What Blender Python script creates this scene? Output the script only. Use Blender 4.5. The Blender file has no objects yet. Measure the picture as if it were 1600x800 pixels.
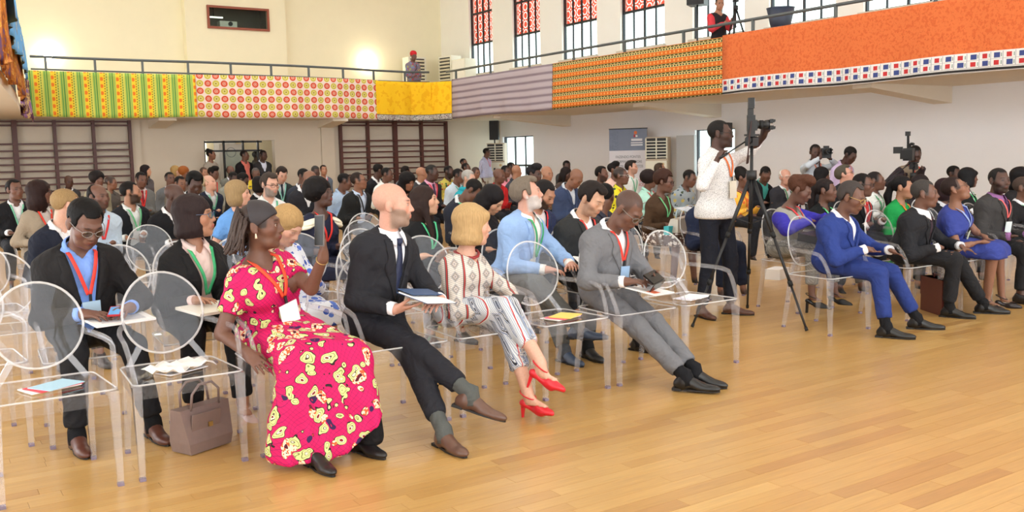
import bpy, math, random
import numpy as np
from mathutils import Vector, Matrix

SC = bpy.context.scene
COL = SC.collection
# ---------------------------------------------------------------- camera
F_PX, YAW, PITCH, ROLL, EYE = 1457.97, 0.5848, 0.1080, 0.0209, 1.507
fw = np.array([math.sin(YAW) * math.cos(PITCH), math.cos(YAW) * math.cos(PITCH), -math.sin(PITCH)])
rt = np.array([math.cos(YAW), -math.sin(YAW), 0.0])
dn = np.cross(fw, rt)
cr, sr = math.cos(ROLL), math.sin(ROLL)
rt, dn = cr * rt + sr * dn, -sr * rt + cr * dn
cam = bpy.data.cameras.new('camera')
cam.sensor_width = 36.0
cam.lens = F_PX / 1600 * 36.0
cam.clip_end = 200
camo = bpy.data.objects.new('camera', cam)
camo.matrix_world = Matrix(((rt[0], -dn[0], -fw[0], 0), (rt[1], -dn[1], -fw[1], 0), (rt[2], -dn[2], -fw[2], EYE), (0, 0, 0, 1)))
COL.objects.link(camo)
SC.camera = camo
# ---------------------------------------------------------------- light
SC.view_settings.view_transform = 'Standard'
SC.view_settings.look = 'None'
SC.view_settings.gamma = 1.0
SC.view_settings.use_curve_mapping = False
SC.view_settings.exposure = 0.12
SC.cycles.max_bounces = 10
SC.cycles.diffuse_bounces = 4
SC.cycles.glossy_bounces = 4
SC.cycles.transmission_bounces = 6
SC.cycles.transparent_max_bounces = 40
SC.cycles.sample_clamp_indirect = 6.0
SC.cycles.caustics_reflective = False
SC.cycles.caustics_refractive = False
w = bpy.data.worlds.new('overcast_sky')
SC.world = w
w.use_nodes = True
w.node_tree.nodes['Background'].inputs[0].default_value = (0.93, 0.97, 1.0, 1)
w.node_tree.nodes['Background'].inputs[1].default_value = 4.2

HALL_LIGHTS = [(x, y) for y in (-3.0, 3.0, 9.0, 15.0, 20.5) for x in (4.6, 9.6)]
for x, y in HALL_LIGHTS:
    l = bpy.data.lights.new('hall_light', 'AREA')
    l.shape = 'RECTANGLE'
    l.size, l.size_y = 2.4, 1.0
    l.energy = 50 if y < 12 else 75
    l.color = (0.95, 0.98, 1.0)
    o = bpy.data.objects.new('hall_light', l)
    o.location = (x, y, 8.05)
    COL.objects.link(o)

# ---------------------------------------------------------------- helpers: objects
def link(name, me, parent=None, mat=None, **props):
    o = bpy.data.objects.new(name, me)
    COL.objects.link(o)
    if parent is not None:
        o.parent = parent
    if mat is not None and me is not None:
        if len(me.materials) == 0:
            me.materials.append(mat)
    for k, v in props.items():
        o[k] = v
    return o

def empty(name, loc, rz=0.0, **props):
    o = bpy.data.objects.new(name, None)
    o.empty_display_size = 0.1
    o.location = loc
    o.rotation_euler = (0, 0, rz)
    COL.objects.link(o)
    for k, v in props.items():
        o[k] = v
    return o

def copy_tree(o, parent=None):
    c = o.copy()
    COL.objects.link(c)
    c.parent = parent
    for ch in list(o.children):
        copy_tree(ch, c)
    return c

class MB:
    """collects simple solids; build() links them as one mesh object"""
    def __init__(s):
        s.v, s.f, s.uv = [], [], {}
    def add(s, vs, fs):
        b = len(s.v)
        s.v.extend([tuple(map(float, p)) for p in vs])
        s.f.extend([tuple(b + i for i in f) for f in fs])
        return s
    def box(s, c, h, R=None):
        c = np.array(c, float); h = np.array(h, float)
        R = np.eye(3) if R is None else np.array(R)
        vs = [c + R @ (h * np.array(k)) for k in ((-1, -1, -1), (1, -1, -1), (1, 1, -1), (-1, 1, -1), (-1, -1, 1), (1, -1, 1), (1, 1, 1), (-1, 1, 1))]
        return s.add(vs, ((0, 3, 2, 1), (4, 5, 6, 7), (0, 1, 5, 4), (1, 2, 6, 5), (2, 3, 7, 6), (3, 0, 4, 7)))
    def bar(s, a, b, w, h, up=(0, 0, 1), w2=None, h2=None):
        """square bar from a to b, w across, h along up"""
        a = np.array(a, float); b = np.array(b, float)
        d = b - a; d /= np.linalg.norm(d)
        u = np.array(up, float); u = u - d * (u @ d)
        n = np.linalg.norm(u)
        u = u / n if n > 1e-6 else np.array((1.0, 0, 0))
        l = np.cross(d, u)
        w2 = w if w2 is None else w2; h2 = h if h2 is None else h2
        vs = []
        for p, ww, hh in ((a, w, h), (b, w2, h2)):
            vs += [p - l * ww / 2 - u * hh / 2, p + l * ww / 2 - u * hh / 2, p + l * ww / 2 + u * hh / 2, p - l * ww / 2 + u * hh / 2]
        return s.add(vs, ((0, 1, 2, 3), (7, 6, 5, 4), (4, 5, 1, 0), (5, 6, 2, 1), (6, 7, 3, 2), (7, 4, 0, 3)))
    def tube(s, pts, r, n=8, closed=False, flat=1.0, up=(0, 0, 1)):
        pts = [np.array(p, float) for p in pts]
        m = len(pts)
        rr = r if hasattr(r, '__len__') else [r] * m
        vs, prev = [], None
        for i, p in enumerate(pts):
            a = pts[(i - 1) % m] if (closed or i > 0) else p
            b = pts[(i + 1) % m] if (closed or i < m - 1) else p
            d = b - a; d /= (np.linalg.norm(d) + 1e-12)
            if prev is None:
                u = np.array(up, float); u = u - d * (u @ d)
                if np.linalg.norm(u) < 1e-3:
                    u = np.array((1.0, 0, 0)) - d * d[0]
            else:
                u = prev - d * (prev @ d)
            u /= (np.linalg.norm(u) + 1e-12); prev = u
            l = np.cross(d, u)
            for k in range(n):
                t = 2 * math.pi * k / n
                vs.append(p + rr[i] * (math.cos(t) * l * flat + math.sin(t) * u))
        fs = []
        for i in range(m if closed else m - 1):
            j = (i + 1) % m
            for k in range(n):
                k2 = (k + 1) % n
                fs.append((i * n + k, i * n + k2, j * n + k2, j * n + k))
        if not closed:
            fs.append(tuple(range(n - 1, -1, -1)))
            fs.append(tuple((m - 1) * n + k for k in range(n)))
        return s.add(vs, fs)
    def cyl(s, a, b, r, n=16, r2=None):
        return s.tube([a, b], [r, r if r2 is None else r2], n)
    def prism(s, poly, z0, z1):
        """extrude a CCW xy polygon"""
        n = len(poly)
        vs = [(x, y, z0) for x, y in poly] + [(x, y, z1) for x, y in poly]
        fs = [tuple(range(n - 1, -1, -1)), tuple(range(n, 2 * n))] + [(i, (i + 1) % n, n + (i + 1) % n, n + i) for i in range(n)]
        return s.add(vs, fs)
    def mesh(s, name, smooth=False):
        me = bpy.data.meshes.new(name)
        me.from_pydata(s.v, [], s.f)
        if smooth:
            me.polygons.foreach_set('use_smooth', [True] * len(me.polygons))
        me.update()
        return me
    def build(s, name, mat, parent=None, smooth=False, **props):
        return link(name, s.mesh(name, smooth), parent, mat, **props)

def grid_mesh(name, P, uv=None, thick=0.004, smooth=True, nrm=None):
    """a sheet from an (n,m,3) array of points given a real thickness along nrm; uv (n,m,2) -> UVMap"""
    n, m = P.shape[:2]
    if nrm is None:
        du = np.gradient(P, axis=0); dv = np.gradient(P, axis=1)
        nrm = np.cross(du, dv); nrm /= (np.linalg.norm(nrm, axis=2, keepdims=True) + 1e-9)
    A = (P + nrm * thick / 2).reshape(-1, 3); B = (P - nrm * thick / 2).reshape(-1, 3)
    idx = np.arange(n * m).reshape(n, m)
    q = np.stack([idx[:-1, :-1], idx[1:, :-1], idx[1:, 1:], idx[:-1, 1:]], -1).reshape(-1, 4)
    q2 = q[:, ::-1] + n * m
    edge = np.concatenate([idx[:-1, 0], idx[-1, :-1], idx[1:, -1][::-1], idx[0, 1:][::-1]])
    e2 = np.roll(edge, -1)
    q3 = np.stack([edge, edge + n * m, e2 + n * m, e2], -1)
    V = np.concatenate([A, B]); Q = np.concatenate([q, q2, q3])
    me = bpy.data.meshes.new(name)
    me.from_pydata(V.tolist(), [], Q.tolist())
    if uv is not None:
        U = np.concatenate([uv.reshape(-1, 2)] * 2)
        lay = me.uv_layers.new(name='UVMap')
        lay.data.foreach_set('uv', U[Q.reshape(-1)].astype(np.float32).ravel())
    if smooth:
        me.polygons.foreach_set('use_smooth', [True] * (len(q) * 2) + [False] * len(q3))
    me.update()
    return me

# ---------------------------------------------------------------- helpers: materials
def srgb(r, g=None, b=None):
    if g is None:
        r, g, b = r
    f = lambda c: ((c / 255) / 12.92) if c / 255 <= 0.04045 else ((c / 255 + 0.055) / 1.055) ** 2.4
    return (f(r), f(g), f(b), 1.0)

MATS = {}
def newmat(name):
    m = bpy.data.materials.new(name)
    m.use_nodes = True
    nt = m.node_tree
    return m, nt, nt.nodes['Principled BSDF']

def setp(p, **kw):
    for k, v in kw.items():
        p.inputs[k.replace('_', ' ')].default_value = v

def plain(name, col, rough=0.6, metal=0.0, spec=0.5, bump=0.0, scale=60.0, vary=0.0, coat=0.0, sheen=0.0, stretch=None):
    """principled colour with procedural mottling and grain"""
    key = (name, tuple(col), rough, metal, bump, scale, vary, stretch)
    if key in MATS:
        return MATS[key]
    m, nt, p = newmat(name)
    setp(p, Roughness=rough, Metallic=metal)
    p.inputs['Specular IOR Level'].default_value = spec
    p.inputs['Coat Weight'].default_value = coat
    p.inputs['Sheen Weight'].default_value = sheen
    c = srgb(col)
    p.inputs['Base Color'].default_value = c
    if vary or bump:
        tc = nt.nodes.new('ShaderNodeTexCoord')
        src = tc.outputs['Object']
        if stretch:
            mp = nt.nodes.new('ShaderNodeMapping'); mp.inputs['Scale'].default_value = stretch
            nt.links.new(src, mp.inputs['Vector']); src = mp.outputs['Vector']
        nz = nt.nodes.new('ShaderNodeTexNoise')
        nz.inputs['Scale'].default_value = scale
        nz.inputs['Detail'].default_value = 3
        nt.links.new(src, nz.inputs['Vector'])
        if vary:
            mx = nt.nodes.new('ShaderNodeMix'); mx.data_type = 'RGBA'
            mx.inputs[6].default_value = tuple(x * (1 - vary) for x in c[:3]) + (1,)
            mx.inputs[7].default_value = tuple(min(1, x * (1 + vary)) for x in c[:3]) + (1,)
            nt.links.new(nz.outputs['Fac'], mx.inputs[0])
            nt.links.new(mx.outputs[2], p.inputs['Base Color'])
        if bump:
            b = nt.nodes.new('ShaderNodeBump')
            b.inputs['Strength'].default_value = bump
            b.inputs['Distance'].default_value = 0.01
            nt.links.new(nz.outputs['Fac'], b.inputs['Height'])
            if name == 'cloth':   # soft folds under the weave
                n2 = nt.nodes.new('ShaderNodeTexNoise'); n2.inputs['Scale'].default_value = 6.5; n2.inputs['Detail'].default_value = 2; n2.inputs['Distortion'].default_value = 1.6
                nt.links.new(src, n2.inputs['Vector'])
                b2 = nt.nodes.new('ShaderNodeBump'); b2.inputs['Strength'].default_value = .55; b2.inputs['Distance'].default_value = .045
                nt.links.new(n2.outputs['Fac'], b2.inputs['Height']); nt.links.new(b2.outputs['Normal'], b.inputs['Normal'])
            nt.links.new(b.outputs['Normal'], p.inputs['Normal'])
    MATS[key] = m
    return m

class X:
    """tiny expression builder over math nodes"""
    def __init__(s, nt, sock):
        s.nt, s.s = nt, sock
    def _op(s, op, b=None, c=None, clamp=False):
        n = s.nt.nodes.new('ShaderNodeMath'); n.operation = op; n.use_clamp = clamp
        for i, q in enumerate((s, b, c)):
            if q is None: continue
            if isinstance(q, X): s.nt.links.new(q.s, n.inputs[i])
            else: n.inputs[i].default_value = float(q)
        return X(s.nt, n.outputs[0])
    def __add__(s, o): return s._op('ADD', o)
    def __sub__(s, o): return s._op('SUBTRACT', o)
    def __mul__(s, o): return s._op('MULTIPLY', o)
    def __truediv__(s, o): return s._op('DIVIDE', o)
    def fract(s): return s._op('FRACT')
    def floor(s): return s._op('FLOOR')
    def abs(s): return s._op('ABSOLUTE')
    def sin(s): return s._op('SINE')
    def sqrt(s): return s._op('SQRT')
    def lt(s, o): return s._op('LESS_THAN', o)
    def gt(s, o): return s._op('GREATER_THAN', o)
    def mod(s, o): return s._op('FLOORED_MODULO', o)
    def min(s, o): return s._op('MINIMUM', o)
    def max(s, o): return s._op('MAXIMUM', o)
    def between(s, a, b): return s.gt(a) * s.lt(b)

def xyz(nt, sock):
    n = nt.nodes.new('ShaderNodeSeparateXYZ'); nt.links.new(sock, n.inputs[0])
    return [X(nt, o) for o in n.outputs]

class C:
    """layered colour: base then .over(mask, colour)"""
    def __init__(s, nt, col):
        s.nt = nt
        n = nt.nodes.new('ShaderNodeRGB'); n.outputs[0].default_value = srgb(col); s.s = n.outputs[0]
    def over(s, mask, col):
        n = s.nt.nodes.new('ShaderNodeMix'); n.data_type = 'RGBA'
        s.nt.links.new(mask.s, n.inputs[0]); s.nt.links.new(s.s, n.inputs[6])
        if isinstance(col, C): s.nt.links.new(col.s, n.inputs[7])
        else: n.inputs[7].default_value = srgb(col)
        s.s = n.outputs[2]
        return s

def pattern(name, fn, coord='UV', rough=0.85, bump=0.15, sheen=0.0):
    """material whose colour is fn(nt, x, y, z) -> C"""
    if name in MATS: return MATS[name]
    m, nt, p = newmat(name)
    setp(p, Roughness=rough)
    p.inputs['Specular IOR Level'].default_value = 0.25
    tc = nt.nodes.new('ShaderNodeTexCoord')
    x, y, z = xyz(nt, tc.outputs[coord])
    c = fn(nt, x, y, z)
    nt.links.new(c.s, p.inputs['Base Color'])
    if bump:
        nz = nt.nodes.new('ShaderNodeTexNoise'); nz.inputs['Scale'].default_value = 25
        nt.links.new(tc.outputs['Object'], nz.inputs['Vector'])
        b = nt.nodes.new('ShaderNodeBump'); b.inputs['Strength'].default_value = bump; b.inputs['Distance'].default_value = 0.02
        nt.links.new(nz.outputs['Fac'], b.inputs['Height']); nt.links.new(b.outputs['Normal'], p.inputs['Normal'])
    MATS[name] = m
    return m

def noise_x(nt, scale, coord='Object', detail=2.0):
    tc = nt.nodes.new('ShaderNodeTexCoord')
    n = nt.nodes.new('ShaderNodeTexNoise'); n.inputs['Scale'].default_value = scale; n.inputs['Detail'].default_value = detail
    nt.links.new(tc.outputs[coord], n.inputs['Vector'])
    return X(nt, n.outputs['Fac'])

def clear_mat(name, tint, gloss, rough=0.03, body=0.0, body_col=(255, 255, 255)):
    """thin clear sheet: transparent with a Fresnel reflection and a trace of haze"""
    m = bpy.data.materials.new(name); m.use_nodes = True
    nt = m.node_tree; nt.nodes.clear()
    out = nt.nodes.new('ShaderNodeOutputMaterial')
    tr = nt.nodes.new('ShaderNodeBsdfTransparent'); tr.inputs[0].default_value = srgb(tint)
    gl = nt.nodes.new('ShaderNodeBsdfGlossy'); gl.inputs['Roughness'].default_value = rough
    df = nt.nodes.new('ShaderNodeBsdfDiffuse'); df.inputs[0].default_value = srgb(body_col)
    fr = nt.nodes.new('ShaderNodeFresnel'); fr.inputs[0].default_value = 1.49
    mul = nt.nodes.new('ShaderNodeMath'); mul.operation = 'MULTIPLY_ADD'; mul.use_clamp = True
    mul.inputs[1].default_value = gloss; mul.inputs[2].default_value = 0.0
    ge = nt.nodes.new('ShaderNodeNewGeometry'); fb = nt.nodes.new('ShaderNodeMath'); fb.operation = 'SUBTRACT'
    fb.inputs[0].default_value = 1.0; nt.links.new(ge.outputs['Backfacing'], fb.inputs[1])
    ff = nt.nodes.new('ShaderNodeMath'); ff.operation = 'MULTIPLY'
    nt.links.new(fr.outputs[0], ff.inputs[0]); nt.links.new(fb.outputs[0], ff.inputs[1])   # reflect at the entry face only
    nt.links.new(ff.outputs[0], mul.inputs[0])
    m1 = nt.nodes.new('ShaderNodeMixShader'); m1.inputs[0].default_value = body
    m2 = nt.nodes.new('ShaderNodeMixShader')
    nt.links.new(tr.outputs[0], m1.inputs[1]); nt.links.new(df.outputs[0], m1.inputs[2])
    nt.links.new(mul.outputs[0], m2.inputs[0]); nt.links.new(m1.outputs[0], m2.inputs[1]); nt.links.new(gl.outputs[0], m2.inputs[2])
    nt.links.new(m2.outputs[0], out.inputs[0])
    return m

def emit_mat(name, col, strength):
    m = bpy.data.materials.new(name); m.use_nodes = True
    nt = m.node_tree; nt.nodes.clear()
    out = nt.nodes.new('ShaderNodeOutputMaterial'); e = nt.nodes.new('ShaderNodeEmission')
    e.inputs[0].default_value = srgb(col); e.inputs[1].default_value = strength
    nt.links.new(e.outputs[0], out.inputs[0])
    return m

def text_obj(name, body, size, mat, parent, loc, rot, align='CENTER', ext=0.0008, xs=1.0):
    cu = bpy.data.curves.new(name, 'FONT')
    cu.body = body; cu.size = size; cu.align_x = align; cu.align_y = 'CENTER'; cu.extrude = ext
    t = bpy.data.objects.new(name, cu)
    COL.objects.link(t)
    dg = bpy.context.evaluated_depsgraph_get()
    me = bpy.data.meshes.new_from_object(t.evaluated_get(dg))
    bpy.data.objects.remove(t)
    me.materials.clear(); me.materials.append(mat)
    o = link(name, me, parent); o.location = loc; o.rotation_euler = rot
    o.scale = (xs, 1, 1)
    return o
# ================================================================ SETTING
rnd = random.Random(7)
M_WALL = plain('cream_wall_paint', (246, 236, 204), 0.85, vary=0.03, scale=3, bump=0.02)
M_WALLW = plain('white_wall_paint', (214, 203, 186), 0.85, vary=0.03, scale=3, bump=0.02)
M_SOFFIT = plain('beige_slab_paint', (228, 217, 200), 0.9, vary=0.03, scale=2)
M_CEIL = plain('ceiling_paint', (240, 236, 226), 0.9)
M_BLACK = plain('black_plastic', (24, 24, 26), 0.45, vary=0.1)
M_DARKMETAL = plain('dark_metal', (52, 54, 58), 0.4, metal=0.6, vary=0.1)
M_RAIL = plain('grey_painted_rail', (92, 98, 98), 0.45, metal=0.2, vary=0.1, scale=20)
M_WHITEPLASTIC = plain('white_plastic', (236, 232, 220), 0.4, vary=0.03)
M_BARS = plain('dark_red_wood', (84, 44, 38), 0.45, vary=0.25, scale=14, stretch=(1, 1, 12))
M_PAPER = plain('white_paper', (240, 238, 236), 0.7)
M_GLASS = clear_mat('window_glass', (236, 243, 240), 0.8, 0.02)

def wall_boxes(mb, axis, pos, thick, a0, a1, z0, z1, holes):
    """wall in plane axis=pos..pos+thick, from a0 to a1, with rectangular holes (b0,b1,c0,c1)"""
    A = sorted({a0, a1, *[h[0] for h in holes], *[h[1] for h in holes]})
    Z = sorted({z0, z1, *[h[2] for h in holes], *[h[3] for h in holes]})
    for i in range(len(A) - 1):
        run = None
        for j in range(len(Z) - 1):
            am, zm = (A[i] + A[i + 1]) / 2, (Z[j] + Z[j + 1]) / 2
            solid = not any(h[0] < am < h[1] and h[2] < zm < h[3] for h in holes)
            if solid:
                run = [Z[j], Z[j + 1]] if run is None else [run[0], Z[j + 1]]
            if run and (not solid or j == len(Z) - 2):
                c, h = [0, 0, (run[0] + run[1]) / 2], [0, 0, (run[1] - run[0]) / 2]
                k, l = (0, 1) if axis == 'X' else (1, 0)
                c[k], h[k] = pos + thick / 2, abs(thick) / 2
                c[l], h[l] = am, (A[i + 1] - A[i]) / 2
                mb.box(c, h); run = None
    return mb

XW, YB, YU, XL = 15.0, 23.14, 26.5, -1.3
WINY = [(23.45, 24.75), (21.05, 22.4), (18.6, 20.06), (16.15, 17.7), (13.75, 15.25), (11.5, 13.1), (9.2, 10.9), (6.9, 8.6)]
WZ0, WZ1 = 3.95, 7.2
side_holes = [(14.0, 15.18, 0.95, 1.97), (21.47, 23.02, 0.02, 2.03)]
mb = wall_boxes(MB(), 'X', XW, 0.28, -9, YU, 2.6, 8.3, [(a, b, WZ0, WZ1) for a, b in WINY])
mbl = wall_boxes(MB(), 'X', XW, 0.28, -9, YU, 0, 2.6, side_holes)
mbl.build('wall_right_lower', plain('cool_white_wall_paint', (248, 248, 252), .85, vary=.02, scale=3, bump=.02), kind='structure')
wall_right = mb.build('wall_right', plain('white_side_wall_paint', (246, 243, 234), .85, vary=.02, scale=3, bump=.02), kind='structure')
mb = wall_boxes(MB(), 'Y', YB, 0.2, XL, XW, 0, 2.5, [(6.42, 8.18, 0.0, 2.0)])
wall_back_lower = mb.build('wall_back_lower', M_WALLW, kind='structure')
BOX0, BOX1 = 6.95, 9.75
mb = wall_boxes(MB(), 'Y', YU, 0.2, XL, XW, 0, 8.3, [(BOX0 + .2, BOX1 - .2, 4.9, 6.0), (6.95, 7.42, 0.02, 2.3)])
wall_back = mb.build('wall_back', M_WALL, kind='structure')
mb = wall_boxes(MB(), 'Y', YU - 0.32, 0.12, BOX0, BOX1, 2.68, 8.3, [(7.56, 9.23, 5.14, 5.70)])
mb.box(((BOX0 + .06), YU - .1, 5.5), (.06, .1, 2.8)).box(((BOX1 - .06), YU - .1, 5.5), (.06, .1, 2.8))
projection_booth = mb.build('wall_projection_booth', M_WALL, kind='structure')
mb = wall_boxes(MB(), 'X', XL - .2, 0.2, -9, YU, 0, 8.3, [(a, b, WZ0, WZ1) for a, b in WINY] + [(y, y + 1.6, WZ0, WZ1) for y in (-6, -3.5, -1, 1.5, 4)] + [(-8.5, -5.2, .3, 2.4), (-4.6, -1.4, .3, 2.4), (-.8, 2.2, .3, 2.4), (3, 6.5, .3, 2.4), (7.2, 10.8, .3, 2.4), (11.5, 15.1, .3, 2.4), (15.8, 19.4, .3, 2.4)])  # low openings are unseen, added so sky light brightens the right wall
mb.build('wall_left', M_WALL, kind='structure')
MB().box((6.85, 8.75, 8.4), (8.4, 17.8, .1)).build('ceiling', M_CEIL, kind='structure')
# projection booth: dark room behind the small window, frame, projector
mb = MB().box((8.35, YU + 1.4, 5.45), (1.3, .02, .6)).box((8.35, YU + .7, 4.95), (1.3, .7, .02)).box((8.35, YU + .7, 5.98), (1.3, .7, .02)).box((7.1, YU + .7, 5.45), (.02, .7, .55)).box((9.6, YU + .7, 5.45), (.02, .7, .55))
booth = mb.build('wall_booth_inside', plain('dark_booth_paint', (140, 132, 120), 0.8), kind='structure')
M_REDFRAME = plain('brown_red_frame', (146, 74, 50), 0.5, vary=0.15)
win = empty('window_booth', (8.395, YU - .33, 5.42), kind='structure')
y = -.02
MB().box((-.835, y, 0), (.03, .03, .31)).build('frame_side', M_REDFRAME, win)
MB().box((.835, y, 0), (.03, .03, .31)).build('frame_side', M_REDFRAME, win)
MB().box((0, y, .28), (.805, .03, .03)).build('frame_top', M_REDFRAME, win)
MB().box((0, y, -.28), (.805, .03, .03)).build('frame_bottom', M_REDFRAME, win)
MB().box((0, .05, 0), (.8, .004, .25)).build('pane', M_GLASS, win)
pj = empty('projector', (8.20, YU + .1, 5.02), label='small white projector behind the booth window', category='projector')
MB().box((0, 0, .27), (.24, .14, .085)).build('body', M_WHITEPLASTIC, pj)
MB().cyl((.05, -.13, .28), (.05, -.18, .28), .06, 16).build('lens', M_BLACK, pj)
MB().box((0, 0, .1), (.03, .03, .1)).box((0, 0, .01), (.2, .13, .01)).build('stand', M_DARKMETAL, pj)

tl_ = MB().box((7.95, YU + .5, 5.54), (.26, .03, .018)).build('tube_lamp', emit_mat('tube_glow', (255, 250, 235), 2.2), None, label='thin lit tube lamp inside the booth above the projector', category='lamp')
MB().box((7.95, YU + .5, 5.75), (.01, .01, .2)).build('hanger', M_DARKMETAL, tl_)
# balcony slab (three sides) with its beams
PATH = [(0.15, -2.0), (0.5, 6.0), (1.15, 12.6), (1.85, 17.5), (2.3, 21.2), (2.55, 21.95), (3.3, 22.02), (4.6, 22.0), (6.0, 21.9), (8.2, 21.95), (9.6, 22.12), (10.8, 22.4), (11.7, 22.5), (12.3, 22.35), (12.62, 21.7), (12.62, 17.0), (12.62, 12.0), (12.62, 6.0), (12.62, -2.0)]
slab_poly = [(x, y) for x, y in PATH] + [(XW, -2.0), (XW, YU), (XL, YU), (XL, -2.0)]
MB().prism(slab_poly, 2.5, 2.68).build('floor_balcony', M_SOFFIT, kind='structure')
bi = 0
for yb in (3.6, 9.3, 14.55, 19.9):
    m = MB()
    vs = []
    for yy in (yb - .17, yb + .17):
        vs += [(12.8, yy, 2.5), (XW, yy, 2.5), (XW, yy, 2.22), (12.8, yy, 2.43)]
    m.add(vs, ((0, 1, 2, 3), (7, 6, 5, 4), (0, 4, 5, 1), (1, 5, 6, 2), (2, 6, 7, 3), (3, 7, 4, 0)))
    bi += 1
    m.build('beam_%d' % bi, M_SOFFIT, kind='structure')
for xb in (5.35, 9.55):
    m = MB(); vs = []
    for xx in (xb - .2, xb + .2):
        vs += [(xx, 22.1, 2.5), (xx, YB, 2.5), (xx, YB, 2.3), (xx, 22.1, 2.44)]
    m.add(vs, ((3, 2, 1, 0), (4, 5, 6, 7), (1, 5, 4, 0), (2, 6, 5, 1), (3, 7, 6, 2), (0, 4, 7, 3)))
    bi += 1
    m.build('beam_%d' % bi, M_SOFFIT, kind='structure')
for i, (a, b) in enumerate(((4.76, 4.95), (9.42, 9.78))):
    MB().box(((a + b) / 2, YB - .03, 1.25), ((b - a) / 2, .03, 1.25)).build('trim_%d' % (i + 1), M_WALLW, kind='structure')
MB().box((14.98, 7, .05), (.015, 15.9, .05)).build('baseboard_right', plain('skirting_wood', (150, 110, 70), .5), kind='structure')

# floor: base with individual planks
M_FLOORBASE = plain('floor_joint_dark', (120, 84, 44), 0.7)
floor = MB().box((6.85, 8.8, -.06), (8.2, 17.8, .05)).build('floor', M_FLOORBASE, kind='structure')
def plank_mat(name, attr):
    m, nt, p = newmat(name)
    if attr:
        n = nt.nodes.new('ShaderNodeAttribute'); n.attribute_name = 'tone'; v = n.outputs['Fac']
    else:
        n = nt.nodes.new('ShaderNodeObjectInfo'); v = n.outputs['Random']
    cr_ = nt.nodes.new('ShaderNodeValToRGB')
    el = cr_.color_ramp.elements
    el[0].position = 0.0; el[0].color = srgb(190, 142, 80)
    el[1].position = 1.0; el[1].color = srgb(219, 176, 108)
    for pos, c in ((.06, (201, 155, 88)), (.5, (208, 163, 95)), (.88, (213, 168, 100))):
        e = el.new(pos); e.color = srgb(*c)
    nt.links.new(v, cr_.inputs[0])
    tc = nt.nodes.new('ShaderNodeTexCoord'); mp = nt.nodes.new('ShaderNodeMapping'); mp.inputs['Scale'].default_value = (2.5, 40, 1)
    nz = nt.nodes.new('ShaderNodeTexNoise'); nz.inputs['Scale'].default_value = 1.5; nz.inputs['Detail'].default_value = 4
    nt.links.new(tc.outputs['Object'], mp.inputs[0]); nt.links.new(mp.outputs[0], nz.inputs['Vector'])
    mx = nt.nodes.new('ShaderNodeMix'); mx.data_type = 'RGBA'; mx.blend_type = 'MULTIPLY'; mx.inputs[0].default_value = 0.35
    nt.links.new(cr_.outputs[0], mx.inputs[6]); nt.links.new(nz.outputs['Fac'], mx.inputs[7])
    nt.links.new(mx.outputs[2], p.inputs['Base Color'])
    p.inputs['Roughness'].default_value = 0.3
    p.inputs['Coat Weight'].default_value = 0.4; p.inputs['Coat Roughness'].default_value = 0.22
    return m
M_PLANK, M_PLANKS = plank_mat('varnished_plank', False), plank_mat('varnished_planks', True)
PW, GAP, PH = 0.085, 0.0005, 0.011
def plank_solid(mb, x0, x1, y0, y1):
    b = .0006
    vs = [(x0, y0, -PH), (x1, y0, -PH), (x1, y1, -PH), (x0, y1, -PH), (x0 + b, y0 + b, 0), (x1 - b, y0 + b, 0), (x1 - b, y1 - b, 0), (x0 + b, y1 - b, 0)]
    mb.add(vs, ((4, 5, 6, 7), (0, 1, 5, 4), (1, 2, 6, 5), (2, 3, 7, 6), (3, 0, 4, 7)))
planks = []
nrow = int((YB + 0.6) / PW)
for r in range(int(-1.5 / PW), nrow):
    x = XL - rnd.random() * .8
    while x < XW:
        L = rnd.choice((.55, .75, .95, 1.2))
        planks.append((x, L, r * PW))
        x += L
def view(x, y):
    q = np.array((x, y, -EYE)); z = q @ fw
    return (q @ rt) / z * F_PX + 800, (q @ dn) / z * F_PX + 400, z
near = []
for i, (x, L, y) in enumerate(planks):
    if y > 8: continue
    u, v, z = view(x + L / 2, y)
    if z > 1 and -60 < u < 1660 and v < 830:
        near.append((L / z ** 3, i))
near.sort(reverse=True)
singles = {i for _, i in near[:296]}
pm = {}
for L in (.55, .75, .95, 1.2):
    b = MB(); plank_solid(b, GAP / 2, L - GAP / 2, GAP / 2, PW - GAP / 2); pm[L] = b.mesh('plank'); pm[L].materials.append(M_PLANK)
rest, tones = MB(), []
for i, (x, L, y) in enumerate(planks):
    if i in singles:
        o = link('plank', pm[L], floor); o.location = (x, y, rnd.uniform(-.0004, 0))
    else:
        x0, x1 = max(x, XL), min(x + L, XW)
        if x1 - x0 > .02:
            plank_solid(rest, x0 + GAP / 2, x1 - GAP / 2, y + GAP / 2, y + PW - GAP / 2); tones += [rnd.random()] * 8
o = rest.build('planks', M_PLANKS, floor, kind='stuff')
a = o.data.attributes.new('tone', 'FLOAT', 'POINT'); a.data.foreach_set('value', np.array(tones, np.float32))

# high windows of the right wall: black frames, panes, printed screens in the upper part
def screen_fn(nt, x, y, z):
    c = C(nt, (232, 128, 108))
    a = (y * 4.2).fract() - .5; b = (z * 4.2).fract() - .5
    c.over((a * b).abs().between(.03, .075), (252, 240, 236))
    c.over((a * a + b * b).sqrt().lt(.09), (252, 240, 236))
    return c
M_SCREEN = pattern('red_lattice_print', screen_fn, 'Object', 0.7, 0)
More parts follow.
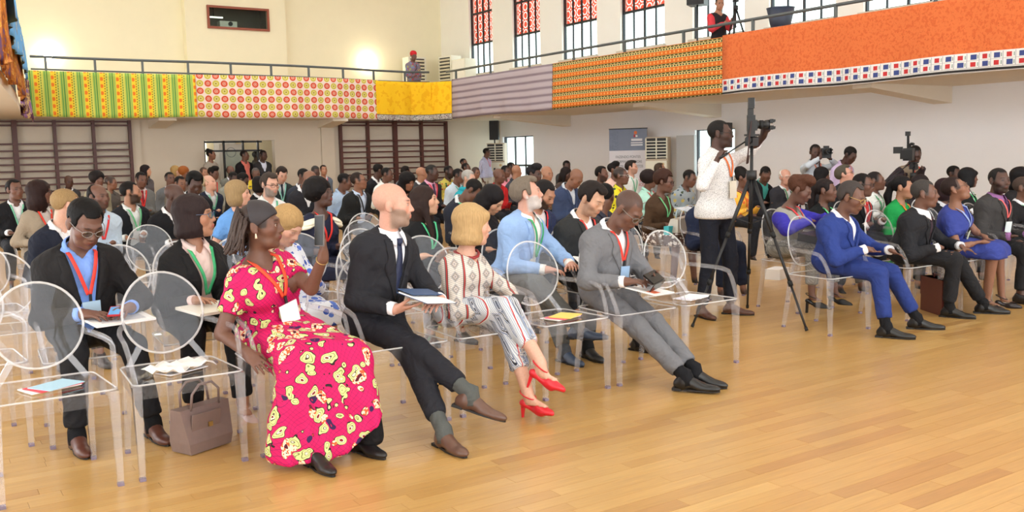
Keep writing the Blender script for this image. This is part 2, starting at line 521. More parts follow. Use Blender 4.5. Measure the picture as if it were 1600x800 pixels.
# light passes through the thin printed cloth
nt = M_SCREEN.node_tree; p_ = nt.nodes['Principled BSDF']
p_.inputs['Transmission Weight'].default_value = 0.0
tl = nt.nodes.new('ShaderNodeBsdfTranslucent'); ms = nt.nodes.new('ShaderNodeMixShader'); ms.inputs[0].default_value = .75
nt.links.new(p_.inputs['Base Color'].links[0].from_socket, tl.inputs[0]); nt.links.new(p_.outputs[0], ms.inputs[1]); nt.links.new(tl.outputs[0], ms.inputs[2])
nt.links.new(ms.outputs[0], nt.nodes['Material Output'].inputs[0])
wn = 0
def window(y0, y1, z0, z1, cols, trans, screen_z=None, thick=.03):
    global wn
    wn += 1
    x = XW + .1
    w_ = empty('window_%d' % wn, (x, y0, z0), kind='structure')
    W, H = y1 - y0, z1 - z0
    for yy in (0, W): MB().box((0, yy, H / 2), (.035, thick, H / 2)).build('frame_side', M_DARKMETAL, w_)
    for zz in (0, H): MB().box((0, W / 2, zz), (.035, W / 2, thick)).build('frame_rail', M_DARKMETAL, w_)
    for k in range(1, cols):
        MB().box((0, W * k / cols, H / 2), (.022, thick * (.75 if k % 2 == 0 else .45), H / 2)).build('mullion', M_DARKMETAL, w_)
    for t in trans: MB().box((0, W / 2, t - z0), (.03, W / 2, .028)).build('transom', M_DARKMETAL, w_)
    zs = [z0] + list(trans) + [z1]
    for k in range(cols):
        for a, b in zip(zs[:-1], zs[1:]):
            MB().box((.01, W * (k + .5) / cols, (a + b) / 2 - z0), (.003, W / cols / 2, (b - a) / 2)).build('pane', M_GLASS, w_)
    if screen_z:
        MB().box((.09, W / 2, (screen_z + z1) / 2 - z0), (.004, W / 2, (z1 - screen_z) / 2)).build('printed_screen', M_SCREEN, w_)
    MB().box((-.08, W / 2, -.035), (.12, W / 2 + .05, .03)).build('sill', M_WALLW, w_)
for i, (a, b) in enumerate(WINY):
    window(a, b, WZ0, WZ1, 4, (4.85, 5.75, 6.5), 4.85)
window(14.0, 15.18, .95, 1.97, 2, (), None, .02)
window(21.47, 23.02, .02, 2.03, 3, (1.2,), None, .03)

# doorway in the lower back wall and the bright foyer behind it
door = empty('door_1', (7.3, YB, 0), kind='structure')
for x in (-.86, -.38, .1, .48):
    MB().box((x, .1, 1.0), (.022, .03, 1.0)).build('door_post', M_BLACK, door)
for z in (1.97, 1.75):
    MB().box((-.14, .1, z), (.72, .03, .022)).build('door_rail', M_BLACK, door)
for a, b in ((-.36, .08), (.12, .46)):
    MB().box(((a + b) / 2, .1, .98), ((b - a) / 2, .004, .76)).build('door_pane', M_GLASS, door)
fl = bpy.data.lights.new('foyer_light', 'POINT'); fl.energy = 45; fl.color = (1, .95, .85); fl.shadow_soft_size = .3
flo = bpy.data.objects.new('foyer_light', fl); flo.location = (7.2, 24.9, 2.2); COL.objects.link(flo)
MB().box((7.75, YU - .6, 1.1), (.3, .02, 1.0)).build('wall_foyer_panel', plain('grey_panel', (150, 146, 140), .7), kind='structure')
t = empty('poster_stand', (7.42, 24.3, 0), label='white printed poster stand seen through the doorway', category='poster')
MB().box((0, 0, .98), (.3, .01, .96)).build('sheet', M_PAPER, t)
MB().box((0, 0, .02), (.3, .12, .02)).build('base', M_DARKMETAL, t)
MB().tube([(.12 * math.cos(k / 24 * 6.283), -.012, 1.72 + .12 * math.sin(k / 24 * 6.283)) for k in range(24)], .008, 6, True).build('ring_mark', plain('grey_print', (150, 156, 168), .7), t)

# wall lamps of the back wall
M_LAMP = emit_mat('lamp_glow', (255, 244, 214), 40)
for x, z, lab in ((3.59, 4.27, 'lit round wall lamp above the yellow and green cloth'), (12.4, 4.40, 'lit round wall lamp left of the balcony spectator')):
    o = empty('wall_lamp', (x, YU, z), label=lab, category='lamp', group='lamps of the upper back wall')
    MB().box((0, -.015, 0), (.08, .015, .08)).build('back_plate', M_WHITEPLASTIC, o)
    b = MB()
    b.tube([(0, -.04, -.10), (0, -.1, -.09), (0, -.16, -.06), (0, -.2, 0), (0, -.16, .06), (0, -.1, .09), (0, -.04, .10)], [.02, .05, .07, .05, .07, .05, .02], 12)
    bm_ = MB().tube([(0, -.03, 0), (0, -.05, 0), (0, -.1, 0), (0, -.15, 0), (0, -.17, 0)], [.06, .1, .13, .09, .02], 20)
    bm_.build('glass_shade', M_LAMP, o, True)
    pl = bpy.data.lights.new('wall_lamp_light', 'POINT'); pl.energy = 7; pl.color = (1, .93, .74); pl.shadow_soft_size = .12
    po = bpy.data.objects.new('wall_lamp_light', pl); po.location = (x, YU - .30, z); COL.objects.link(po)

# wall bars
def wall_bars(name_x, x_ups, lab):
    o = empty('wall_bars', (x_ups[0], YB - .09, 0), label=lab, category='wall bars', group='gymnastic wall bars')
    for i, x in enumerate(x_ups):
        MB().box((x - x_ups[0], 0, 1.25), (.05 if i in (2,) else .032, .06, 1.23)).build('upright', M_BARS, o)
    lens = {}
    for a, b in zip(x_ups[:-1], x_ups[1:]):
        L = round(b - a, 2)
        if L not in lens:
            q = MB(); q.box((L / 2, 0, 0), (L / 2, .018, .02)); lens[L] = q.mesh('rung'); lens[L].materials.append(M_BARS)
        for k in range(15):
            z = 2.45 if k == 0 else 2.366 if k == 1 else 1.961 - .15 * (k - 2)
            r = link('rung', lens[L], o); r.location = (a - x_ups[0], -.03, z)
wall_bars(0, [9.939, 10.718, 11.527, 12.333, 13.117], 'dark red wooden wall bars under the yellow cloth')
wall_bars(0, [0.77, 1.56, 2.336, 3.131, 3.93, 4.711], 'dark red wooden wall bars under the yellow and green cloth')

# ---------------------------------------------------------------- balcony railings
def rail(pts, posts, label):
    o = empty('balcony_railing', (pts[0][0], pts[0][1], 2.68), label=label, category='railing', group='railing of the balcony')
    off = np.array((pts[0][0], pts[0][1], 2.68))
    P = [np.array((x, y, 3.76)) - off for x, y in pts]
    MB().tube(P, .028, 8).build('top_rail', M_RAIL, o, True)
    MB().tube([p - np.array((0, 0, .26)) for p in P], .018, 8).build('mid_rail', M_RAIL, o, True)
    seg = np.cumsum([0] + [np.linalg.norm(P[i + 1] - P[i]) for i in range(len(P) - 1)])
    for k in range(posts):
        s_ = seg[-1] * (k + .3) / posts
        i = min(np.searchsorted(seg, s_, 'right') - 1, len(P) - 2)
        q = P[i] + (P[i + 1] - P[i]) * ((s_ - seg[i]) / (seg[i + 1] - seg[i]))
        MB().box((q[0], q[1], .54), (.022, .022, .54)).build('post', M_RAIL, o)
rail([(x + (.08 if i < 5 else 0), y + .08) for i, (x, y) in enumerate(PATH[5:14])], 10, 'grey steel railing along the back balcony above the patterned cloths')
rail([(12.70, 22.2), (12.70, 17), (12.70, 12), (12.70, 6), (12.70, 0)], 13, 'grey steel railing along the right balcony above the orange cloth')
rail([(x - .08, y) for x, y in PATH[1:6]], 9, 'grey steel railing of the left balcony under the blue cloth')

# ---------------------------------------------------------------- printed cloths hung over the railings
def arc_pts(path, n):
    P = np.array(path, float)
    seg = np.r_[0, np.cumsum(np.linalg.norm(np.diff(P, axis=0), axis=1))]
    s_ = np.linspace(0, seg[-1], n)
    return np.stack([np.interp(s_, seg, P[:, 0]), np.interp(s_, seg, P[:, 1])], 1), s_

def cloth(label, path, z0, z1, mat, seed, out=.05, wave=.025, sag=.02, name='printed_cloth', group='printed cloths hung from the balcony', z1b=None, z0b=None):
    r = np.random.RandomState(seed)
    pts, s_ = arc_pts(path, max(24, int(1.2 * 14 * max(1, len(path)))))
    n = len(pts); m = 12
    tan = np.gradient(pts, axis=0); tan /= np.linalg.norm(tan, axis=1, keepdims=True)
    nor = np.stack([tan[:, 1], -tan[:, 0]], 1)          # towards the hall
    L = s_[-1]
    P = np.zeros((n, m, 3)); U = np.zeros((n, m, 2))
    ph = r.rand(4) * 6.28
    for j in range(m):
        f = j / (m - 1)                                # 0 bottom, 1 top
        wv = wave * (1 - f * .8) * (np.sin(s_ * 5.1 + ph[0] + f) + .6 * np.sin(s_ * 11.3 + ph[1]) + .8 * np.sin(s_ * 2.1 + ph[2]))
        d = out + .02 * (1 - f) + wv
        P[:, j, :2] = pts + nor * d[:, None]
        t_ = s_ / L
        bot = z0 + ((z0b if z0b is not None else z0) - z0) * t_; top = z1 + ((z1b if z1b is not None else z1) - z1) * t_
        bot = bot + sag * np.sin(s_ * 1.7 + ph[3]) * .7
        P[:, j, 2] = bot + (top - bot) * f
        U[:, j, 0] = s_; U[:, j, 1] = f * (z1 - z0)
    o = link(name, grid_mesh(name, P, U, .006), None, mat, label=label, category='cloth', group=group)
    return o

def p_green(nt, x, y, z):
    c = C(nt, (196, 204, 92))
    f = (x / .325).fract()
    c.over(f.between(.0, .10), (120, 168, 84)); c.over(f.between(.14, .20), (104, 160, 76)); c.over(f.between(.20, .23), (70, 120, 60))
    c.over(f.between(.28, .34), (150, 186, 88)); c.over(f.between(.40, .74), (244, 206, 58))
    g = (y / .15).fract() - .5
    c.over(f.between(.42, .60) * g.abs().lt(.3) * (((f - .5) * 4) * ((f - .5) * 4) + g * g * 3).lt(.22), (238, 128, 44))
    h = (y / .055).fract()
    c.over(f.between(.66, .71) * h.lt(.5), (64, 58, 40)); c.over(f.between(.80, .84) * h.gt(.5), (60, 70, 40)); c.over(f.between(.88, .92), (232, 216, 96))
    return c
def p_rings(nt, x, y, z):
    c = C(nt, (240, 220, 206))
    cx, cy = x / .185, y / .172
    par = (cx.floor() + cy.floor()).mod(2.0)
    a, b = cx.fract() - .5, cy.fract() - .5
    r = (a * a + b * b).sqrt()
    c.over(r.lt(.43), C(nt, (204, 190, 72)).over(par.gt(.5), (216, 84, 56)))
    c.over(r.between(.17, .21), (240, 226, 200)); c.over(r.lt(.06), C(nt, (70, 60, 40)).over(par.gt(.5), (250, 232, 220)))
    return c
def p_yellow(nt, x, y, z):
    c = C(nt, (252, 200, 34))
    n = noise_x(nt, 9)
    c.over(n.gt(.56), (244, 182, 26))
    bd = y.lt(.17)
    c.over(bd, (206, 200, 190))
    n2 = noise_x(nt, 32)
    c.over(bd * n2.gt(.58), (120, 84, 96)); c.over(bd * n2.lt(.42), (96, 104, 90)); c.over(y.lt(.02), (60, 56, 50)); c.over(y.between(.15, .17), (120, 110, 90))
    return c
def p_mauve(nt, x, y, z):
    c = C(nt, (206, 194, 196))
    zig = ((x / .07).fract() - .5).abs() * .05
    f = ((y + zig) / .165).fract()
    c.over(((y + zig) / .028).fract().lt(.5), (164, 146, 154))
    c.over(f.lt(.34) * ((y - zig) / .02).fract().lt(.7), (112, 94, 106))
    return c
def p_orange_stripe(nt, x, y, z):
    c = C(nt, (222, 114, 42))
    f = (y / .163).fract()
    dx = (x / .11).fract() - .5
    dots = lambda lo, hi, w_, sh: f.between(lo, hi) * ((x / .11 + sh).fract() - .5).abs().lt(w_)
    c.over(f.between(.0, .20), (82, 82, 40)); c.over(dots(.05, .13, .16, 0.), (224, 214, 150))
    c.over(f.between(.18, .24), (196, 120, 50)); c.over(f.between(.34, .6) * dx.abs().lt(.14), (246, 178, 100)); c.over(f.between(.66, .70), (190, 84, 30))
    c.over(f.between(.72, .98), (222, 210, 140)); c.over(f.between(.77, .93) * ((x / .075).fract()).lt(.68), (66, 62, 42))
    return c
def p_orange(nt, x, y, z):
    c = C(nt, (222, 116, 64))
    n = noise_x(nt, 22, detail=4); n2 = noise_x(nt, 60)
    c.over(n.gt(.55), (212, 102, 54)); c.over(n2.gt(.66), (190, 88, 44))
    bd = y.lt(.27)
    c.over(bd, (232, 228, 224))
    cx, cy = (x + .02) / .17, (y - .06) / .1
    par = (cx.floor() + cy.floor() * 1.0).mod(2.0); a, b = cx.fract(), cy.fract()
    inn = bd * y.between(.06, .26)
    c.over(inn * a.between(.3, .8) * b.between(.15, .85) * par.lt(.5), (66, 78, 134)); c.over(inn * a.between(.3, .72) * b.between(.18, .82) * par.gt(.5), (196, 56, 58))
    c.over(inn * (a - .02).abs().lt(.03), (150, 150, 160)); c.over(inn * b.lt(.05), (170, 165, 165)); c.over(inn * a.between(.86, .95) * b.between(.25, .75), (140, 160, 150))
    c.over(y.lt(.045), (60, 58, 58)); c.over(y.lt(.012), (236, 230, 226))
    return c
def p_blue(nt, x, y, z):
    c = C(nt, (112, 184, 244)); n = noise_x(nt, 2.2)
    c.over(n.gt(.56), (130, 160, 196))
    a, b = (x / .5).fract() - .5, (y / .3).fract() - .5
    c.over((a * a * 4 + b * b).sqrt().between(.10, .22), (206, 220, 216)); c.over(y.gt(.78), (96, 150, 205))
    return c
def p_brown(nt, x, y, z):
    c = C(nt, (196, 116, 48)); n = noise_x(nt, 5, detail=3)
    c.over(n.gt(.56), (150, 84, 44)); c.over(n.gt(.62), (104, 70, 110)); c.over((n - .45).abs().lt(.012), (226, 176, 70))
    return c
def p_purple(nt, x, y, z):
    c = C(nt, (96, 56, 80)); n = noise_x(nt, 6, detail=3)
    c.over(n.gt(.5), (214, 180, 120)); c.over(n.gt(.56), (150, 110, 160))
    return c
BZ = 2.5
cloth('yellow and green striped cloth at the left of the back balcony', [(2.52, 21.95), (3.3, 22.02), (4.6, 22.0), (5.95, 21.9)], BZ, 3.46, pattern('yellow_green_print', p_green), 1)
cloth('cream cloth printed with red and olive rings on the back balcony', [(5.95, 21.9), (8.2, 21.95), (9.6, 22.12), (10.72, 22.38)], BZ, 3.47, pattern('ring_print', p_rings), 2, z1b=3.5)
cloth('plain yellow cloth with a grey border at the balcony corner', [(10.62, 22.34), (11.7, 22.46), (12.3, 22.3), (12.64, 21.75)], BZ - .04, 3.48, pattern('yellow_print', p_yellow), 3, out=.09, wave=.03)
cloth('pale mauve zigzag cloth beside the yellow cloth', [(12.62, 21.7), (12.62, 19.5), (12.62, 17.15)], BZ, 3.52, pattern('mauve_print', p_mauve), 4)
cloth('orange and green striped cloth on the right balcony', [(12.62, 17.17), (12.62, 14), (12.62, 11.98)], BZ, 3.52, pattern('orange_stripe_print', p_orange_stripe), 5, wave=.012, sag=.008)
cloth('plain orange cloth with a red white and blue border', [(12.6, 12.0), (12.6, 9), (12.6, 6), (12.6, 1.0)], BZ - .01, 3.54, pattern('orange_print', p_orange), 6, out=.06)
cloth('blue printed cloth folded over the left balcony rail', [(1.0, 10.5), (1.15, 12.6), (1.85, 17.5), (2.3, 21.1)], 2.98, 3.80, pattern('blue_print', p_blue), 7, out=.13, wave=.022, z0b=3.2, sag=.05)
cloth('orange and brown printed cloth hanging on the left balcony', [(0.9, 9.5), (1.15, 12.6), (1.85, 17.5), (2.22, 20.6)], 2.52, 3.7, pattern('brown_print', p_brown), 8, out=.05, wave=.03, z0b=2.75, sag=.06)
cloth('dark purple printed cloth at the corner of the left balcony', [(2.16, 20.0), (2.3, 21.2), (2.5, 21.9)], 2.44, 3.25, pattern('purple_print', p_purple), 9, out=.07, wave=.05, sag=.08)
# ================================================================ CLEAR ARMCHAIRS
M_SHEET = clear_mat('clear_acrylic_sheet', (253, 253, 254), 0.8, 0.04, 0.02, (236, 236, 240))
M_ROD = clear_mat('clear_acrylic_rod', (250, 250, 252), 1.4, 0.05, 0.09, (248, 247, 250))
M_RIM = clear_mat('clear_acrylic_edge', (250, 250, 252), 1.4, 0.06, 0.34, (255, 255, 255))
M_GLIDE = clear_mat('chair_glide', (196, 184, 204), 0.8, 0.2, 0.35, (190, 178, 200))

def chair_parts():
    parts = []
    # oval back: a bowed disc with a thicker rim
    tilt = 0.16
    def ov(r, t, off=0.0):
        x = .203 * r * math.sin(t); h = .212 * r * math.cos(t)
        y = .055 * (x / .2) ** 2 * -1 + off
        return (x, .275 + y * .6 + h * math.sin(tilt), .722 + h * math.cos(tilt))
    n = 40; b = MB()
    vs, fs = [], []
    for side, off in ((0, -.004), (1, .004)):
        base = len(vs); vs.append(ov(0, 0, off))
        for ri in (.5, .97):
            vs += [ov(ri, 2 * math.pi * k / n, off) for k in range(n)]
        for k in range(n):
            k2 = (k + 1) % n
            f1 = (base, base + 1 + k, base + 1 + k2); f2 = (base + 1 + k, base + 1 + n + k, base + 1 + n + k2, base + 1 + k2)
            fs += [f1, f2] if side == 0 else [f1[::-1], f2[::-1]]
    b.add(vs, fs)
    parts.append(('backrest', b.mesh('backrest', True), M_SHEET, None))
    b = MB().tube([ov(1, 2 * math.pi * k / n) for k in range(n)], .0065, 6, True)
    parts.append(('rim', b.mesh('rim', True), M_RIM, 'backrest'))
    # seat: rounded trapezium plate, slightly dished, with a deep apron lip
    poly = []
    for (cx, cy, r, a0) in ((.225, -.20, .035, -90), (.185, .195, .05, 0), (-.185, .195, .05, 90), (-.225, -.20, .035, 180)):
        for k in range(5):
            a = math.radians(a0 + 90 * k / 4); poly.append((cx + r * math.cos(a), cy + r * math.sin(a)))
    b = MB().prism(poly, .452, .462)
    parts.append(('seat', b.mesh('seat'), M_SHEET, None))
    b = MB(); m = len(poly); vs = []
    for (x, y) in poly:
        bow = .014 * (1 - (x / .25) ** 2) if y < -.15 else 0
        for s_, z in ((1.0, .463), (1.0, .392 + bow), (.975, .392 + bow), (.975, .452)):
            vs.append((x * s_, y * s_, z))
    fs = []
    for i in range(m):
        j = (i + 1) % m
        for k in range(3):
            fs.append((i * 4 + k, i * 4 + k + 1, j * 4 + k + 1, j * 4 + k))
    b.add(vs, [f[::-1] for f in fs])
    parts.append(('apron', b.mesh('apron'), M_SHEET, None))
    b = MB(); loop = [(x, y, .463) for x, y in poly]; b.tube(loop, .0045, 4, True)
    parts.append(('seat_edge', b.mesh('seat_edge'), M_RIM, 'seat'))
    for sx in (1, -1):
        b = MB()
        ctl = [(.197, .245, .68), (.235, .15, .672), (.258, .04, .668), (.268, -.06, .664), (.268, -.125, .65), (.262, -.165, .60), (.255, -.20, .53), (.25, -.222, .46)]
        b.tube([(sx * x, y, z) for x, y, z in ctl], .0165, 6, flat=.75)
        parts.append(('arm', b.mesh('arm', True), M_ROD, None))
        b = MB().bar((sx * .125, .243, .565), (sx * .2, .215, .45), .03, .016, (0, 1, 0))
        parts.append(('strut', b.mesh('strut'), M_ROD, None))
        b = MB().bar((sx * .245, -.215, .455), (sx * .246, -.225, .014), .042, .042, (0, 1, 0), .026, .026)
        parts.append(('leg', b.mesh('leg'), M_ROD, None))
        b = MB().box((sx * .246, -.225, .008), (.014, .014, .008)); parts.append(('glide', b.mesh('glide'), M_GLIDE, len(parts) - 1))
        b = MB().bar((sx * .2, .205, .455), (sx * .212, .275, .014), .038, .038, (0, 1, 0), .024, .024)
        parts.append(('leg', b.mesh('leg'), M_ROD, None))
        b = MB().box((sx * .212, .276, .008), (.013, .013, .008)); parts.append(('glide', b.mesh('glide'), M_GLIDE, len(parts) - 1))
    return parts

CHAIR_PARTS = chair_parts()
def chair(x, y, label, rz=0.0, group=None):
    o = empty('clear_armchair', (x, y, 0), rz, label=label, category='chair')
    if group: o['group'] = group
    made = []
    for name, me, mat, par in CHAIR_PARTS:
        if len(me.materials) == 0: me.materials.append(mat)
        p = o
        if isinstance(par, str): p = [q for q in made if q.name.startswith(par)][0]
        elif par is not None: p = made[par]
        made.append(link(name, me, p))
    return o
# ================================================================ FIGURES: smooth-union bodies meshed by surface nets
def V3(*a): return np.array(a, float)
def unit(v):
    v = np.asarray(v, float); return v / (np.linalg.norm(v) + 1e-12)
def rotz(a):
    c, s = math.cos(a), math.sin(a); return np.array(((c, -s, 0), (s, c, 0), (0, 0, 1.0)))
def rotx(a):
    c, s = math.cos(a), math.sin(a); return np.array(((1.0, 0, 0), (0, c, -s), (0, s, c)))
def roty(a):
    c, s = math.cos(a), math.sin(a); return np.array(((c, 0, s), (0, 1.0, 0), (-s, 0, c)))
def lerp(a, b, t): return np.asarray(a) * (1 - t) + np.asarray(b) * t

def axis_lines(lo, hi, step, fine):
    out = [lo]
    while out[-1] < hi:
        p = out[-1]; s = step
        for a, b, st in fine:
            gap = max(a - p, p - b, 0.0)
            s = min(s, st + gap * .35)
        out.append(p + s)
    return np.array(out)

class Field:
    def __init__(s, lo, hi, step, fine=()):
        s.ax = [axis_lines(lo[i], hi[i], step, [(f[0][i], f[1][i], f[2]) for f in fine]) for i in range(3)]
        s.V = np.full([len(a) for a in s.ax], 0.5, np.float32)
        s.pad = step * 1.6
        s.mn = np.array(lo); s.mx = np.array(hi)
    def block(s, lo, hi, grow):
        sl = []
        for i in range(3):
            a = s.ax[i]
            i0 = max(0, int(np.searchsorted(a, lo[i] - grow)) - 1); i1 = min(len(a), int(np.searchsorted(a, hi[i] + grow)) + 1)
            if i1 <= i0: return None
            sl.append(slice(i0, i1))
        return tuple(sl)
    def pts(s, sl):
        x = s.ax[0][sl[0]].astype(np.float32)[:, None, None]; y = s.ax[1][sl[1]].astype(np.float32)[None, :, None]; z = s.ax[2][sl[2]].astype(np.float32)[None, None, :]
        return x, y, z
    def add(s, pr, k=0.02, op='u', inf=0.0):
        lo, hi = bounds(pr); lo = lo - inf; hi = hi + inf
        sl = s.block(lo, hi, k + s.pad)
        if sl is None: return
        d = dist(pr, *s.pts(sl)) - inf
        A = s.V[sl]
        if op == 'u':
            h = np.maximum(k - np.abs(A - d), 0) / k
            s.V[sl] = np.minimum(A, d) - h * h * k * .25
        else:
            d = -d
            h = np.maximum(k - np.abs(A - d), 0) / k
            s.V[sl] = np.maximum(A, d) + h * h * k * .25
    def trim(s, c, n, rad):
        """flat cut through a limb at c, removing the side n points to, within rad of c"""
        c = np.asarray(c); n = unit(n)
        sl = s.block(c - rad, c + rad, 0)
        if sl is None: return
        x, y, z = s.pts(sl)
        pl = (x - c[0]) * n[0] + (y - c[1]) * n[1] + (z - c[2]) * n[2]
        r2 = (x - c[0]) ** 2 + (y - c[1]) ** 2 + (z - c[2]) ** 2
        A = s.V[sl]
        s.V[sl] = np.where(r2 < rad * rad, np.maximum(A, pl), A)
    def wrinkle(s, amp, freq, seed):
        r = np.random.RandomState(seed)
        x, y, z = s.pts((slice(None),) * 3)
        acc = 0
        for i in range(4):
            d = r.randn(3); d[2] *= 1.3; d /= np.linalg.norm(d)
            f = freq * (0.7 + .9 * i / 3)
            acc = acc + np.sin((x * d[0] + y * d[1] + z * d[2]) * f + r.rand() * 6.28 + 1.3 * np.sin((x * d[1] - y * d[0] + z * .6) * f * .45 + r.rand() * 6))
        s.V += (acc * amp * .4).astype(np.float32)
        acc = 0
        for i in range(3):        # sharper creases
            d = r.randn(3); d[2] *= 1.6; d /= np.linalg.norm(d)
            t = np.sin((x * d[0] + y * d[1] + z * d[2]) * freq * .62 + r.rand() * 6.28 + 1.6 * np.sin((x * d[2] + y * d[0] - z * d[1]) * freq * .3 + r.rand() * 6))
            acc = acc + (1 - np.abs(t)) ** 5
        s.V += (acc * amp * .9).astype(np.float32)
    def sample(s, P):
        P = np.atleast_2d(P)
        idx, fr = [], []
        for i in range(3):
            a = s.ax[i]
            j = np.clip(np.searchsorted(a, P[:, i]) - 1, 0, len(a) - 2)
            idx.append(j); fr.append(np.clip((P[:, i] - a[j]) / (a[j + 1] - a[j]), 0, 1))
        out = 0
        for k in range(8):
            o = (k & 1, (k >> 1) & 1, (k >> 2) & 1)
            wgt = 1
            for i in range(3): wgt = wgt * (fr[i] if o[i] else 1 - fr[i])
            out = out + wgt * s.V[idx[0] + o[0], idx[1] + o[1], idx[2] + o[2]]
        inside = np.all((P > s.mn) & (P < s.mx), axis=1)
        return np.where(inside, out, .5)

def shoot(fields, P, d, reach=.5, step=.006):
    """march points P along d until the first field surface; returns hit points (or None where nothing is met)"""
    P = np.atleast_2d(P).astype(float); d = unit(d)
    n = int(reach / step)
    hit = np.full(len(P), np.nan); prev = np.full(len(P), .5)
    for i in range(n):
        q = P + d * (i * step)
        v = np.min([f.sample(q) for f in fields], axis=0)
        new = np.isnan(hit) & (v <= 0)
        t = prev / np.maximum(prev - v, 1e-6)
        hit[new] = ((i - 1 + t) * step)[new]
        prev = v
        if not np.isnan(hit).any(): break
    return P + d * np.nan_to_num(hit, nan=reach * .5)[:, None], ~np.isnan(hit)

# primitives
def cap(a, b, ra, rb=None): return ('c', np.asarray(a, float), np.asarray(b, float), ra, ra if rb is None else rb)
def ell(c, r, R=None): return ('e', np.asarray(c, float), np.asarray(r, float), None if R is None else np.asarray(R, float))
def rbox(c, h, R=None, rd=.005): return ('b', np.asarray(c, float), np.asarray(h, float), None if R is None else np.asarray(R, float), rd)
def tor(c, R, r, R3, zs=1.0): return ('t', np.asarray(c, float), R, r, np.asarray(R3, float), zs)

def bounds(p):
    if p[0] == 'c': return np.minimum(p[1] - p[3], p[2] - p[4]), np.maximum(p[1] + p[3], p[2] + p[4])
    if p[0] == 'e':
        h = p[2] if p[3] is None else np.sqrt(((p[3] * p[2][None, :]) ** 2).sum(1)); return p[1] - h, p[1] + h
    if p[0] == 'b':
        h = p[2] + p[4] if p[3] is None else np.abs(p[3]) @ (p[2] + p[4]); return p[1] - h, p[1] + h
    h = p[2] + p[3] * max(1, 1 / p[5]); return p[1] - h, p[1] + h

def dist(p, x, y, z):
    if p[0] == 'c':
        a, b = p[1].astype(np.float32), p[2].astype(np.float32); ab = b - a; L = float(ab @ ab) + 1e-9
        X_, Y_, Z_ = x - a[0], y - a[1], z - a[2]
        t = np.clip((X_ * ab[0] + Y_ * ab[1] + Z_ * ab[2]) / np.float32(L), 0, 1)
        return np.sqrt((X_ - t * ab[0]) ** 2 + (Y_ - t * ab[1]) ** 2 + (Z_ - t * ab[2]) ** 2) - (np.float32(p[3]) + t * np.float32(p[4] - p[3]))
    c = p[1].astype(np.float32); q = [x - c[0], y - c[1], z - c[2]]
    R = p[4] if p[0] == 't' else p[3]
    if R is not None:
        R = R.astype(np.float32)
        q = [q[0] * R[0, i] + q[1] * R[1, i] + q[2] * R[2, i] for i in range(3)]
    if p[0] == 'e':
        r = p[2].astype(np.float32)
        k0 = np.sqrt((q[0] / r[0]) ** 2 + (q[1] / r[1]) ** 2 + (q[2] / r[2]) ** 2)
        k1 = np.sqrt((q[0] / r[0] ** 2) ** 2 + (q[1] / r[1] ** 2) ** 2 + (q[2] / r[2] ** 2) ** 2)
        return k0 * (k0 - 1) / np.maximum(k1, 1e-6)
    if p[0] == 'b':
        h = p[2].astype(np.float32)
        e = [np.abs(q[i]) - h[i] for i in range(3)]
        o = np.sqrt(np.maximum(e[0], 0) ** 2 + np.maximum(e[1], 0) ** 2 + np.maximum(e[2], 0) ** 2)
        return o + np.minimum(np.maximum(e[0], np.maximum(e[1], e[2])), 0) - np.float32(p[4])
    a = np.sqrt(q[0] ** 2 + q[1] ** 2) - np.float32(p[2])
    return np.sqrt(a * a + (q[2] * np.float32(p[5])) ** 2) - np.float32(p[3])

def surface_net(F):
    V = F.V.copy(); V[0] = V[-1] = .5; V[:, 0] = V[:, -1] = .5; V[:, :, 0] = V[:, :, -1] = .5
    S = V < 0
    nx, ny, nz = V.shape
    cnt = np.zeros((nx - 1, ny - 1, nz - 1), np.uint8)
    for k in range(8):
        i, j, l = k & 1, (k >> 1) & 1, (k >> 2) & 1
        cnt += S[i:nx - 1 + i, j:ny - 1 + j, l:nz - 1 + l]
    act = (cnt > 0) & (cnt < 8)
    cells = np.argwhere(act)
    if len(cells) == 0: return np.zeros((0, 3)), np.zeros((0, 4), int)
    ids = np.full(act.shape, -1, np.int32); ids[act] = np.arange(len(cells))
    ci, cj, ck = cells.T
    pos = np.zeros((len(cells), 3)); num = np.zeros(len(cells))
    A = F.ax
    for axis in range(3):
        o1, o2 = [a for a in range(3) if a != axis]
        for u in (0, 1):
            for v in (0, 1):
                c0 = [ci.copy(), cj.copy(), ck.copy()]; c0[o1] += u; c0[o2] += v
                c1 = [c.copy() for c in c0]; c1[axis] += 1
                a = V[c0[0], c0[1], c0[2]]; b = V[c1[0], c1[1], c1[2]]
                m = (a < 0) != (b < 0)
                t = np.where(m, a / np.where(m, a - b, 1), 0)
                for d in range(3):
                    p0 = A[d][c0[d]]
                    pos[:, d] += np.where(m, p0 + (t * (A[d][c1[d]] - p0) if d == axis else 0), 0)
                num += m
    pos /= num[:, None]
    quads = []
    for axis in range(3):
        o1, o2 = ((1, 2), (2, 0), (0, 1))[axis]
        sl0 = [slice(None)] * 3; sl1 = [slice(None)] * 3
        sl0[axis] = slice(0, -1); sl1[axis] = slice(1, None)
        a = S[tuple(sl0)]; b = S[tuple(sl1)]
        e = np.argwhere(a != b)
        if len(e) == 0: continue
        flip = ~a[tuple(e.T)]
        def cell(d1, d2):
            q = e.copy(); q[:, o1] += d1; q[:, o2] += d2
            return ids[q[:, 0], q[:, 1], q[:, 2]]
        Q = np.stack([cell(-1, -1), cell(0, -1), cell(0, 0), cell(-1, 0)], 1)
        Q[flip] = Q[flip][:, ::-1]
        quads.append(Q)
    return pos, np.concatenate(quads)

def relax(P, Q, it=1, w=.5):
    for _ in range(it):
        acc = np.zeros_like(P); n = np.zeros(len(P))
        c = P[Q].mean(1)
        for k in range(4):
            np.add.at(acc, Q[:, k], c); np.add.at(n, Q[:, k], 1)
        P = P * (1 - w) + acc / np.maximum(n, 1)[:, None] * w
    return P

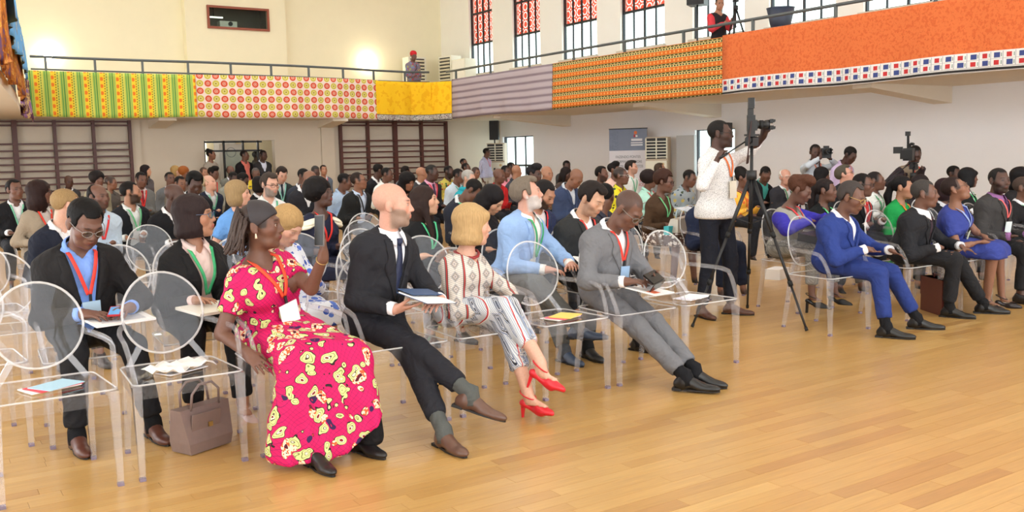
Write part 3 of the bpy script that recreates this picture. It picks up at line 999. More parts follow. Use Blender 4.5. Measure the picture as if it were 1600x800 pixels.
def net_mesh(name, F, it=1, colour=None):
    P, Q = surface_net(F)
    if it and len(Q): P = relax(P, Q, it)
    me = bpy.data.meshes.new(name)
    n, m = len(P), len(Q)
    me.vertices.add(n); me.vertices.foreach_set('co', P.astype(np.float32).ravel())
    me.loops.add(m * 4); me.loops.foreach_set('vertex_index', Q.astype(np.int32).ravel())
    me.polygons.add(m); me.polygons.foreach_set('loop_start', np.arange(0, m * 4, 4, dtype=np.int32))
    me.polygons.foreach_set('loop_total', np.full(m, 4, np.int32))
    me.update(calc_edges=True)
    me.polygons.foreach_set('use_smooth', np.ones(m, bool))
    if colour is not None and n:
        a = me.color_attributes.new('tint', 'FLOAT_COLOR', 'POINT')
        a.data.foreach_set('color', np.concatenate([colour(P), np.ones((n, 1))], 1).astype(np.float32).ravel())
    return me

def ik(a, b, l1, l2, hint):
    a = np.asarray(a, float); b = np.asarray(b, float)
    d = np.linalg.norm(b - a)
    if d > (l1 + l2) * .995:
        f = d / ((l1 + l2) * .995); l1 *= f; l2 *= f
    if d < abs(l1 - l2) * 1.05 + .02: d = abs(l1 - l2) * 1.05 + .02
    u = unit(b - a)
    x = (d * d + l1 * l1 - l2 * l2) / (2 * d)
    h = math.sqrt(max(l1 * l1 - x * x, 0))
    n = np.asarray(hint, float); n = unit(n - u * (n @ u))
    return a + u * x + n * h
# ---------------------------------------------------------------- people
def lin(c): return np.array(srgb(c)[:3])
SKIN = [(82, 56, 47), (108, 74, 60), (134, 93, 73), (170, 122, 96), (200, 154, 126), (208, 160, 138), (204, 152, 132)]
def skin_mat():
    m, nt, p = newmat('skin')
    a = nt.nodes.new('ShaderNodeVertexColor'); a.layer_name = 'tint'
    tc = nt.nodes.new('ShaderNodeTexCoord'); nz = nt.nodes.new('ShaderNodeTexNoise'); nz.inputs['Scale'].default_value = 90; nz.inputs['Detail'].default_value = 3
    nt.links.new(tc.outputs['Object'], nz.inputs['Vector'])
    mr = nt.nodes.new('ShaderNodeMapRange'); mr.inputs[3].default_value = .86; mr.inputs[4].default_value = 1.14
    nt.links.new(nz.outputs['Fac'], mr.inputs[0])
    mx = nt.nodes.new('ShaderNodeMix'); mx.data_type = 'RGBA'; mx.blend_type = 'MULTIPLY'; mx.inputs[0].default_value = 1
    nt.links.new(a.outputs[0], mx.inputs[6]); nt.links.new(mr.outputs[0], mx.inputs[7]); nt.links.new(mx.outputs[2], p.inputs['Base Color'])
    p.inputs['Roughness'].default_value = .48; p.inputs['Specular IOR Level'].default_value = .42
    b = nt.nodes.new('ShaderNodeBump'); b.inputs['Strength'].default_value = .06; b.inputs['Distance'].default_value = .004
    nt.links.new(nz.outputs['Fac'], b.inputs['Height']); nt.links.new(b.outputs['Normal'], p.inputs['Normal'])
    return m
M_SKIN = skin_mat()

def fabric(col, rough=.85, vary=.10, scale=45, bump=.12):
    return plain('cloth', col, rough, spec=.25, vary=vary, scale=scale, bump=bump)
def hairmat(col, rough=.5, strand=True):
    return plain('hair', col, rough + .1, spec=.18, vary=.35, scale=26, bump=.3, stretch=(6, 6, .35) if strand else (4, 4, 4))
def leather(col): return plain('leather', col, .35, spec=.5, vary=.12, scale=30, bump=.04)

def eye_mesh(name, iris):
    b = MB(); n, m = 14, 12
    vs = [(0, -1, 0)]
    for i in range(1, m):
        t = math.pi * i / m
        vs += [(math.sin(t) * math.cos(6.2832 * k / n), -math.cos(t), math.sin(t) * math.sin(6.2832 * k / n)) for k in range(n)]
    vs.append((0, 1, 0)); fs = [(0, 1 + (k + 1) % n, 1 + k) for k in range(n)]; mi = [2] * n
    for i in range(m - 2):
        for k in range(n):
            k2 = (k + 1) % n; fs.append((1 + i * n + k, 1 + i * n + k2, 1 + (i + 1) * n + k2, 1 + (i + 1) * n + k)); mi.append(1 if i < 1 else 0)
    e = len(vs) - 1; fs += [(e, 1 + (m - 2) * n + k, 1 + (m - 2) * n + (k + 1) % n) for k in range(n)]; mi += [0] * n
    b.add(vs, fs); me = b.mesh(name, True)
    for mt in (plain('eye_white', (196, 184, 174), .25), plain('iris' + name, iris, .2), plain('pupil', (10, 8, 8), .15)): me.materials.append(mt)
    me.polygons.foreach_set('material_index', mi)
    return me
EYES = {'brown': eye_mesh('eye_brown', (56, 34, 24)), 'blue': eye_mesh('eye_blue', (86, 112, 136))}

class NS:
    def __init__(s, **k): s.__dict__.update(k)

def head_prims(T, hs, female, R, o):
    S = lambda v: np.asarray(v) * hs
    j = .92 if female else 1.0
    pr = [(ell(T((0, .018, .034)), S((.0755, .094, .083)), R), .01),
          (ell(T((0, -.030, -.030)), S((.060 * j, .062, .084)), R), .03),
          (cap(T((-.03 * j, -.045, -.085)), T((.03 * j, -.045, -.085)), .026 * hs * j), .03),
          (ell(T((0, -.070, -.098)), S((.023, .022, .020)), R), .02),
          (ell(T((.046 * j, -.05, -.022)), S((.024, .03, .028)), R), .025), (ell(T((-.046 * j, -.05, -.022)), S((.024, .03, .028)), R), .025),
          (cap(T((-.036, -.074, .026)), T((-.012, -.083, .024)), .012 * hs), .016), (cap(T((.036, -.074, .026)), T((.012, -.083, .024)), .012 * hs), .016),
          (cap(T((0, -.083, .018)), T((0, -.106, -.026)), .0075 * hs, .012 * hs), .012),
          (ell(T((.013, -.094, -.032)), S((.009, .012, .008)), R), .008), (ell(T((-.013, -.094, -.032)), S((.009, .012, .008)), R), .008),
          (ell(T((0, -.085, -.058)), S((.03, .014, .022)), R), .012)]
    sub = [(ell(T((.032, -.094, .003)), S((.017, .012, .0105)), R), .012), (ell(T((-.032, -.094, .003)), S((.017, .012, .0105)), R), .012)]
    lf = .0072 if o.get('full_lips', True) else .0052
    post = [(cap(T((-.020, -.0885, -.0575)), T((-.004, -.0985, -.0545)), .003 * hs, lf * hs), .005), (cap(T((.020, -.0885, -.0575)), T((.004, -.0985, -.0545)), .003 * hs, lf * hs), .005),
            (cap(T((-.018, -.088, -.064)), T((.018, -.088, -.064)), .0035 * hs), .005), (ell(T((0, -.0945, -.0665)), S((.015, .0075, .0065)), R), .005)]
    lid = .0035 if o.get('lids') else .0012
    for sx in (1, -1):
        post.append((cap(T((sx * .018, -.0855, .0085 - lid)), T((sx * .046, -.077, .0065 - lid)), .0055 * hs), .006))
        post.append((cap(T((sx * .020, -.0845, -.0085 + lid)), T((sx * .045, -.077, -.0075 + lid)), .0048 * hs), .006))
        if o.get('lids'): post.append((ell(T((sx * .032, -.081, .002)), S((.015, .0125, .0125)), R), .004))
        post.append((ell(T((sx * .079, .012, -.004)), S((.009, .021, .033)), R @ rotz(sx * -.35)), .008))
        post.append((ell(T((sx * .0775, .004, -.03)), S((.009, .012, .012)), R), .006))
        sub.append((cap(T((sx * .009, -.104, -.041)), T((sx * .009, -.098, -.034)), .0035 * hs), .003))
    return pr, sub, post

def hand_prims(w, d, n, side, curl, hs, fine):
    """wrist w, direction d, palm normal n, side +1 left / -1 right"""
    d = unit(d); n = np.asarray(n, float); n = unit(n - d * (n @ d)); l = -side * np.cross(d, n)
    R = np.stack([l, n, d], 1)
    out = [(ell(w + d * .052 * hs, np.array((.041, .0165, .055)) * hs, R), .012), (cap(w - d * .01, w + d * .03 * hs, .0265 * hs, .026 * hs), .02)]
    if not fine:
        t = math.radians(curl); b = w + d * .09 * hs; e = b + (d * math.cos(t) + n * math.sin(t)) * .07 * hs
        out.append((ell((b + e) / 2, np.array((.035, .012, .045)) * hs, np.stack([l, unit(np.cross(unit(e - b), l)), unit(e - b)], 1)), .015))
    else:
        for i in range(4):
            b = w + (d * (.094 - (.002, 0, .003, .012)[i]) + l * (.0305 - .0203 * i)) * hs
            L = (.072, .080, .075, .058)[i] * hs
            t = 0.0; p = b; r = .0088 * hs
            splay = l * (.10 - .065 * i)
            for fr, c in ((.45, .75), (.3, 1.0), (.25, .8)):
                t += math.radians(curl) * c * .55 * (1 + .08 * i)
                q = p + unit(d * math.cos(t) + n * math.sin(t) + splay) * L * fr
                out.append((cap(p, q, r, r * .9), .004)); p = q; r *= .9
    b = w + (d * .028 + l * .030 + n * .006) * hs
    m1 = b + unit(d * .7 + l * .62 + n * .45) * .04 * hs
    e = m1 + unit(d * .9 + l * .12 + n * (.35 + curl / 120)) * .036 * hs
    out += [(cap(b - d * .01, m1, .0145 * hs, .0108 * hs), .012), (cap(m1, e, .0105 * hs, .0088 * hs), .005)]
    return out

def strip(fields, P0, d, width, name, mat, parent, off=.004, thick=.0025, reach=.45, org=None, widths=None, extra_front=(), extra_back=()):
    """a flat ribbon laid on the clothes: start points P0 are shot along d"""
    hit, ok = shoot(fields, np.array(P0), d, reach)
    Q = [h - unit(d) * off for h, k in zip(hit, ok) if k]
    if len(Q) > 4:
        A = np.array(Q); A[1:-1] = (A[:-2] + A[1:-1] * 2 + A[2:]) / 4; Q = list(A)
    Q = list(extra_front) + Q + list(extra_back)
    if len(Q) < 2: return None
    Q = np.array(Q); n = len(Q)
    tg = np.gradient(Q, axis=0); tg /= np.linalg.norm(tg, axis=1, keepdims=True) + 1e-9
    sd = np.cross(tg, unit(d)); sd /= np.linalg.norm(sd, axis=1, keepdims=True) + 1e-9
    nr = np.cross(sd, tg)
    nr *= np.sign(-(nr @ unit(d)))[:, None] + 1e-9
    w_ = np.full(n, width) if widths is None else np.interp(np.linspace(0, 1, n), np.linspace(0, 1, len(widths)), widths)
    G = np.stack([Q - sd * w_[:, None] / 2, Q + sd * w_[:, None] / 2], 1)
    return link(name, grid_mesh(name, G, None, thick, True, np.stack([nr, nr], 1)), parent, mat)

HAIR_T = {}
def make_hair(o, T, R, hs, vox, q):
    """hair by style, in head space; returns list of (name, mesh/MB, material)"""
    st, col = q.hair, q.haircol; fem_ = q.fem
    if st in (None, 'none'): return
    lo = np.array((-.2, -.2, -.2)); hi = np.array((.2, .26, .26))
    big = {'long': -.42, 'longcurl': -.38, 'braids': -.2, 'ponytail': -.3, 'bob': -.2, 'bobround': -.2, 'wavy': -.3}
    lo[2] = big.get(st, -.16)
    corners = np.array([T((x, y, z)) for x in (lo[0], hi[0]) for y in (lo[1], hi[1]) for z in (lo[2], hi[2])])
    v = max(vox, .0045)
    F = Field(corners.min(0), corners.max(0), v)
    S = lambda a: np.asarray(a) * hs
    def E(c, r, k=.02, op='u'): F.add(ell(T(c), S(r), R), k, op)
    def K(a, b, ra, rb=None, k=.02): F.add(cap(T(a), T(b), ra * hs, (ra if rb is None else rb) * hs), k)
    t = {'buzz': .003, 'fade': .0042, 'short': .009, 'side': .014, 'recede': .008, 'flat': .018, 'slick': .009}.get(st, .010)
    cranium = lambda e: E((0, .018, .034), (.0755 + e, .094 + e, .083 + e))
    window = lambda w_=.056, h=.105, y=-.13, z=-.045, d_=.085: E((0, y, z), (w_, d_, h), .015, 's')
    x, y, z = F.pts((slice(None),) * 3)
    hc = T((0, 0, 0)); X0 = [(x - hc[0]), (y - hc[1]), (z - hc[2])]
    L = [(X0[0] * R[0, i] + X0[1] * R[1, i] + X0[2] * R[2, i]) / hs for i in range(3)]
    cut = lambda e: np.maximum(F.V, (e * hs).astype(np.float32), out=F.V)
    def front(rec=0.0):   # forehead line, temple corner, then down in front of the ear
        cut(np.minimum(.066 + rec - L[2] + 3.0 * np.maximum(np.abs(L[0]) - .034, 0) * (.35 if fem_ else .6), -.046 + rec * 1.5 - L[1] + .0 * L[0]))
    def nape(b=0.0):
        yb_ = [-.2, -.05, -.018, -.008, .002, .028, .040, .095, .2]; zb_ = [.01, -.006, -.014, -.006, .030, .030, -.030, -.072 + b, -.072 + b]
        cut((np.interp(L[1], yb_, zb_) - L[2]) * .8)
    if st in ('buzz', 'fade', 'short', 'side', 'flat'):
        cranium(t)
        if st == 'flat': E((0, .0, .085), (.07, .085, .045), .03)
        if st == 'side': E((.0, -.03, .095), (.06, .06, .03), .03); E((0, .03, .01), (.080, .088, .06), .03)
        front({'side': .008, 'short': .006}.get(st, .008)); nape()
        F.wrinkle(.0009 if st in ('buzz', 'fade') else .0016, 260 if st != 'side' else 110, 8)
    elif st == 'recede':
        cranium(t + .004); E((0, .03, .0), (.085, .088, .06), .02)
        cut(L[2] - .02 - (L[1] + .02) * 1.2 * (1 if q.bald else 9)) if q.bald else front(.016)
        nape()
    elif st in ('bob', 'bobround'):
        E((0, .018, .040), (.092, .108, .093)); E((0, .022, -.05), (.098, .09, .085), .04)
        if st == 'bob': E((0, .03, -.085), (.10, .088, .05), .03)
        cut(-.118 - L[2]); window(.052, .10, -.125, -.05)
        if st == 'bob' and q.fringe: E((0, -.075, .055), (.062, .03, .032), .02)
    elif st in ('long', 'wavy'):
        E((0, .018, .036), (.090, .106, .092)); E((0, .03, -.05), (.095, .08, .08), .04)
        K((0, .06, -.06), (0, .075, -.30 if st == 'long' else -.2), .075, .06, .04)
        for sx in (1, -1): K((sx * .075, .0, -.02), (sx * .085, -.045, -.29 if st == 'long' else -.19), .03, .02, .03)
        window(.05, .12, -.125, -.05)
    elif st == 'longcurl':
        E((0, .02, .04), (.115, .12, .10)); E((0, .035, -.08), (.125, .095, .11), .05); K((0, .06, -.1), (0, .07, -.24), .09, .07, .04)
        window(.054, .12, -.14, -.05)
    elif st == 'afro':
        E((0, .03, .045), (.125, .125, .115)); window(.06, .115, -.15, -.055, .10); cut(-.09 - L[2])
    elif st == 'smallafro':
        E((0, .024, .042), (.102, .112, .105)); front(.0); nape()
    elif st in ('updo', 'bun', 'ponytail', 'braids', 'puff', 'wrap', 'turban'):
        cranium(.008); front(); nape(-.01)
        if st == 'updo': E((0, .06, .10), (.075, .08, .06), .03)
        if st == 'bun': E((0, .075, .105), (.05, .05, .045), .015)
        if st == 'puff': E((0, -.02, .115), (.085, .075, .05), .03); E((0, .08, .05), (.07, .06, .07), .03)
        if st == 'ponytail':
            E((0, .105, .03), (.035, .04, .035), .02); K((0, .12, .02), (0, .15, -.09), .035, .04); K((0, .15, -.09), (0, .13, -.25), .04, .022)
        if st == 'turban': E((0, .02, .07), (.088, .105, .075), .02)
    if st in ('afro', 'smallafro', 'longcurl', 'puff', 'updo'): F.wrinkle(.0035, 150, 3)
    elif st in ('bob', 'bobround', 'long', 'wavy'): F.wrinkle(.0018, 120, 4)
    me = net_mesh('hair', F, 1)
    link('hair', me, o, hairmat(col, .55, st not in ('afro', 'smallafro', 'longcurl', 'puff', 'buzz', 'fade')))

def person(label, H, hy=50, hp=0, hr=0, seat=True, pelvis=None, py=0, sy=None, sex='m', skin=1, hair='fade', haircol=(22, 18, 17), bald=False, fringe=True,
           top='suit', jc=(34, 36, 42), sc=(232, 232, 236), tie=None, zb=.42, sleeve=1.0, lc=(34, 36, 42), legs='trousers', shoe=(30, 26, 26), sock=None, shoe_type='oxford',
           lan=None, badge=True, glasses=None, beard=None, wide=1.0, size=1.0, hands=None, feet=None, elbows=None, hdir=None, hnorm=None, curl=35, knees=None, foot_dir=None, foot_up=None,
           group=None, mats=None, lanb=.5, lids=False, eyes='brown', hs=1.03, hem=.92, lod=None, scalp=None, collar=True, extras=None, lap=False, wr=1.0, bdn=.8, lips=None, full_lips=True, watch=None):
    q = NS(hair=hair, haircol=haircol, bald=bald, fringe=fringe, fem=sex == 'f')
    mats = mats or {}
    fem = sex == 'f'
    H = np.asarray(H, float)
    dep = float((H - np.array((0, 0, EYE))) @ fw) if lod is None else lod
    hv = min(max(.0047, .00104 * dep), .018); cv = min(max(.0100, .0023 * dep), .036); fine_hands = dep < 7.2
    a_h, a_s = math.radians(hy), math.radians(hy * .3 if sy is None else sy)
    a_p = math.radians(py)
    fwd = lambda a: np.array((math.sin(a), -math.cos(a), 0.0)); lft = lambda a: np.array((math.cos(a), math.sin(a), 0.0))
    if pelvis is None:
        pelvis = (H[0] - .02, H[1] + (.10 if hp < 20 else .16), .565) if seat else (H[0], H[1] + .02, .95 * size)
    Pw = np.asarray(pelvis, float)
    org = np.array((Pw[0], Pw[1], 0.0))
    Hc = H - org; P = Pw - org
    loc = lambda p: np.asarray(p, float) - org
    Rh = rotz(a_h) @ roty(math.radians(hr)) @ rotx(math.radians(hp))
    T = lambda p: Hc + Rh @ (np.asarray(p, float) * hs)
    upH = Rh @ np.array((0, 0, 1.0))
    N = Hc - upH * .125 * hs - np.array((0, 0, .045)) - fwd(a_s) * (.03 + .05 * math.sin(math.radians(max(hp, 0)))) + fwd(a_h) * -.008
    u = unit(N - P); L = float(np.linalg.norm(N - P)); k = L / .5
    f_ = fwd(a_s); f_ = unit(f_ - u * (f_ @ u)); l_ = np.cross(u, f_)
    RT = np.stack([l_, -f_, u], 1)
    fp = fwd(a_p); lp = lft(a_p); RP = np.stack([lp, -fp, np.array((0, 0, 1.0))], 1)
    W = wide
    if fem:
        torso = [(ell(P + np.array((0, 0, .015)), np.array((.172 * W, .128 * W, .115)), RP), .05), (ell(P + u * .19 * k + f_ * .012, np.array((.128 * W, .10 * W, .16 * k)), RT), .06),
                 (ell(P + u * .36 * k, np.array((.143 * W, .102 * W, .155 * k)), RT), .06)]
        for sx in (1, -1): torso.append((ell(P + u * .325 * k + l_ * sx * .072 * W + f_ * .082 * W, np.array((.062, .055, .062)) * W, RT), .04))
        sw = .132 * (.6 + .4 * W)
    else:
        torso = [(ell(P + np.array((0, 0, .015)), np.array((.162 * W, .125 * W, .115)), RP), .05), (ell(P + u * .18 * k + f_ * .015 * W, np.array((.146 * W, .112 * W, .16 * k)), RT), .06),
                 (ell(P + u * .36 * k, np.array((.168 * W, .118 * W, .16 * k)), RT), .06)]
        sw = .158 * (.6 + .4 * W)
    Sh = {1: P + u * (L - .095) + l_ * sw - f_ * .005, -1: P + u * (L - .095) - l_ * sw - f_ * .005}
    shr = .054 if fem else .064
    torso.append((cap(Sh[1] - l_ * .02, Sh[-1] + l_ * .02, shr), .06))
    for sx in (1, -1): torso.append((cap(N - u * .012, Sh[sx] + u * .012, .05 if fem else .056, shr * .8), .04))
    neck = cap(N - u * .03, T((0, .016, -.045)), .047 if fem else .056, .046 if fem else .055)
    # arms
    ua, fa = .285 * size * (.94 if fem else 1), .255 * size * (.94 if fem else 1)
    Wr, El = {}, {}
    for sx in (1, -1):
        if hands and hands.get(sx) is not None: Wr[sx] = loc(hands[sx])
        elif seat: Wr[sx] = P + fp * (.27 + .03 * sx) + lp * sx * .085 + np.array((0, 0, .135 + .02 * (sx + 1)))
        else: Wr[sx] = Sh[sx] - np.array((0, 0, .5 * size)) + f_ * .06 + l_ * sx * .05
        hint = loc(elbows[sx]) - Sh[sx] if elbows and elbows.get(sx) is not None else (l_ * sx * .42 - u * .5 - f_ * .75)
        El[sx] = ik(Sh[sx], Wr[sx], ua, fa, hint)
    # legs
    hip = {sx: P + lp * sx * .092 * W for sx in (1, -1)}
    th, sh = .43 * size, .43 * size
    An, Kn = {}, {}
    for sx in (1, -1):
        if feet and feet.get(sx) is not None: An[sx] = loc(feet[sx])
        elif seat: An[sx] = np.array((hip[sx][0] + lp[0] * sx * .03, hip[sx][1], 0)) + fp * (.43 + .04 * sx) + np.array((0, 0, .09))
        else: An[sx] = np.array((hip[sx][0], hip[sx][1], .09)) + lp * sx * .03
        hint = loc(knees[sx]) - hip[sx] if knees and knees.get(sx) is not None else (fp * .6 + np.array((0, 0, .8)) if seat else fp)
        Kn[sx] = ik(hip[sx], An[sx], th, sh, hint)
    # ------------------------------------------------ body (skin)
    allp = [p for p, _ in torso] + [neck]
    armp, legp, handp = [], [], []
    ra = (.044, .037, .036, .026) if fem else (.050, .042, .041, .029)
    fat = .75 + .25 * W
    for sx in (1, -1):
        wv = Wr[sx]
        armp.append([(cap(Sh[sx], El[sx], ra[0] * fat, ra[1] * fat), .02), (cap(El[sx], wv, ra[2] * fat, ra[3]), .015)])
        dvec = unit(np.asarray(hdir[sx], float)) if hdir and hdir.get(sx) is not None else unit(unit(wv - El[sx]) + (fp * .25 if seat else 0))
        nvec = np.asarray(hnorm[sx], float) if hnorm and hnorm.get(sx) is not None else (np.array((0, 0, -1.0)) if seat else -l_ * sx)
        handp.append(hand_prims(wv, dvec, nvec, sx, curl[sx] if isinstance(curl, dict) else curl, .98 if not fem else .9, fine_hands))
        legp.append([(cap(hip[sx], Kn[sx], .082 * fat, .056 * fat), .03), (cap(Kn[sx], An[sx], .054 * fat, .036), .02)])
    lo, hi = np.full(3, 9.0), np.full(3, -9.0)
    hp_, hsub, hpost = head_prims(T, hs, fem, Rh, dict(full_lips=full_lips, lids=lids))
    for pr in allp + [p for g in (armp + handp + legp) for p, _ in g] + [p for p, _ in hp_]:
        b0, b1 = bounds(pr); lo = np.minimum(lo, b0); hi = np.maximum(hi, b1)
    ex = .06
    hl, hh = Hc - .15, Hc + .15
    finez = [(hl, hh, hv)]
    if fine_hands:
        for g in handp:
            bs = [bounds(p) for p, _ in g]; finez.append((np.min([b[0] for b in bs], 0), np.max([b[1] for b in bs], 0), max(.0055, hv * 1.1)))
    bare_legs = legs in ('skirt', 'dress', 'bare')
    F = Field(lo - ex, hi + ex, min(max(cv * 2.1, .02), .05), finez)
    for p, kk in torso: F.add(p, kk, inf=-.006)
    F.add(neck, .03)
    for p, kk in hp_: F.add(p, kk)
    for p, kk in hsub: F.add(p, kk, 's')
    for p, kk in hpost: F.add(p, kk)
    for g in armp + legp:
        for p, kk in g: F.add(p, kk)
    for g in handp:
        for p, kk in g: F.add(p, kk)
    for sx in (1, -1):
        fd = unit(np.asarray(foot_dir[sx], float)) if foot_dir and foot_dir.get(sx) is not None else unit(fp + lp * sx * .15)
        up = unit(np.asarray(foot_up[sx], float)) if foot_up and foot_up.get(sx) is not None else np.array((0, 0, 1.0))
        F.add(cap(An[sx] - up * .05, An[sx] + fd * .12 - up * .066, .03, .02), .02)
    base = lin(SKIN[skin]); hcv = lin(haircol)
    lipc = lin(lips) if lips else base * np.array((1.0, .66, .64)) + np.array((.012, 0, 0))
    def tint(Pv):
        qv = (Pv - Hc) @ Rh / hs
        c = np.tile(base, (len(Pv), 1))
        def m(cx, cy, cz, rx, ry, rz, col, amt=1.0, sym=True):
            xx = np.abs(qv[:, 0]) if sym else qv[:, 0]
            d = np.sqrt(((xx - cx) / rx) ** 2 + ((qv[:, 1] - cy) / ry) ** 2 + ((qv[:, 2] - cz) / rz) ** 2)
            a = np.clip((1.25 - d) / .5, 0, 1)[:, None] * amt
            c[:] = c * (1 - a) + col * a
        m(.045, -.06, -.02, .03, .04, .025, base * np.array((1.12, .94, .92)), .5)
        if beard:
            bc, amt = beard
            z_, y_, x_ = qv[:, 2], qv[:, 1], np.abs(qv[:, 0])
            low = np.clip((-.038 - z_ + np.clip(x_ - .04, 0, 1) * .9) / .014, 0, 1)
            a = low * np.clip((.018 - y_) / .02, 0, 1) * np.clip((z_ + .135) / .01, 0, 1)
            a = (a * amt)[:, None]
            c[:] = c * (1 - a) + lin(bc) * a
        m(0, -.098, -.061, .021, .02, .0105, lipc, .9 if not beard else .8)
        m(.031, -.088, .0265, .019, .03, .0045, hcv * .9, .75 if not fem else .65)
        if dep > 7.5: m(.032, -.09, .004, .014, .02, .0065, np.array((.006, .004, .004)), .85)
        else: m(.032, -.09, .0095, .015, .02, .0028, np.array((.01, .006, .005)), .7)
        if dep >= 9.5 and (not bare_legs or True):
            lowz = Pv[:, 2] < .105
            c[lowz] = lin(shoe)
        sc2 = scalp or ((haircol, .85) if hair in ('buzz', 'fade', 'short', 'flat', 'slick') else None)
        if sc2:
            sc_, amt = sc2
            rec_ = .008 if not fem else .0
            a = np.clip(np.maximum(qv[:, 2] - .066 - rec_ - 1.8 * np.maximum(np.abs(qv[:, 0]) - .034, 0), qv[:, 1] + .046 - 1.5 * rec_) / .010 + .6, 0, 1) * np.clip((qv[:, 2] - np.interp(qv[:, 1], [-.2, -.05, -.018, -.008, .002, .028, .040, .095, .2], [.01, -.006, -.014, -.006, .030, .030, -.030, -.072, -.072])) / .010 + .6, 0, 1) * amt
            c[:] = c * (1 - a[:, None]) + lin(sc_) * a[:, None]
        return c
    o = link('person', net_mesh('person', F, 1, tint), None, M_SKIN, label=label, category='person')
    o.location = org
    if group: o['group'] = group
    # eyes
    if dep < 7.5:
        for sx in (1, -1):
            e = link('eye', EYES[eyes], o)
            M_ = Matrix((Rh * .0116 * hs).tolist()).to_4x4(); M_.translation = Vector(T((sx * .0318, -.0757, .0012)))
            e.matrix_local = M_
    make_hair(o, T, Rh, hs, hv * 1.15, q)
    # ------------------------------------------------ clothes
    seed = int(abs(hash_s(label))) % 9973
    shells = []
    def torso_field(inf, prims, margin=.1):
        lo_, hi_ = np.full(3, 9.0), np.full(3, -9.0)
        for p in prims:
            b0, b1 = bounds(p); lo_ = np.minimum(lo_, b0); hi_ = np.maximum(hi_, b1)
        return Field(lo_ - margin, hi_ + margin, cv)
    def coords(F_):
        x, y, z = F_.pts((slice(None),) * 3)
        d = [x - P[0], y - P[1], z - P[2]]
        xl = d[0] * l_[0] + d[1] * l_[1] + d[2] * l_[2]; yf = d[0] * f_[0] + d[1] * f_[1] + d[2] * f_[2]; zu = (d[0] * u[0] + d[1] * u[1] + d[2] * u[2]) / L
        return xl, yf, zu
    tp = [p for p, _ in torso]
    armc = [p for g in armp for p, _ in g]
    frac = sleeve
    def arm_clothes(F_, e0, e1, e2, fr, kk=.03):
        for i, sx in enumerate((1, -1)):
            if fr <= 0: continue
            if fr >= .55:
                t_ = (fr - .5) / .5; end = lerp(El[sx], Wr[sx], t_)
                F_.add(cap(Sh[sx], El[sx], ra[0] * fat + e0, ra[1] * fat + e1), kk); F_.add(cap(El[sx], end, ra[1] * fat + e1, lerp(ra[1] * fat + e1, ra[3] + e2, t_)), .012)
                if dep < 12: F_.trim(end, unit(Wr[sx] - El[sx]), .07)
            else:
                end = lerp(Sh[sx], El[sx], fr / .5); F_.add(cap(Sh[sx], end, ra[0] * fat + e0, ra[0] * fat + e1 + .006), kk); F_.trim(end, unit(El[sx] - Sh[sx]), .09)
    jacketed = top in ('suit', 'open')
    # inner shirt or main top
    if top in ('suit', 'open', 'shirt', 'blouse', 'dress', 'vest'):
        e = .008 if jacketed else .014
        noarm = jacketed or top == 'vest'
        F2 = torso_field(e, tp + ([] if noarm else armc))
        for p, kk in torso: F2.add(p, kk, inf=e)
        if not seat and top == 'shirt': F2.add(tp[0], .05, inf=.034); F2.add(ell(P - np.array((0, 0, .03)), np.array((.172 * W, .135 * W, .12)), RP), .03, inf=.02)
        if not noarm: arm_clothes(F2, .012, .014, .010, frac)
        if collar and top in ('suit', 'open', 'shirt'):
            make_collar(o, T, N, u, f_, l_, fem, fabric(sc, scale=30) if 'top' not in mats or jacketed else mats['top'], open_=not tie)
        xl, yf, zu = coords(F2)
        if not jacketed and wr: F2.wrinkle(.0030 * wr, 75, seed)
        neckv = {'blouse': .13, 'dress': .13, 'vest': .16}.get(top, .075 if collar else .10)
        wv = np.maximum(zu - (1.0 - neckv), 0) * (.55 if top in ('blouse', 'dress', 'vest') else .40)
        if not tie or top in ('blouse', 'dress', 'vest'): F2.V = np.maximum(F2.V, -np.maximum(np.abs(xl) - wv, .01 - yf)).astype(np.float32)
        if top in ('blouse', 'dress', 'vest'): F2.V = np.maximum(F2.V, ((zu - 1.0) * L).astype(np.float32))
        if not seat and top in ('shirt', 'blouse'): F2.V = np.maximum(F2.V, (-.06 / L - zu) * L).astype(np.float32)
        nm = {'blouse': 'blouse', 'dress': 'dress_top', 'vest': 'vest'}.get(top, 'shirt')
        link(nm, net_mesh(nm, F2, 1), o, mats.get('top') or fabric(sc, scale=30))
        shells.append(F2)
    if top == 'vest':   # waistcoat: the sleeves are of another cloth
        F3 = torso_field(0, armc); arm_clothes(F3, .036, .026, .014, 1.0); F3.wrinkle(.003, 80, seed + 1)
        link('sleeves', net_mesh('sleeves', F3, 1), o, fabric(jc)); shells.append(F3)
    if jacketed:
        F4 = torso_field(0, tp + armc)
        for p, kk in torso: F4.add(p, kk, inf=.022)
        if seat:
            for sx in (1, -1): F4.add(cap(hip[sx] + np.array((0, 0, .01)), lerp(hip[sx], Kn[sx], .22) + np.array((0, 0, .005)), .098 * fat, .085 * fat), .04)
        else: F4.add(ell(P - np.array((0, 0, .05)), np.array((.178 * W, .138 * W, .14)), RP), .04)
        arm_clothes(F4, .019, .020, .015, .95 if frac >= .9 else frac, .04)
        if wr: F4.wrinkle(.0030 * wr, 60, seed + 2)
        T4 = F4.V.copy()
        xl, yf, zu = coords(F4)
        wv = np.clip((zu - zb) / (1 - zb), 0, 1.2) * (.062 if top == 'suit' else .05) + np.clip(zb - zu, 0, 1) * .16 + (0 if top == 'suit' else .035)
        F4.V = np.maximum(F4.V, -np.maximum(np.abs(xl) - wv, .015 - yf)).astype(np.float32)
        F4.V = np.maximum(F4.V, ((zu - 1.03 - .16 * np.clip(.3 - yf / .1, 0, 1)) * L).astype(np.float32))
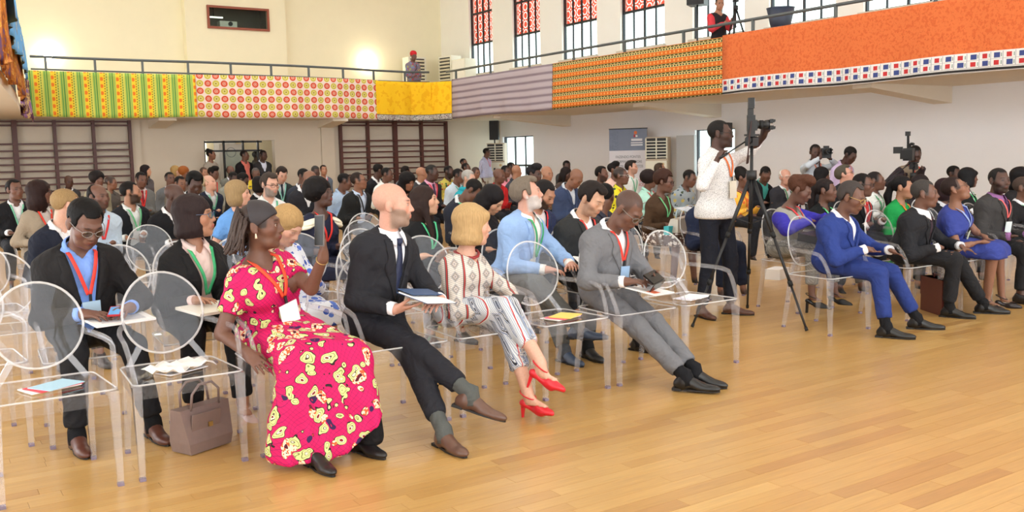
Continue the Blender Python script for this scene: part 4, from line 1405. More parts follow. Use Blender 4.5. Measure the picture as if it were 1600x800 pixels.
        if dep < 13:
            g = np.clip((zu - zb) / .12, 0, 1) * np.clip((1.02 - zu) / .1, 0, 1)
            lap_ = np.maximum(np.maximum(np.abs(xl) - wv - .062 * g * np.clip(1.25 - (zu - zb) * .5, .4, 1), wv - np.abs(xl)), .02 - yf)
            F4.V = np.minimum(F4.V, np.maximum(T4 - .007, lap_)).astype(np.float32)
        if seat: F4.V = np.maximum(F4.V, (F4.pts((slice(None),) * 3)[2] * -1 + (.455 if True else 0)).astype(np.float32))
        link('jacket', net_mesh('jacket', F4, 1), o, mats.get('jacket') or fabric(jc, scale=55, vary=.08))
        shells.append(F4)
        if dep < 13: make_lapels(o, F4, P, u, l_, f_, L, zb, top, mats.get('jacket') or fabric(jc, scale=55, vary=.08), dep)
        if frac >= .9 and dep < 12:
            for sx in (1, -1):
                dv = unit(Wr[sx] - El[sx]); c_ = Wr[sx] - dv * .012
                link('cuff', MB().tube([c_ - dv * .03, c_ + dv * .016, c_ + dv * .016, c_ - dv * .02], [ra[3] + .010, ra[3] + .010, ra[3] + .006, ra[3] + .004], 16).mesh('cuff', True), o, fabric(sc, scale=30))
    # legs
    if legs == 'trousers':
        prs = [cap(hip[s], Kn[s], .1) for s in (1, -1)] + [cap(Kn[s], An[s], .07) for s in (1, -1)] + [tp[0]]
        cv_ = cv; cv = cv * 1.35
        F5 = torso_field(0, prs, .05)
        cv = cv_
        F5.add(tp[0], .03, inf=.012)
        for sx in (1, -1):
            end = lerp(Kn[sx], An[sx], hem)
            F5.add(cap(hip[sx], Kn[sx], .094 * fat, .072 * fat), .03); F5.add(cap(Kn[sx], end, .071 * fat, .060 * fat), .02)
        if wr: F5.wrinkle(.0032 * wr, 55, seed + 5)
        if dep < 12:
            for sx in (1, -1): F5.trim(lerp(Kn[sx], An[sx], hem), unit(An[sx] - Kn[sx]), .1)
        if seat: F5.V = np.maximum(F5.V, .30 * 0 + np.where(F5.pts((slice(None),) * 3)[1] > P[1] + .02, .455 - F5.pts((slice(None),) * 3)[2], -1)).astype(np.float32)
        link('trousers', net_mesh('trousers', F5, 1), o, mats.get('legs') or fabric(lc, scale=50, vary=.08)); shells.append(F5)
    elif legs in ('skirt', 'dress'):
        end = {s: lerp(Kn[s], An[s], hem - 1 if hem > 1 else .12) for s in (1, -1)}
        prs = [cap(hip[s], Kn[s], .13) for s in (1, -1)] + [cap(Kn[s], end[s], .13) for s in (1, -1)] + [tp[0]]
        F5 = torso_field(0, prs, .07)
        F5.add(tp[0], .04, inf=.014)
        for sx in (1, -1):
            F5.add(cap(hip[sx], Kn[sx], .10 * fat, .082 * fat), .05); F5.add(cap(Kn[sx], end[sx], .085 * fat, .10 * fat), .06)
        F5.add(cap((hip[1] + hip[-1]) / 2, (Kn[1] + Kn[-1]) / 2, .088 * fat, .075 * fat), .06); F5.add(cap((Kn[1] + Kn[-1]) / 2, (end[1] + end[-1]) / 2, .08, .10), .06)
        F5.wrinkle(.006, 40, seed + 5)
        em = (end[1] + end[-1]) / 2
        F5.trim(em, unit((An[1] + An[-1]) / 2 - (Kn[1] + Kn[-1]) / 2), .4)
        link('skirt', net_mesh('skirt', F5, 1), o, mats.get('legs') or mats.get('top') or fabric(lc)); shells.append(F5)
    # shoes
    if dep < 9.5:
        for sx in (1, -1):
            fd = np.asarray(foot_dir[sx], float) if foot_dir and foot_dir.get(sx) is not None else fp + lp * sx * .15
            up = unit(np.asarray(foot_up[sx], float)) if foot_up and foot_up.get(sx) is not None else np.array((0, 0, 1.0))
            fd = unit(fd - up * (fd @ up)); A_ = An[sx]; ls = np.cross(up, fd); RF = np.stack([ls, -fd, up], 1)
            if sock is not None and shoe_type == 'oxford':
                link('sock', MB().tube([A_ - up * .055 + fd * .022, A_ - up * .02 + fd * .012, A_ + up * .012 + fd * .004, lerp(A_, Kn[sx], .08), lerp(A_, Kn[sx], .2), lerp(A_, Kn[sx], .42)], [.046, .048, .046, .042, .044, .05], 14).mesh('sock', True), o, fabric(sock, scale=80))
            make_shoe(o, A_, fd, up, RF, shoe_type, shoe, fem, cv)
    # tie
    front = lambda xs, zs: [P + u * (z_ * L) + l_ * x_ + f_ * .34 for x_, z_ in zip(xs, zs)]
    if tie and shells:
        zs = np.linspace(.985, .22, 16)
        strip([shells[0]], front([0] * 16, zs), -f_, .07, 'tie', fabric(tie, .5), o, .008, .006, widths=[.036, .03, .045, .06, .07, .08, .085])
        kn, ok = shoot([shells[0]], np.array(front([0], [.97])), -f_, .45)
        if ok[0]: link('tie_knot', MB().tube([kn[0] + u * .016 + f_ * .008, kn[0] + f_ * .014, kn[0] - u * .022 + f_ * .012], [.019, .021, .014], 10).mesh('tie_knot', True), o, fabric(tie, .5))
    # lanyard and badge
    if lan and shells:
        m_ = fabric(lan, .6, .06)
        lst = []
        Ft = torso_field(0, tp)
        for p, kk in torso: Ft.add(p, kk, inf=.025 if jacketed else .017)
        Ft.add(neck, .03)
        zs = np.linspace(1.0, lanb, 14); ok_ = []
        for sx in (1, -1):
            t_ = (1.0 - zs) / (1.0 - lanb)
            xs = sx * (.064 * (1 - t_) + .005)
            side = N + u * .012 + l_ * sx * (.072 if not fem else .062) + f_ * .01
            r_ = strip([Ft], front(xs, zs), -f_, .019, 'lanyard', m_, o, .006, .003, extra_front=[side])
            if r_: lst.append(r_)
        if badge and lst:
            c_, ok = shoot([Ft], np.array(front([0.004], [lanb])), -f_, .5); 
            if ok[0]:
                dn_ = unit(-u * .8 + np.array((0, 0, -.45)))
                c2, ok2 = shoot([Ft], np.array([front([0.004], [lanb - .25])[0]]), -f_, .5)
                if ok2[0]: dn_ = unit(unit(c2[0] - c_[0]) - u * bdn)
                nr_ = unit(np.cross(dn_, l_)); nr_ = nr_ * np.sign(nr_ @ f_)
                Rb = np.stack([l_, nr_, -dn_], 1)
                bs = badge if isinstance(badge, (tuple, list)) else (.085, .115, (226, 232, 240))
                cc = c_[0] + dn_ * (bs[1] / 2 + .035) + nr_ * .02
                MB().box(c_[0] + dn_ * .02 + nr_ * .012, (.008, .003, .024), Rb).build('clip', M_DARKMETAL, lst[-1])
                bd = MB().box(cc, (bs[0] / 2, .0025, bs[1] / 2), Rb).build('badge', plain('badge_card', bs[2], .5), lst[-1])
                if dep < 7 and len(bs) > 3:
                    MB().box(cc + nr_ * .003 - Rb[:, 2] * bs[1] * -.22, (bs[0] * .4, .0008, bs[1] * .12), Rb).build('badge_print', plain('badge_print', bs[3], .5), lst[-1])
    if glasses:
        gm = plain('glasses_frame', glasses if isinstance(glasses, tuple) else (24, 22, 24), .35, spec=.6)
        b = MB(); rr = .0022
        for sx in (1, -1):
            cx = sx * .0325
            b.tube([T((cx + .0245 * math.cos(t), -.1035 + abs(sx * .0245 * math.cos(t) + .0) * .0 + .012 * max(0, sx * math.cos(t)) ** 2, .002 + .018 * math.sin(t))) for t in np.linspace(0, 6.2832, 16)[:-1]], rr, 5, True)
            b.tube([T((sx * .0565, -.0915, .008)), T((sx * .076, -.05, .01)), T((sx * .0815, .012, .012))], rr, 5)
        b.tube([T((-.0085, -.1035, .006)), T((0, -.106, .009)), T((.0085, -.1035, .006))], rr, 5)
        g_ = b.build('glasses', gm, o, True)
        if dep < 7:
            for sx in (1, -1):
                lm = MB(); pts = [T((sx * .0325 + .024 * math.cos(t), -.1033, .002 + .0175 * math.sin(t))) for t in np.linspace(0, 6.2832, 17)[:-1]]
                lm.add([p - Rh[:, 1] * .0006 for p in pts] + [p + Rh[:, 1] * .0006 for p in pts], [tuple(range(16)), tuple(range(31, 15, -1))] + [(i, 16 + i, 16 + (i + 1) % 16, (i + 1) % 16) for i in range(16)])
                lm.build('lens', M_GLASS, g_)
    info = NS(o=o, P=P + org, N=N + org, u=u, f=f_, l=l_, Wr={s: Wr[s] + org for s in Wr}, El={s: El[s] + org for s in El}, Kn={s: Kn[s] + org for s in Kn}, An={s: An[s] + org for s in An}, H=H, Rh=Rh, T=lambda p: T(p) + org, shells=shells, org=org, L=L, dep=dep, F=F)
    return info

def make_collar(o, T, N, u, f_, l_, fem, mat, open_=True):
    ax = unit(T((0, .016, -.045)) - N); fr = unit(f_ - ax * (f_ @ ax)); lf = np.cross(ax, fr)
    r0 = .057 if fem else .065
    n = 15
    for sx in (1, -1):
        G = np.zeros((n, 3, 3))
        for i in range(n):
            t = i / (n - 1); ph = math.pi - t * (math.pi - (.42 if open_ else .22))
            dirv = fr * math.cos(ph) + lf * sx * math.sin(ph)
            wing = max(0, (t - .55) / .45)
            top = N + ax * (.052 - .030 * wing * (1.2 if open_ else .5)) + dirv * (r0 + .004) + fr * (.014 * wing)
            edge = N + ax * (.016 - .052 * wing ** 1.3) + dirv * (r0 + .020 + .006 * wing) + fr * (.034 * wing) + lf * sx * .016 * wing
            G[i, 0] = top; G[i, 1] = lerp(top, edge, .5) + dirv * .004; G[i, 2] = edge
        link('collar', grid_mesh('collar', G, None, .004), o, mat)

def make_lapels(o, F4, P, u, l_, f_, L, zb, top, mat, dep):
    n, m = 14, 4
    add = 0 if top == 'suit' else .035
    for sx in (1, -1):
        st = []
        for i in range(n):
            zt = zb + (1.0 - zb) * i / (n - 1) * .97
            w_ = np.clip((zt - zb) / (1 - zb), 0, 1.2) * (.062 if top == 'suit' else .05) + add + .004
            g = (i / (n - 1)); wd = .010 + .062 * min(1, g / .62)
            if g > .72: wd = .050
            if .66 < g < .74: wd = .034
            if g > .9: wd = .04
            for j in range(m): st.append(P + u * (zt * L) + l_ * sx * (w_ + wd * j / (m - 1)) + f_ * .34)
        hit, ok = shoot([F4], np.array(st), -f_, .45)
        G = hit.reshape(n, m, 3); K = ok.reshape(n, m)
        good = K.all(1)
        rows = np.nonzero(good)[0]
        if len(rows) < 5: continue
        G = G[rows[0]:rows[-1] + 1]
        if np.abs(np.diff(G @ f_, axis=0)).max() > .09: 
            keep = np.nonzero(np.abs(np.diff(G @ f_, axis=0)).max(1) > .09)[0]
            G = G[:keep[0] + 1]
        if len(G) < 4: continue
        G = G + f_ * .0055
        G[1:-1] = (G[:-2] + 2 * G[1:-1] + G[2:]) / 4
        link('lapel', grid_mesh('lapel', G if sx > 0 else G[:, ::-1], None, .006), o, mat)
    if dep < 9:
        c, ok = shoot([F4], np.array([P + u * (zb - .02) * L + l_ * .03 + f_ * .34]), -f_, .45)
        if ok[0]: link('button', MB().cyl(c[0] - f_ * .002, c[0] + f_ * .004, .010, 10).mesh('button'), o, plain('jacket_button', (30, 28, 28), .4))

def bracelet(info, side, col, off=.03, r=.031, w=.009, metal=.8, name='wristwatch', dial=True):
    a, b = info.Wr[side] - info.org, info.El[side] - info.org
    d = unit(b - a); c = a + d * off
    q = np.cross(d, np.array((0, 0, 1.0))); q = unit(q); k = np.cross(d, q)
    m = MB().tube([c + (q * math.cos(t) + k * math.sin(t)) * r for t in np.linspace(0, 6.283, 19)[:-1]], w * .55, 6, True)
    o = m.build(name, plain(name, col, .3, metal), info.o, True)
    if dial: MB().cyl(c - k * (r - .002) , c - k * (r + .008), .015, 14).build('dial', plain('watch_dial', (220, 214, 200), .3), o)

def hash_s(s):
    h = 2166136261
    for ch in s: h = ((h ^ ord(ch)) * 16777619) & 0xffffffff
    return h

def make_shoe(o, A, f, up, RF, kind, col, fem, cv):
    sc = .9 if fem else 1.0
    v = min(max(.006, cv * .6), .012)
    F = Field(A - .32, A + .32, .03, [(A - .05 - np.abs(f) * .1, A + .05 + f * .2, v)])
    # tight box instead of the wide default
    pts = np.array([A - f * .10 * sc + RF[:, 0] * a + up * b for a in (-.06, .06) for b in (-.13, .06)] + [A + f * .27 * sc + RF[:, 0] * a + up * b for a in (-.06, .06) for b in (-.13, .06)])
    F = Field(pts.min(0), pts.max(0), v)
    if kind == 'oxford':
        F.add(ell(A - up * .052 - f * .022, np.array((.036, .05, .045)) * sc, RF), .02)
        F.add(cap(A - up * .030 + f * .012, A + f * .10 - up * .062, .043 * sc, .034 * sc), .03)
        F.add(ell(A + f * .145 * sc - up * .068, np.array((.039, .085, .027)) * sc, RF), .025)
        F.add(cap(A - up * .045, A - up * .012 - f * .004, .043 * sc, .041 * sc), .015)
        F.add(cap(A + f * .02 + up * .03, A + up * .06, .036, .036), .01, 's')
        x, y, z = F.pts((slice(None),) * 3)
        d = (x - A[0]) * up[0] + (y - A[1]) * up[1] + (z - A[2]) * up[2]
        F.V = np.maximum(F.V, (-.0885 - d)).astype(np.float32)
        s_ = link('shoe', net_mesh('shoe', F, 1), o, leather(col))
        b = MB(); n = 24; out = []
        for i in range(n):
            t = 2 * math.pi * i / n; yy = math.cos(t); lat = math.sin(t) * (.038 if yy > -.2 else .033) * sc
            out.append(A + f * ((.078 + .146 * yy) * sc) + RF[:, 0] * lat * (1 - .25 * max(0, yy - .6)) - up * .088)
        b.add(out + [p + up * .010 for p in out], [tuple(range(n - 1, -1, -1)), tuple(range(n, 2 * n))] + [(i, (i + 1) % n, n + (i + 1) % n, n + i) for i in range(n)])
        b.box(A - f * .045 * sc - up * .083, (.031 * sc, .03 * sc, .008), RF)
        b.build('sole', plain('shoe_sole', (26, 22, 20), .6), s_)
        if cv < .012:
            lb = MB()
            for i in range(4):
                c = A + f * (.045 + .02 * i) - up * (.014 + .0115 * i); lb.tube([c - RF[:, 0] * .016 - up * .004, c + up * .0035, c + RF[:, 0] * .016 - up * .004], .002, 5)
            lb.build('lace', plain('shoe_lace', tuple(int(c * .6) for c in col), .7), s_)
    else:   # pump: pointed low front, slingback, thin heel; foot is arched
        hl = .095 if kind == 'platform' else .07
        F.add(cap(A + f * .075 - up * (.055 + hl * .30), A + f * .165 - up * (.058 + hl * .62), .030, .012), .02)
        F.add(ell(A + f * .11 - up * (.058 + hl * .5), (.036, .06, .02), RF), .015)
        F.add(ell(A - f * .028 - up * .062, (.027, .03, .024), RF), .015)
        F.add(cap(A - f * .02 - up * .07, A + f * .09 - up * (.07 + hl * .55), .016, .022), .02)
        if kind == 'platform': F.add(ell(A + f * .11 - up * (.075 + hl * .5), (.038, .065, .022), RF), .01)
        F.add(cap(A + f * .02 - up * .015, A + f * .085 - up * .045, .034, .024), .012, 's')
        s_ = link('shoe', net_mesh('shoe', F, 1), o, leather(col))
        MB().bar(A - f * .035 - up * .07, A - f * .04 - up * (.085 + hl), .022, .022, f, .010 if kind != 'platform' else .02, .010 if kind != 'platform' else .02).build('heel', leather(col), s_)
        MB().tube([A + f * .05 * math.cos(t) - f * .0 + RF[:, 0] * .038 * math.sin(t) - up * (.012 + .02 * math.cos(t)) for t in np.linspace(0, 6.283, 20)[:-1]], .004, 5, True).build('strap', leather(col), s_)
# ================================================================ printed fabrics worn in the crowd
def vor(nt, scale, coord='Object', rand=1.0, warp=0.0):
    tc = nt.nodes.new('ShaderNodeTexCoord'); v = nt.nodes.new('ShaderNodeTexVoronoi')
    v.inputs['Scale'].default_value = scale; v.inputs['Randomness'].default_value = rand
    if warp:
        nz = nt.nodes.new('ShaderNodeTexNoise'); nz.inputs['Scale'].default_value = 14; nz.inputs['Detail'].default_value = 1
        vm = nt.nodes.new('ShaderNodeVectorMath'); vm.operation = 'MULTIPLY_ADD'; vm.inputs[1].default_value = (warp,) * 3
        nt.links.new(tc.outputs[coord], nz.inputs['Vector']); nt.links.new(nz.outputs['Color'], vm.inputs[0]); nt.links.new(tc.outputs[coord], vm.inputs[2]); nt.links.new(vm.outputs[0], v.inputs['Vector'])
    else: nt.links.new(tc.outputs[coord], v.inputs['Vector'])
    s_ = nt.nodes.new('ShaderNodeSeparateColor'); nt.links.new(v.outputs['Color'], s_.inputs[0])
    return X(nt, v.outputs['Distance']), X(nt, s_.outputs[0]), X(nt, s_.outputs[1])
def p_pink(nt, x, y, z):
    c = C(nt, (206, 24, 94))
    g1 = ((x + z) * 42).fract() - .5; g2 = ((x - z + y * .6) * 42).fract() - .5
    c.over(g1.abs().lt(.05).max(g2.abs().lt(.05)), (140, 20, 84))
    d, r, g = vor(nt, 15, warp=.085)
    n = noise_x(nt, 75)
    k = r.lt(.50)                      # lime drops with a dark eye
    c.over(k * d.lt(.50), (44, 30, 34)); c.over(k * d.lt(.45), (206, 210, 140)); c.over(k * d.between(.33, .36), (120, 130, 70)); c.over(k * d.lt(.24), (60, 40, 40)); c.over(k * d.lt(.21), (240, 228, 196)); c.over(k * d.lt(.14), (124, 16, 34))
    k2 = r.between(.50, .80)           # speckled orange and white blossoms
    c.over(k2 * d.lt(.52), (96, 24, 44)); c.over(k2 * d.lt(.48), (240, 216, 186)); c.over(k2 * d.lt(.48) * n.gt(.52), (216, 92, 48)); c.over(k2 * d.lt(.17), (86, 14, 36))
    c.over(r.gt(.88) * d.lt(.34), (52, 28, 74)); c.over(r.gt(.88) * d.lt(.13), (180, 30, 70))
    return c
M_PINK = pattern('pink_wax_print', p_pink, 'Object', .7, .1)
def p_blouse(nt, x, y, z):
    c = C(nt, (214, 206, 196))
    s_ = (x * .95 - y * .35)
    f = (s_ / .105).fract(); g = (z / .075).fract() - .5
    a = ((f - .5) * 1.7).abs(); dd = a + g.abs()
    c.over(((z + s_ * .4) / .012).fract().lt(.35), (184, 172, 166))
    c.over(dd.between(.30, .36), (60, 56, 58)); c.over(dd.between(.20, .25), (118, 96, 88)); c.over(dd.lt(.12), (150, 140, 140)); c.over(dd.between(.42, .46), (96, 110, 128))
    c.over(f.lt(.06), (190, 70, 66)); c.over(f.between(.06, .09), (70, 60, 60)); c.over(f.gt(.95), (90, 80, 80))
    return c
M_BLOUSE = pattern('geometric_blouse_print', p_blouse, 'Object', .75, .15)
def p_blouse_legs(nt, x, y, z):
    c = C(nt, (214, 214, 214))
    s_ = x * 1.0 - y * .05; w_ = z * .8 - y * .75
    f = (s_ / .085).fract(); g = (w_ / .06).fract() - .5
    a = ((f - .5) * 1.6).abs(); dd = a + g.abs()
    c.over(((w_ * 1.0 + s_ * .3) / .012).fract().lt(.35), (150, 162, 184))
    c.over(dd.between(.30, .38), (44, 44, 52)); c.over(dd.between(.18, .24), (96, 104, 130)); c.over(dd.lt(.10), (70, 70, 80)); c.over(dd.between(.44, .5), (110, 120, 150))
    c.over(f.lt(.07), (186, 54, 58)); c.over(f.between(.07, .12), (232, 228, 222))
    return c
M_BLOUSELEG = pattern('geometric_trouser_print', p_blouse_legs, 'Object', .75, .15)
def p_dots(nt, x, y, z):
    c = C(nt, (232, 230, 230)); d, r, g = vor(nt, 150)
    return c.over(d.lt(.3), (96, 92, 100))
M_DOTS = pattern('white_speckled_shirting', p_dots, 'Object', .8, .12)
def p_plaid(nt, x, y, z):
    c = C(nt, (150, 148, 142))
    c.over(((x + y * .3) / .03).fract().lt(.3), (126, 124, 120)); c.over((z / .03 - y / .03).fract().lt(.3), (126, 124, 120)); c.over((x / .12).fract().lt(.06), (100, 98, 98)); c.over((z / .12).fract().lt(.06), (100, 98, 98))
    return c
M_PLAID = pattern('grey_plaid', p_plaid, 'Object', .85, .1)
def two_tone(name, base, cols, scale, th=.35):
    def fn(nt, x, y, z):
        c = C(nt, base); d, r, g = vor(nt, scale); n = noise_x(nt, scale * 1.6)
        for i, col in enumerate(cols):
            c.over(r.between(i / len(cols), (i + .75) / len(cols)) * d.lt(th + .08 * (i % 2)), col)
        c.over(n.gt(.66), cols[0])
        return c
    return pattern(name, fn, 'Object', .8, .1)
M_AFRO = two_tone('yellow_red_print', (190, 176, 84), [(176, 60, 50), (40, 90, 60), (226, 200, 90)], 18)
M_YELLOWPRINT = two_tone('yellow_black_print', (222, 210, 50), [(52, 50, 44), (70, 90, 60)], 14)
M_BROWNPRINT = two_tone('brown_white_print', (92, 70, 62), [(232, 226, 222), (240, 236, 232)], 24, .4)
M_GREENPRINT = two_tone('grey_green_print', (150, 160, 166), [(70, 84, 70), (190, 170, 100), (60, 70, 84)], 16)
M_ORANGEPRINT = two_tone('orange_yellow_print', (242, 186, 72), [(236, 120, 60), (250, 214, 120)], 12)
M_BLUEPRINT = two_tone('blue_white_print', (226, 230, 240), [(60, 90, 180), (90, 120, 206)], 20, .42)
M_REDPRINT = two_tone('red_blue_shirt_print', (126, 116, 130), [(176, 60, 64), (120, 130, 160), (170, 160, 90)], 16, .42)
def p_satin(nt, x, y, z):
    c = C(nt, (44, 52, 84)); return c.over(((x * .8 - z) / .02).fract().lt(.2), (60, 68, 104))
M_TIE_STRIPE = pattern('striped_tie', lambda nt, x, y, z: C(nt, (30, 26, 30)).over(((z + x) / .045).fract().lt(.3), (220, 214, 206)).over(((z + x) / .045).fract().between(.3, .5), (176, 40, 60)), 'Object', .5, 0)

# ================================================================ FRONT ROWS
def at_hands(i, s): return i.Wr[s]
BLACKHAIR = (20, 17, 17)

# woman in the pink dress
F1 = person('woman in a bright pink printed dress raising her phone', (1.61, 4.83, 1.165), hy=57, hp=0, sex='f', skin=1, hair='slick', haircol=(26, 20, 20), top='dress', mats=dict(top=M_PINK, legs=M_PINK), sleeve=.30, legs='trousers', lc=(20, 18, 20),
            pelvis=(1.70, 4.95, .565), sy=16, py=10, wide=1.22, hands={-1: (1.435, 4.61, .54), 1: (1.83, 4.53, 1.0)}, elbows={-1: (1.30, 5.02, .62), 1: (1.86, 4.66, .66)}, hdir={-1: (.35, -.7, -.5), 1: (.05, -.15, 1)}, hnorm={-1: (.5, .1, -1), 1: (-.75, .5, .1)}, curl={-1: 20, 1: 55},
            feet={-1: (1.63, 4.26, .09), 1: (1.91, 4.34, .09)}, knees={-1: (1.66, 4.42, .6), 1: (1.94, 4.46, .56)}, foot_dir={-1: (.1, -1, 0), 1: (.25, -1, 0)}, shoe=(26, 24, 26), shoe_type='oxford', sock=None,
            lan=(240, 84, 56), badge=(.115, .145, (240, 240, 244)), lanb=.56, bdn=4.0, lips=(120, 56, 56), hs=1.05, eyes='brown')
o = F1.o; T_ = lambda p: F1.T(p) - F1.org
# headband, braids and ear drop
Fb = Field(T_((0, 0, 0)) - .16, T_((0, 0, 0)) + .16, .005)
Fb.add(ell(T_((0, .018, .036)), np.array((.088, .107, .094)) * 1.05, F1.Rh), .01)
x_, y_, z_ = Fb.pts((slice(None),) * 3); c_ = T_((0, 0, 0))
l0 = [((x_ - c_[0]) * F1.Rh[0, i] + (y_ - c_[1]) * F1.Rh[1, i] + (z_ - c_[2]) * F1.Rh[2, i]) / 1.05 for i in range(3)]
Fb.V = np.maximum(Fb.V, np.maximum(.040 + .75 * (-l0[1] - .06) - l0[2], (l0[1] - .035 - .25 * (l0[2] - .05)))).astype(np.float32)
Fb.V = np.maximum(Fb.V, (-.012 - l0[2])).astype(np.float32)
link('headband', net_mesh('headband', Fb, 1), o, plain('black_headband', (44, 38, 42), .6, vary=.1, bump=.2))
rb = random.Random(4); mbb = MB()
for i in range(80):
    a = rb.uniform(-1.7, 1.7); r0 = .092
    p0 = np.array((math.sin(a) * .08, .05 + math.cos(a) * .055, .085 - abs(a) * .03 + rb.uniform(-.02, .02)))
    p1 = np.array((math.sin(a) * rb.uniform(.09, .125), .06 + math.cos(a) * rb.uniform(.06, .11), -.03)); p2 = np.array((math.sin(a) * .11, .075 + math.cos(a) * rb.uniform(.05, .1), -.09)); p3 = p2 + np.array((rb.uniform(-.03, .03), rb.uniform(-.01, .03), -rb.uniform(.01, .05)))
    pts = []
    for t in np.linspace(0, 1, 9):
        q_ = (1 - t) ** 3 * p0 + 3 * t * (1 - t) ** 2 * p1 + 3 * t * t * (1 - t) * p2 + t ** 3 * p3
        pts.append(T_(q_ + np.array((math.sin(t * 40 + i), math.cos(t * 40 + i), 0)) * .002))
    mbb.tube(pts, [.0075 - .0008 * (k % 2) for k in range(9)], 5)
mbb.build('braids', plain('braided_hair', (62, 46, 40), .55, vary=.5, scale=120, bump=.6), o, True, kind='stuff')
MB().tube([T_((.083, .004, -.035)), T_((.085, .002, -.06))], [.003, .007], 8).build('earring', plain('pearl_drop', (230, 214, 190), .3), o, True)
MB().tube([T_((-.083, .004, -.035)), T_((-.085, .002, -.06))], [.003, .007], 8).build('earring', plain('pearl_drop', (230, 214, 190), .3), o, True)
# long skirt to the floor: two knees under one cloth, hem lifted over the left shoe
Fs = Field(np.array((-.45, -.92, .0)), np.array((.52, .22, .80)), .010)
hipR, hipL, knR, knL = np.array((-.085, .0, .57)), np.array((.10, .02, .57)), np.array((-.06, -.50, .49)), np.array((.22, -.53, .48))
for a_, b_ in ((hipR, knR), (hipL, knL)): Fs.add(cap(a_, b_, .118, .092), .06)
Fs.add(cap((hipR + hipL) / 2, (knR + knL) / 2, .11, .085), .07)
Fs.add(cap(knR, (-.20, -.60, .06), .10, .085), .05); Fs.add(cap(knL, (.235, -.67, .08), .096, .108), .05); Fs.add(cap((knR + knL) / 2, (.04, -.66, .06), .10, .11), .08)
Fs.add(cap(knR + (.02, .0, -.05), (-.12, -.66, .05), .09, .08), .06)
xs_, ys_, zs_ = Fs.pts((slice(None),) * 3)
fall = np.clip((.46 - zs_) / .4, 0, 1)
Fs.V += (fall * (.013 * np.sin(xs_ * 38 + zs_ * 5) + .008 * np.sin(xs_ * 71 - zs_ * 9 + 1.0)) + .004 * np.sin(xs_ * 25 + ys_ * 40 + zs_ * 30)).astype(np.float32)
Fs.V = np.maximum(Fs.V, (.035 + .19 * np.clip((xs_ + .02) / .34, 0, 1) ** 1.6 - zs_ - .0 * ys_)).astype(np.float32)
Fs.V = np.maximum(Fs.V, np.where(ys_ > .04, .456 - zs_, -1)).astype(np.float32)
link('skirt', net_mesh('skirt', Fs, 1), o, M_PINK)
Fu = Field(np.array((.05, -.90, .02)), np.array((.48, -.44, .40)), .012)
Fu.add(cap((.235, -.62, .30), (.25, -.65, .09), .075, .072), .02); Fu.trim(np.array((.27, -.66, .045)), (0, 0, -1), .2)
link('underskirt', net_mesh('underskirt', Fu, 1), o, fabric((20, 18, 20)))

# man in the dark suit
F2 = person('bald man with a stubble beard in a black suit and navy tie', (2.40, 4.86, 1.235), hy=58, hp=2, skin=6, hair=None, beard=((142, 122, 108), .85), scalp=((170, 140, 120), .35), tie=(46, 52, 78), full_lips=False, eyes='blue', jc=(38, 38, 43), lc=(36, 36, 42), sc=(240, 240, 246), zb=.30,
            pelvis=(2.30, 4.96, .565), sy=18, py=8, hands={-1: (2.29, 4.66, .665), 1: (2.56, 4.62, .695)}, elbows={-1: (2.06, 4.93, .60), 1: (2.66, 4.85, .62)}, hdir={-1: (.85, -.35, .08), 1: (-.7, -.5, -.1)}, hnorm={-1: (.1, .2, 1), 1: (-.3, 0, -1)}, curl={-1: 18, 1: 30},
            feet={1: (2.29, 4.14, .09), -1: (2.47, 4.16, .255)}, knees={1: (2.36, 4.40, .58), -1: (2.56, 4.40, .76)}, foot_dir={1: (.02, -1, 0), -1: (.62, -.72, -.28)}, foot_up={-1: (.25, -.12, .95)}, shoe=(94, 66, 54), sock=(82, 84, 82), hem=.80, hs=1.06)
# blonde woman in the printed blouse
F3 = person('woman with a straight blonde bob in a geometric printed outfit', (2.955, 4.90, 1.085), hy=74, hp=4, sex='f', skin=5, hair='bob', haircol=(178, 146, 102), fringe=True, top='blouse', mats=dict(top=M_BLOUSE, legs=M_BLOUSELEG), sleeve=.97, legs='trousers', hem=.66,
            pelvis=(2.89, 4.97, .555), sy=22, py=14, hands={-1: (2.93, 4.64, .60), 1: (3.10, 4.66, .625)}, elbows={-1: (2.70, 4.90, .56), 1: (3.24, 4.84, .60)}, hdir={-1: (.9, -.25, .02), 1: (-.75, -.45, .0)}, hnorm={-1: (.1, .4, -.9), 1: (-.3, .5, -.6)}, curl=40,
            feet={-1: (2.99, 4.24, .325), 1: (2.95, 4.32, .15)}, knees={-1: (3.10, 4.42, .72), 1: (2.98, 4.42, .52)}, foot_dir={-1: (.60, -.74, -.30), 1: (.35, -.93, 0)}, foot_up={-1: (.2, -.2, .95)}, shoe=(206, 30, 44), shoe_type='pump', lips=(190, 90, 86), hs=1.05, wide=1.05)
T3 = lambda p: F3.T(p) - F3.org
nk = F3.N - F3.org
MB().tube([nk + np.array((math.cos(t) * .075, math.sin(t) * .07 - .01, .012 - .035 * max(0, -math.sin(t)))) for t in np.linspace(0, 6.283, 28)[:-1]], [.008 + .003 * (k % 2) for k in range(27)], 7, True).build('necklace', plain('red_beads', (142, 36, 40), .35, vary=.5, scale=60), F3.o, True)
dv = unit(F3.Wr[-1] - F3.El[-1]); wc = F3.Wr[-1] - F3.org - dv * .02
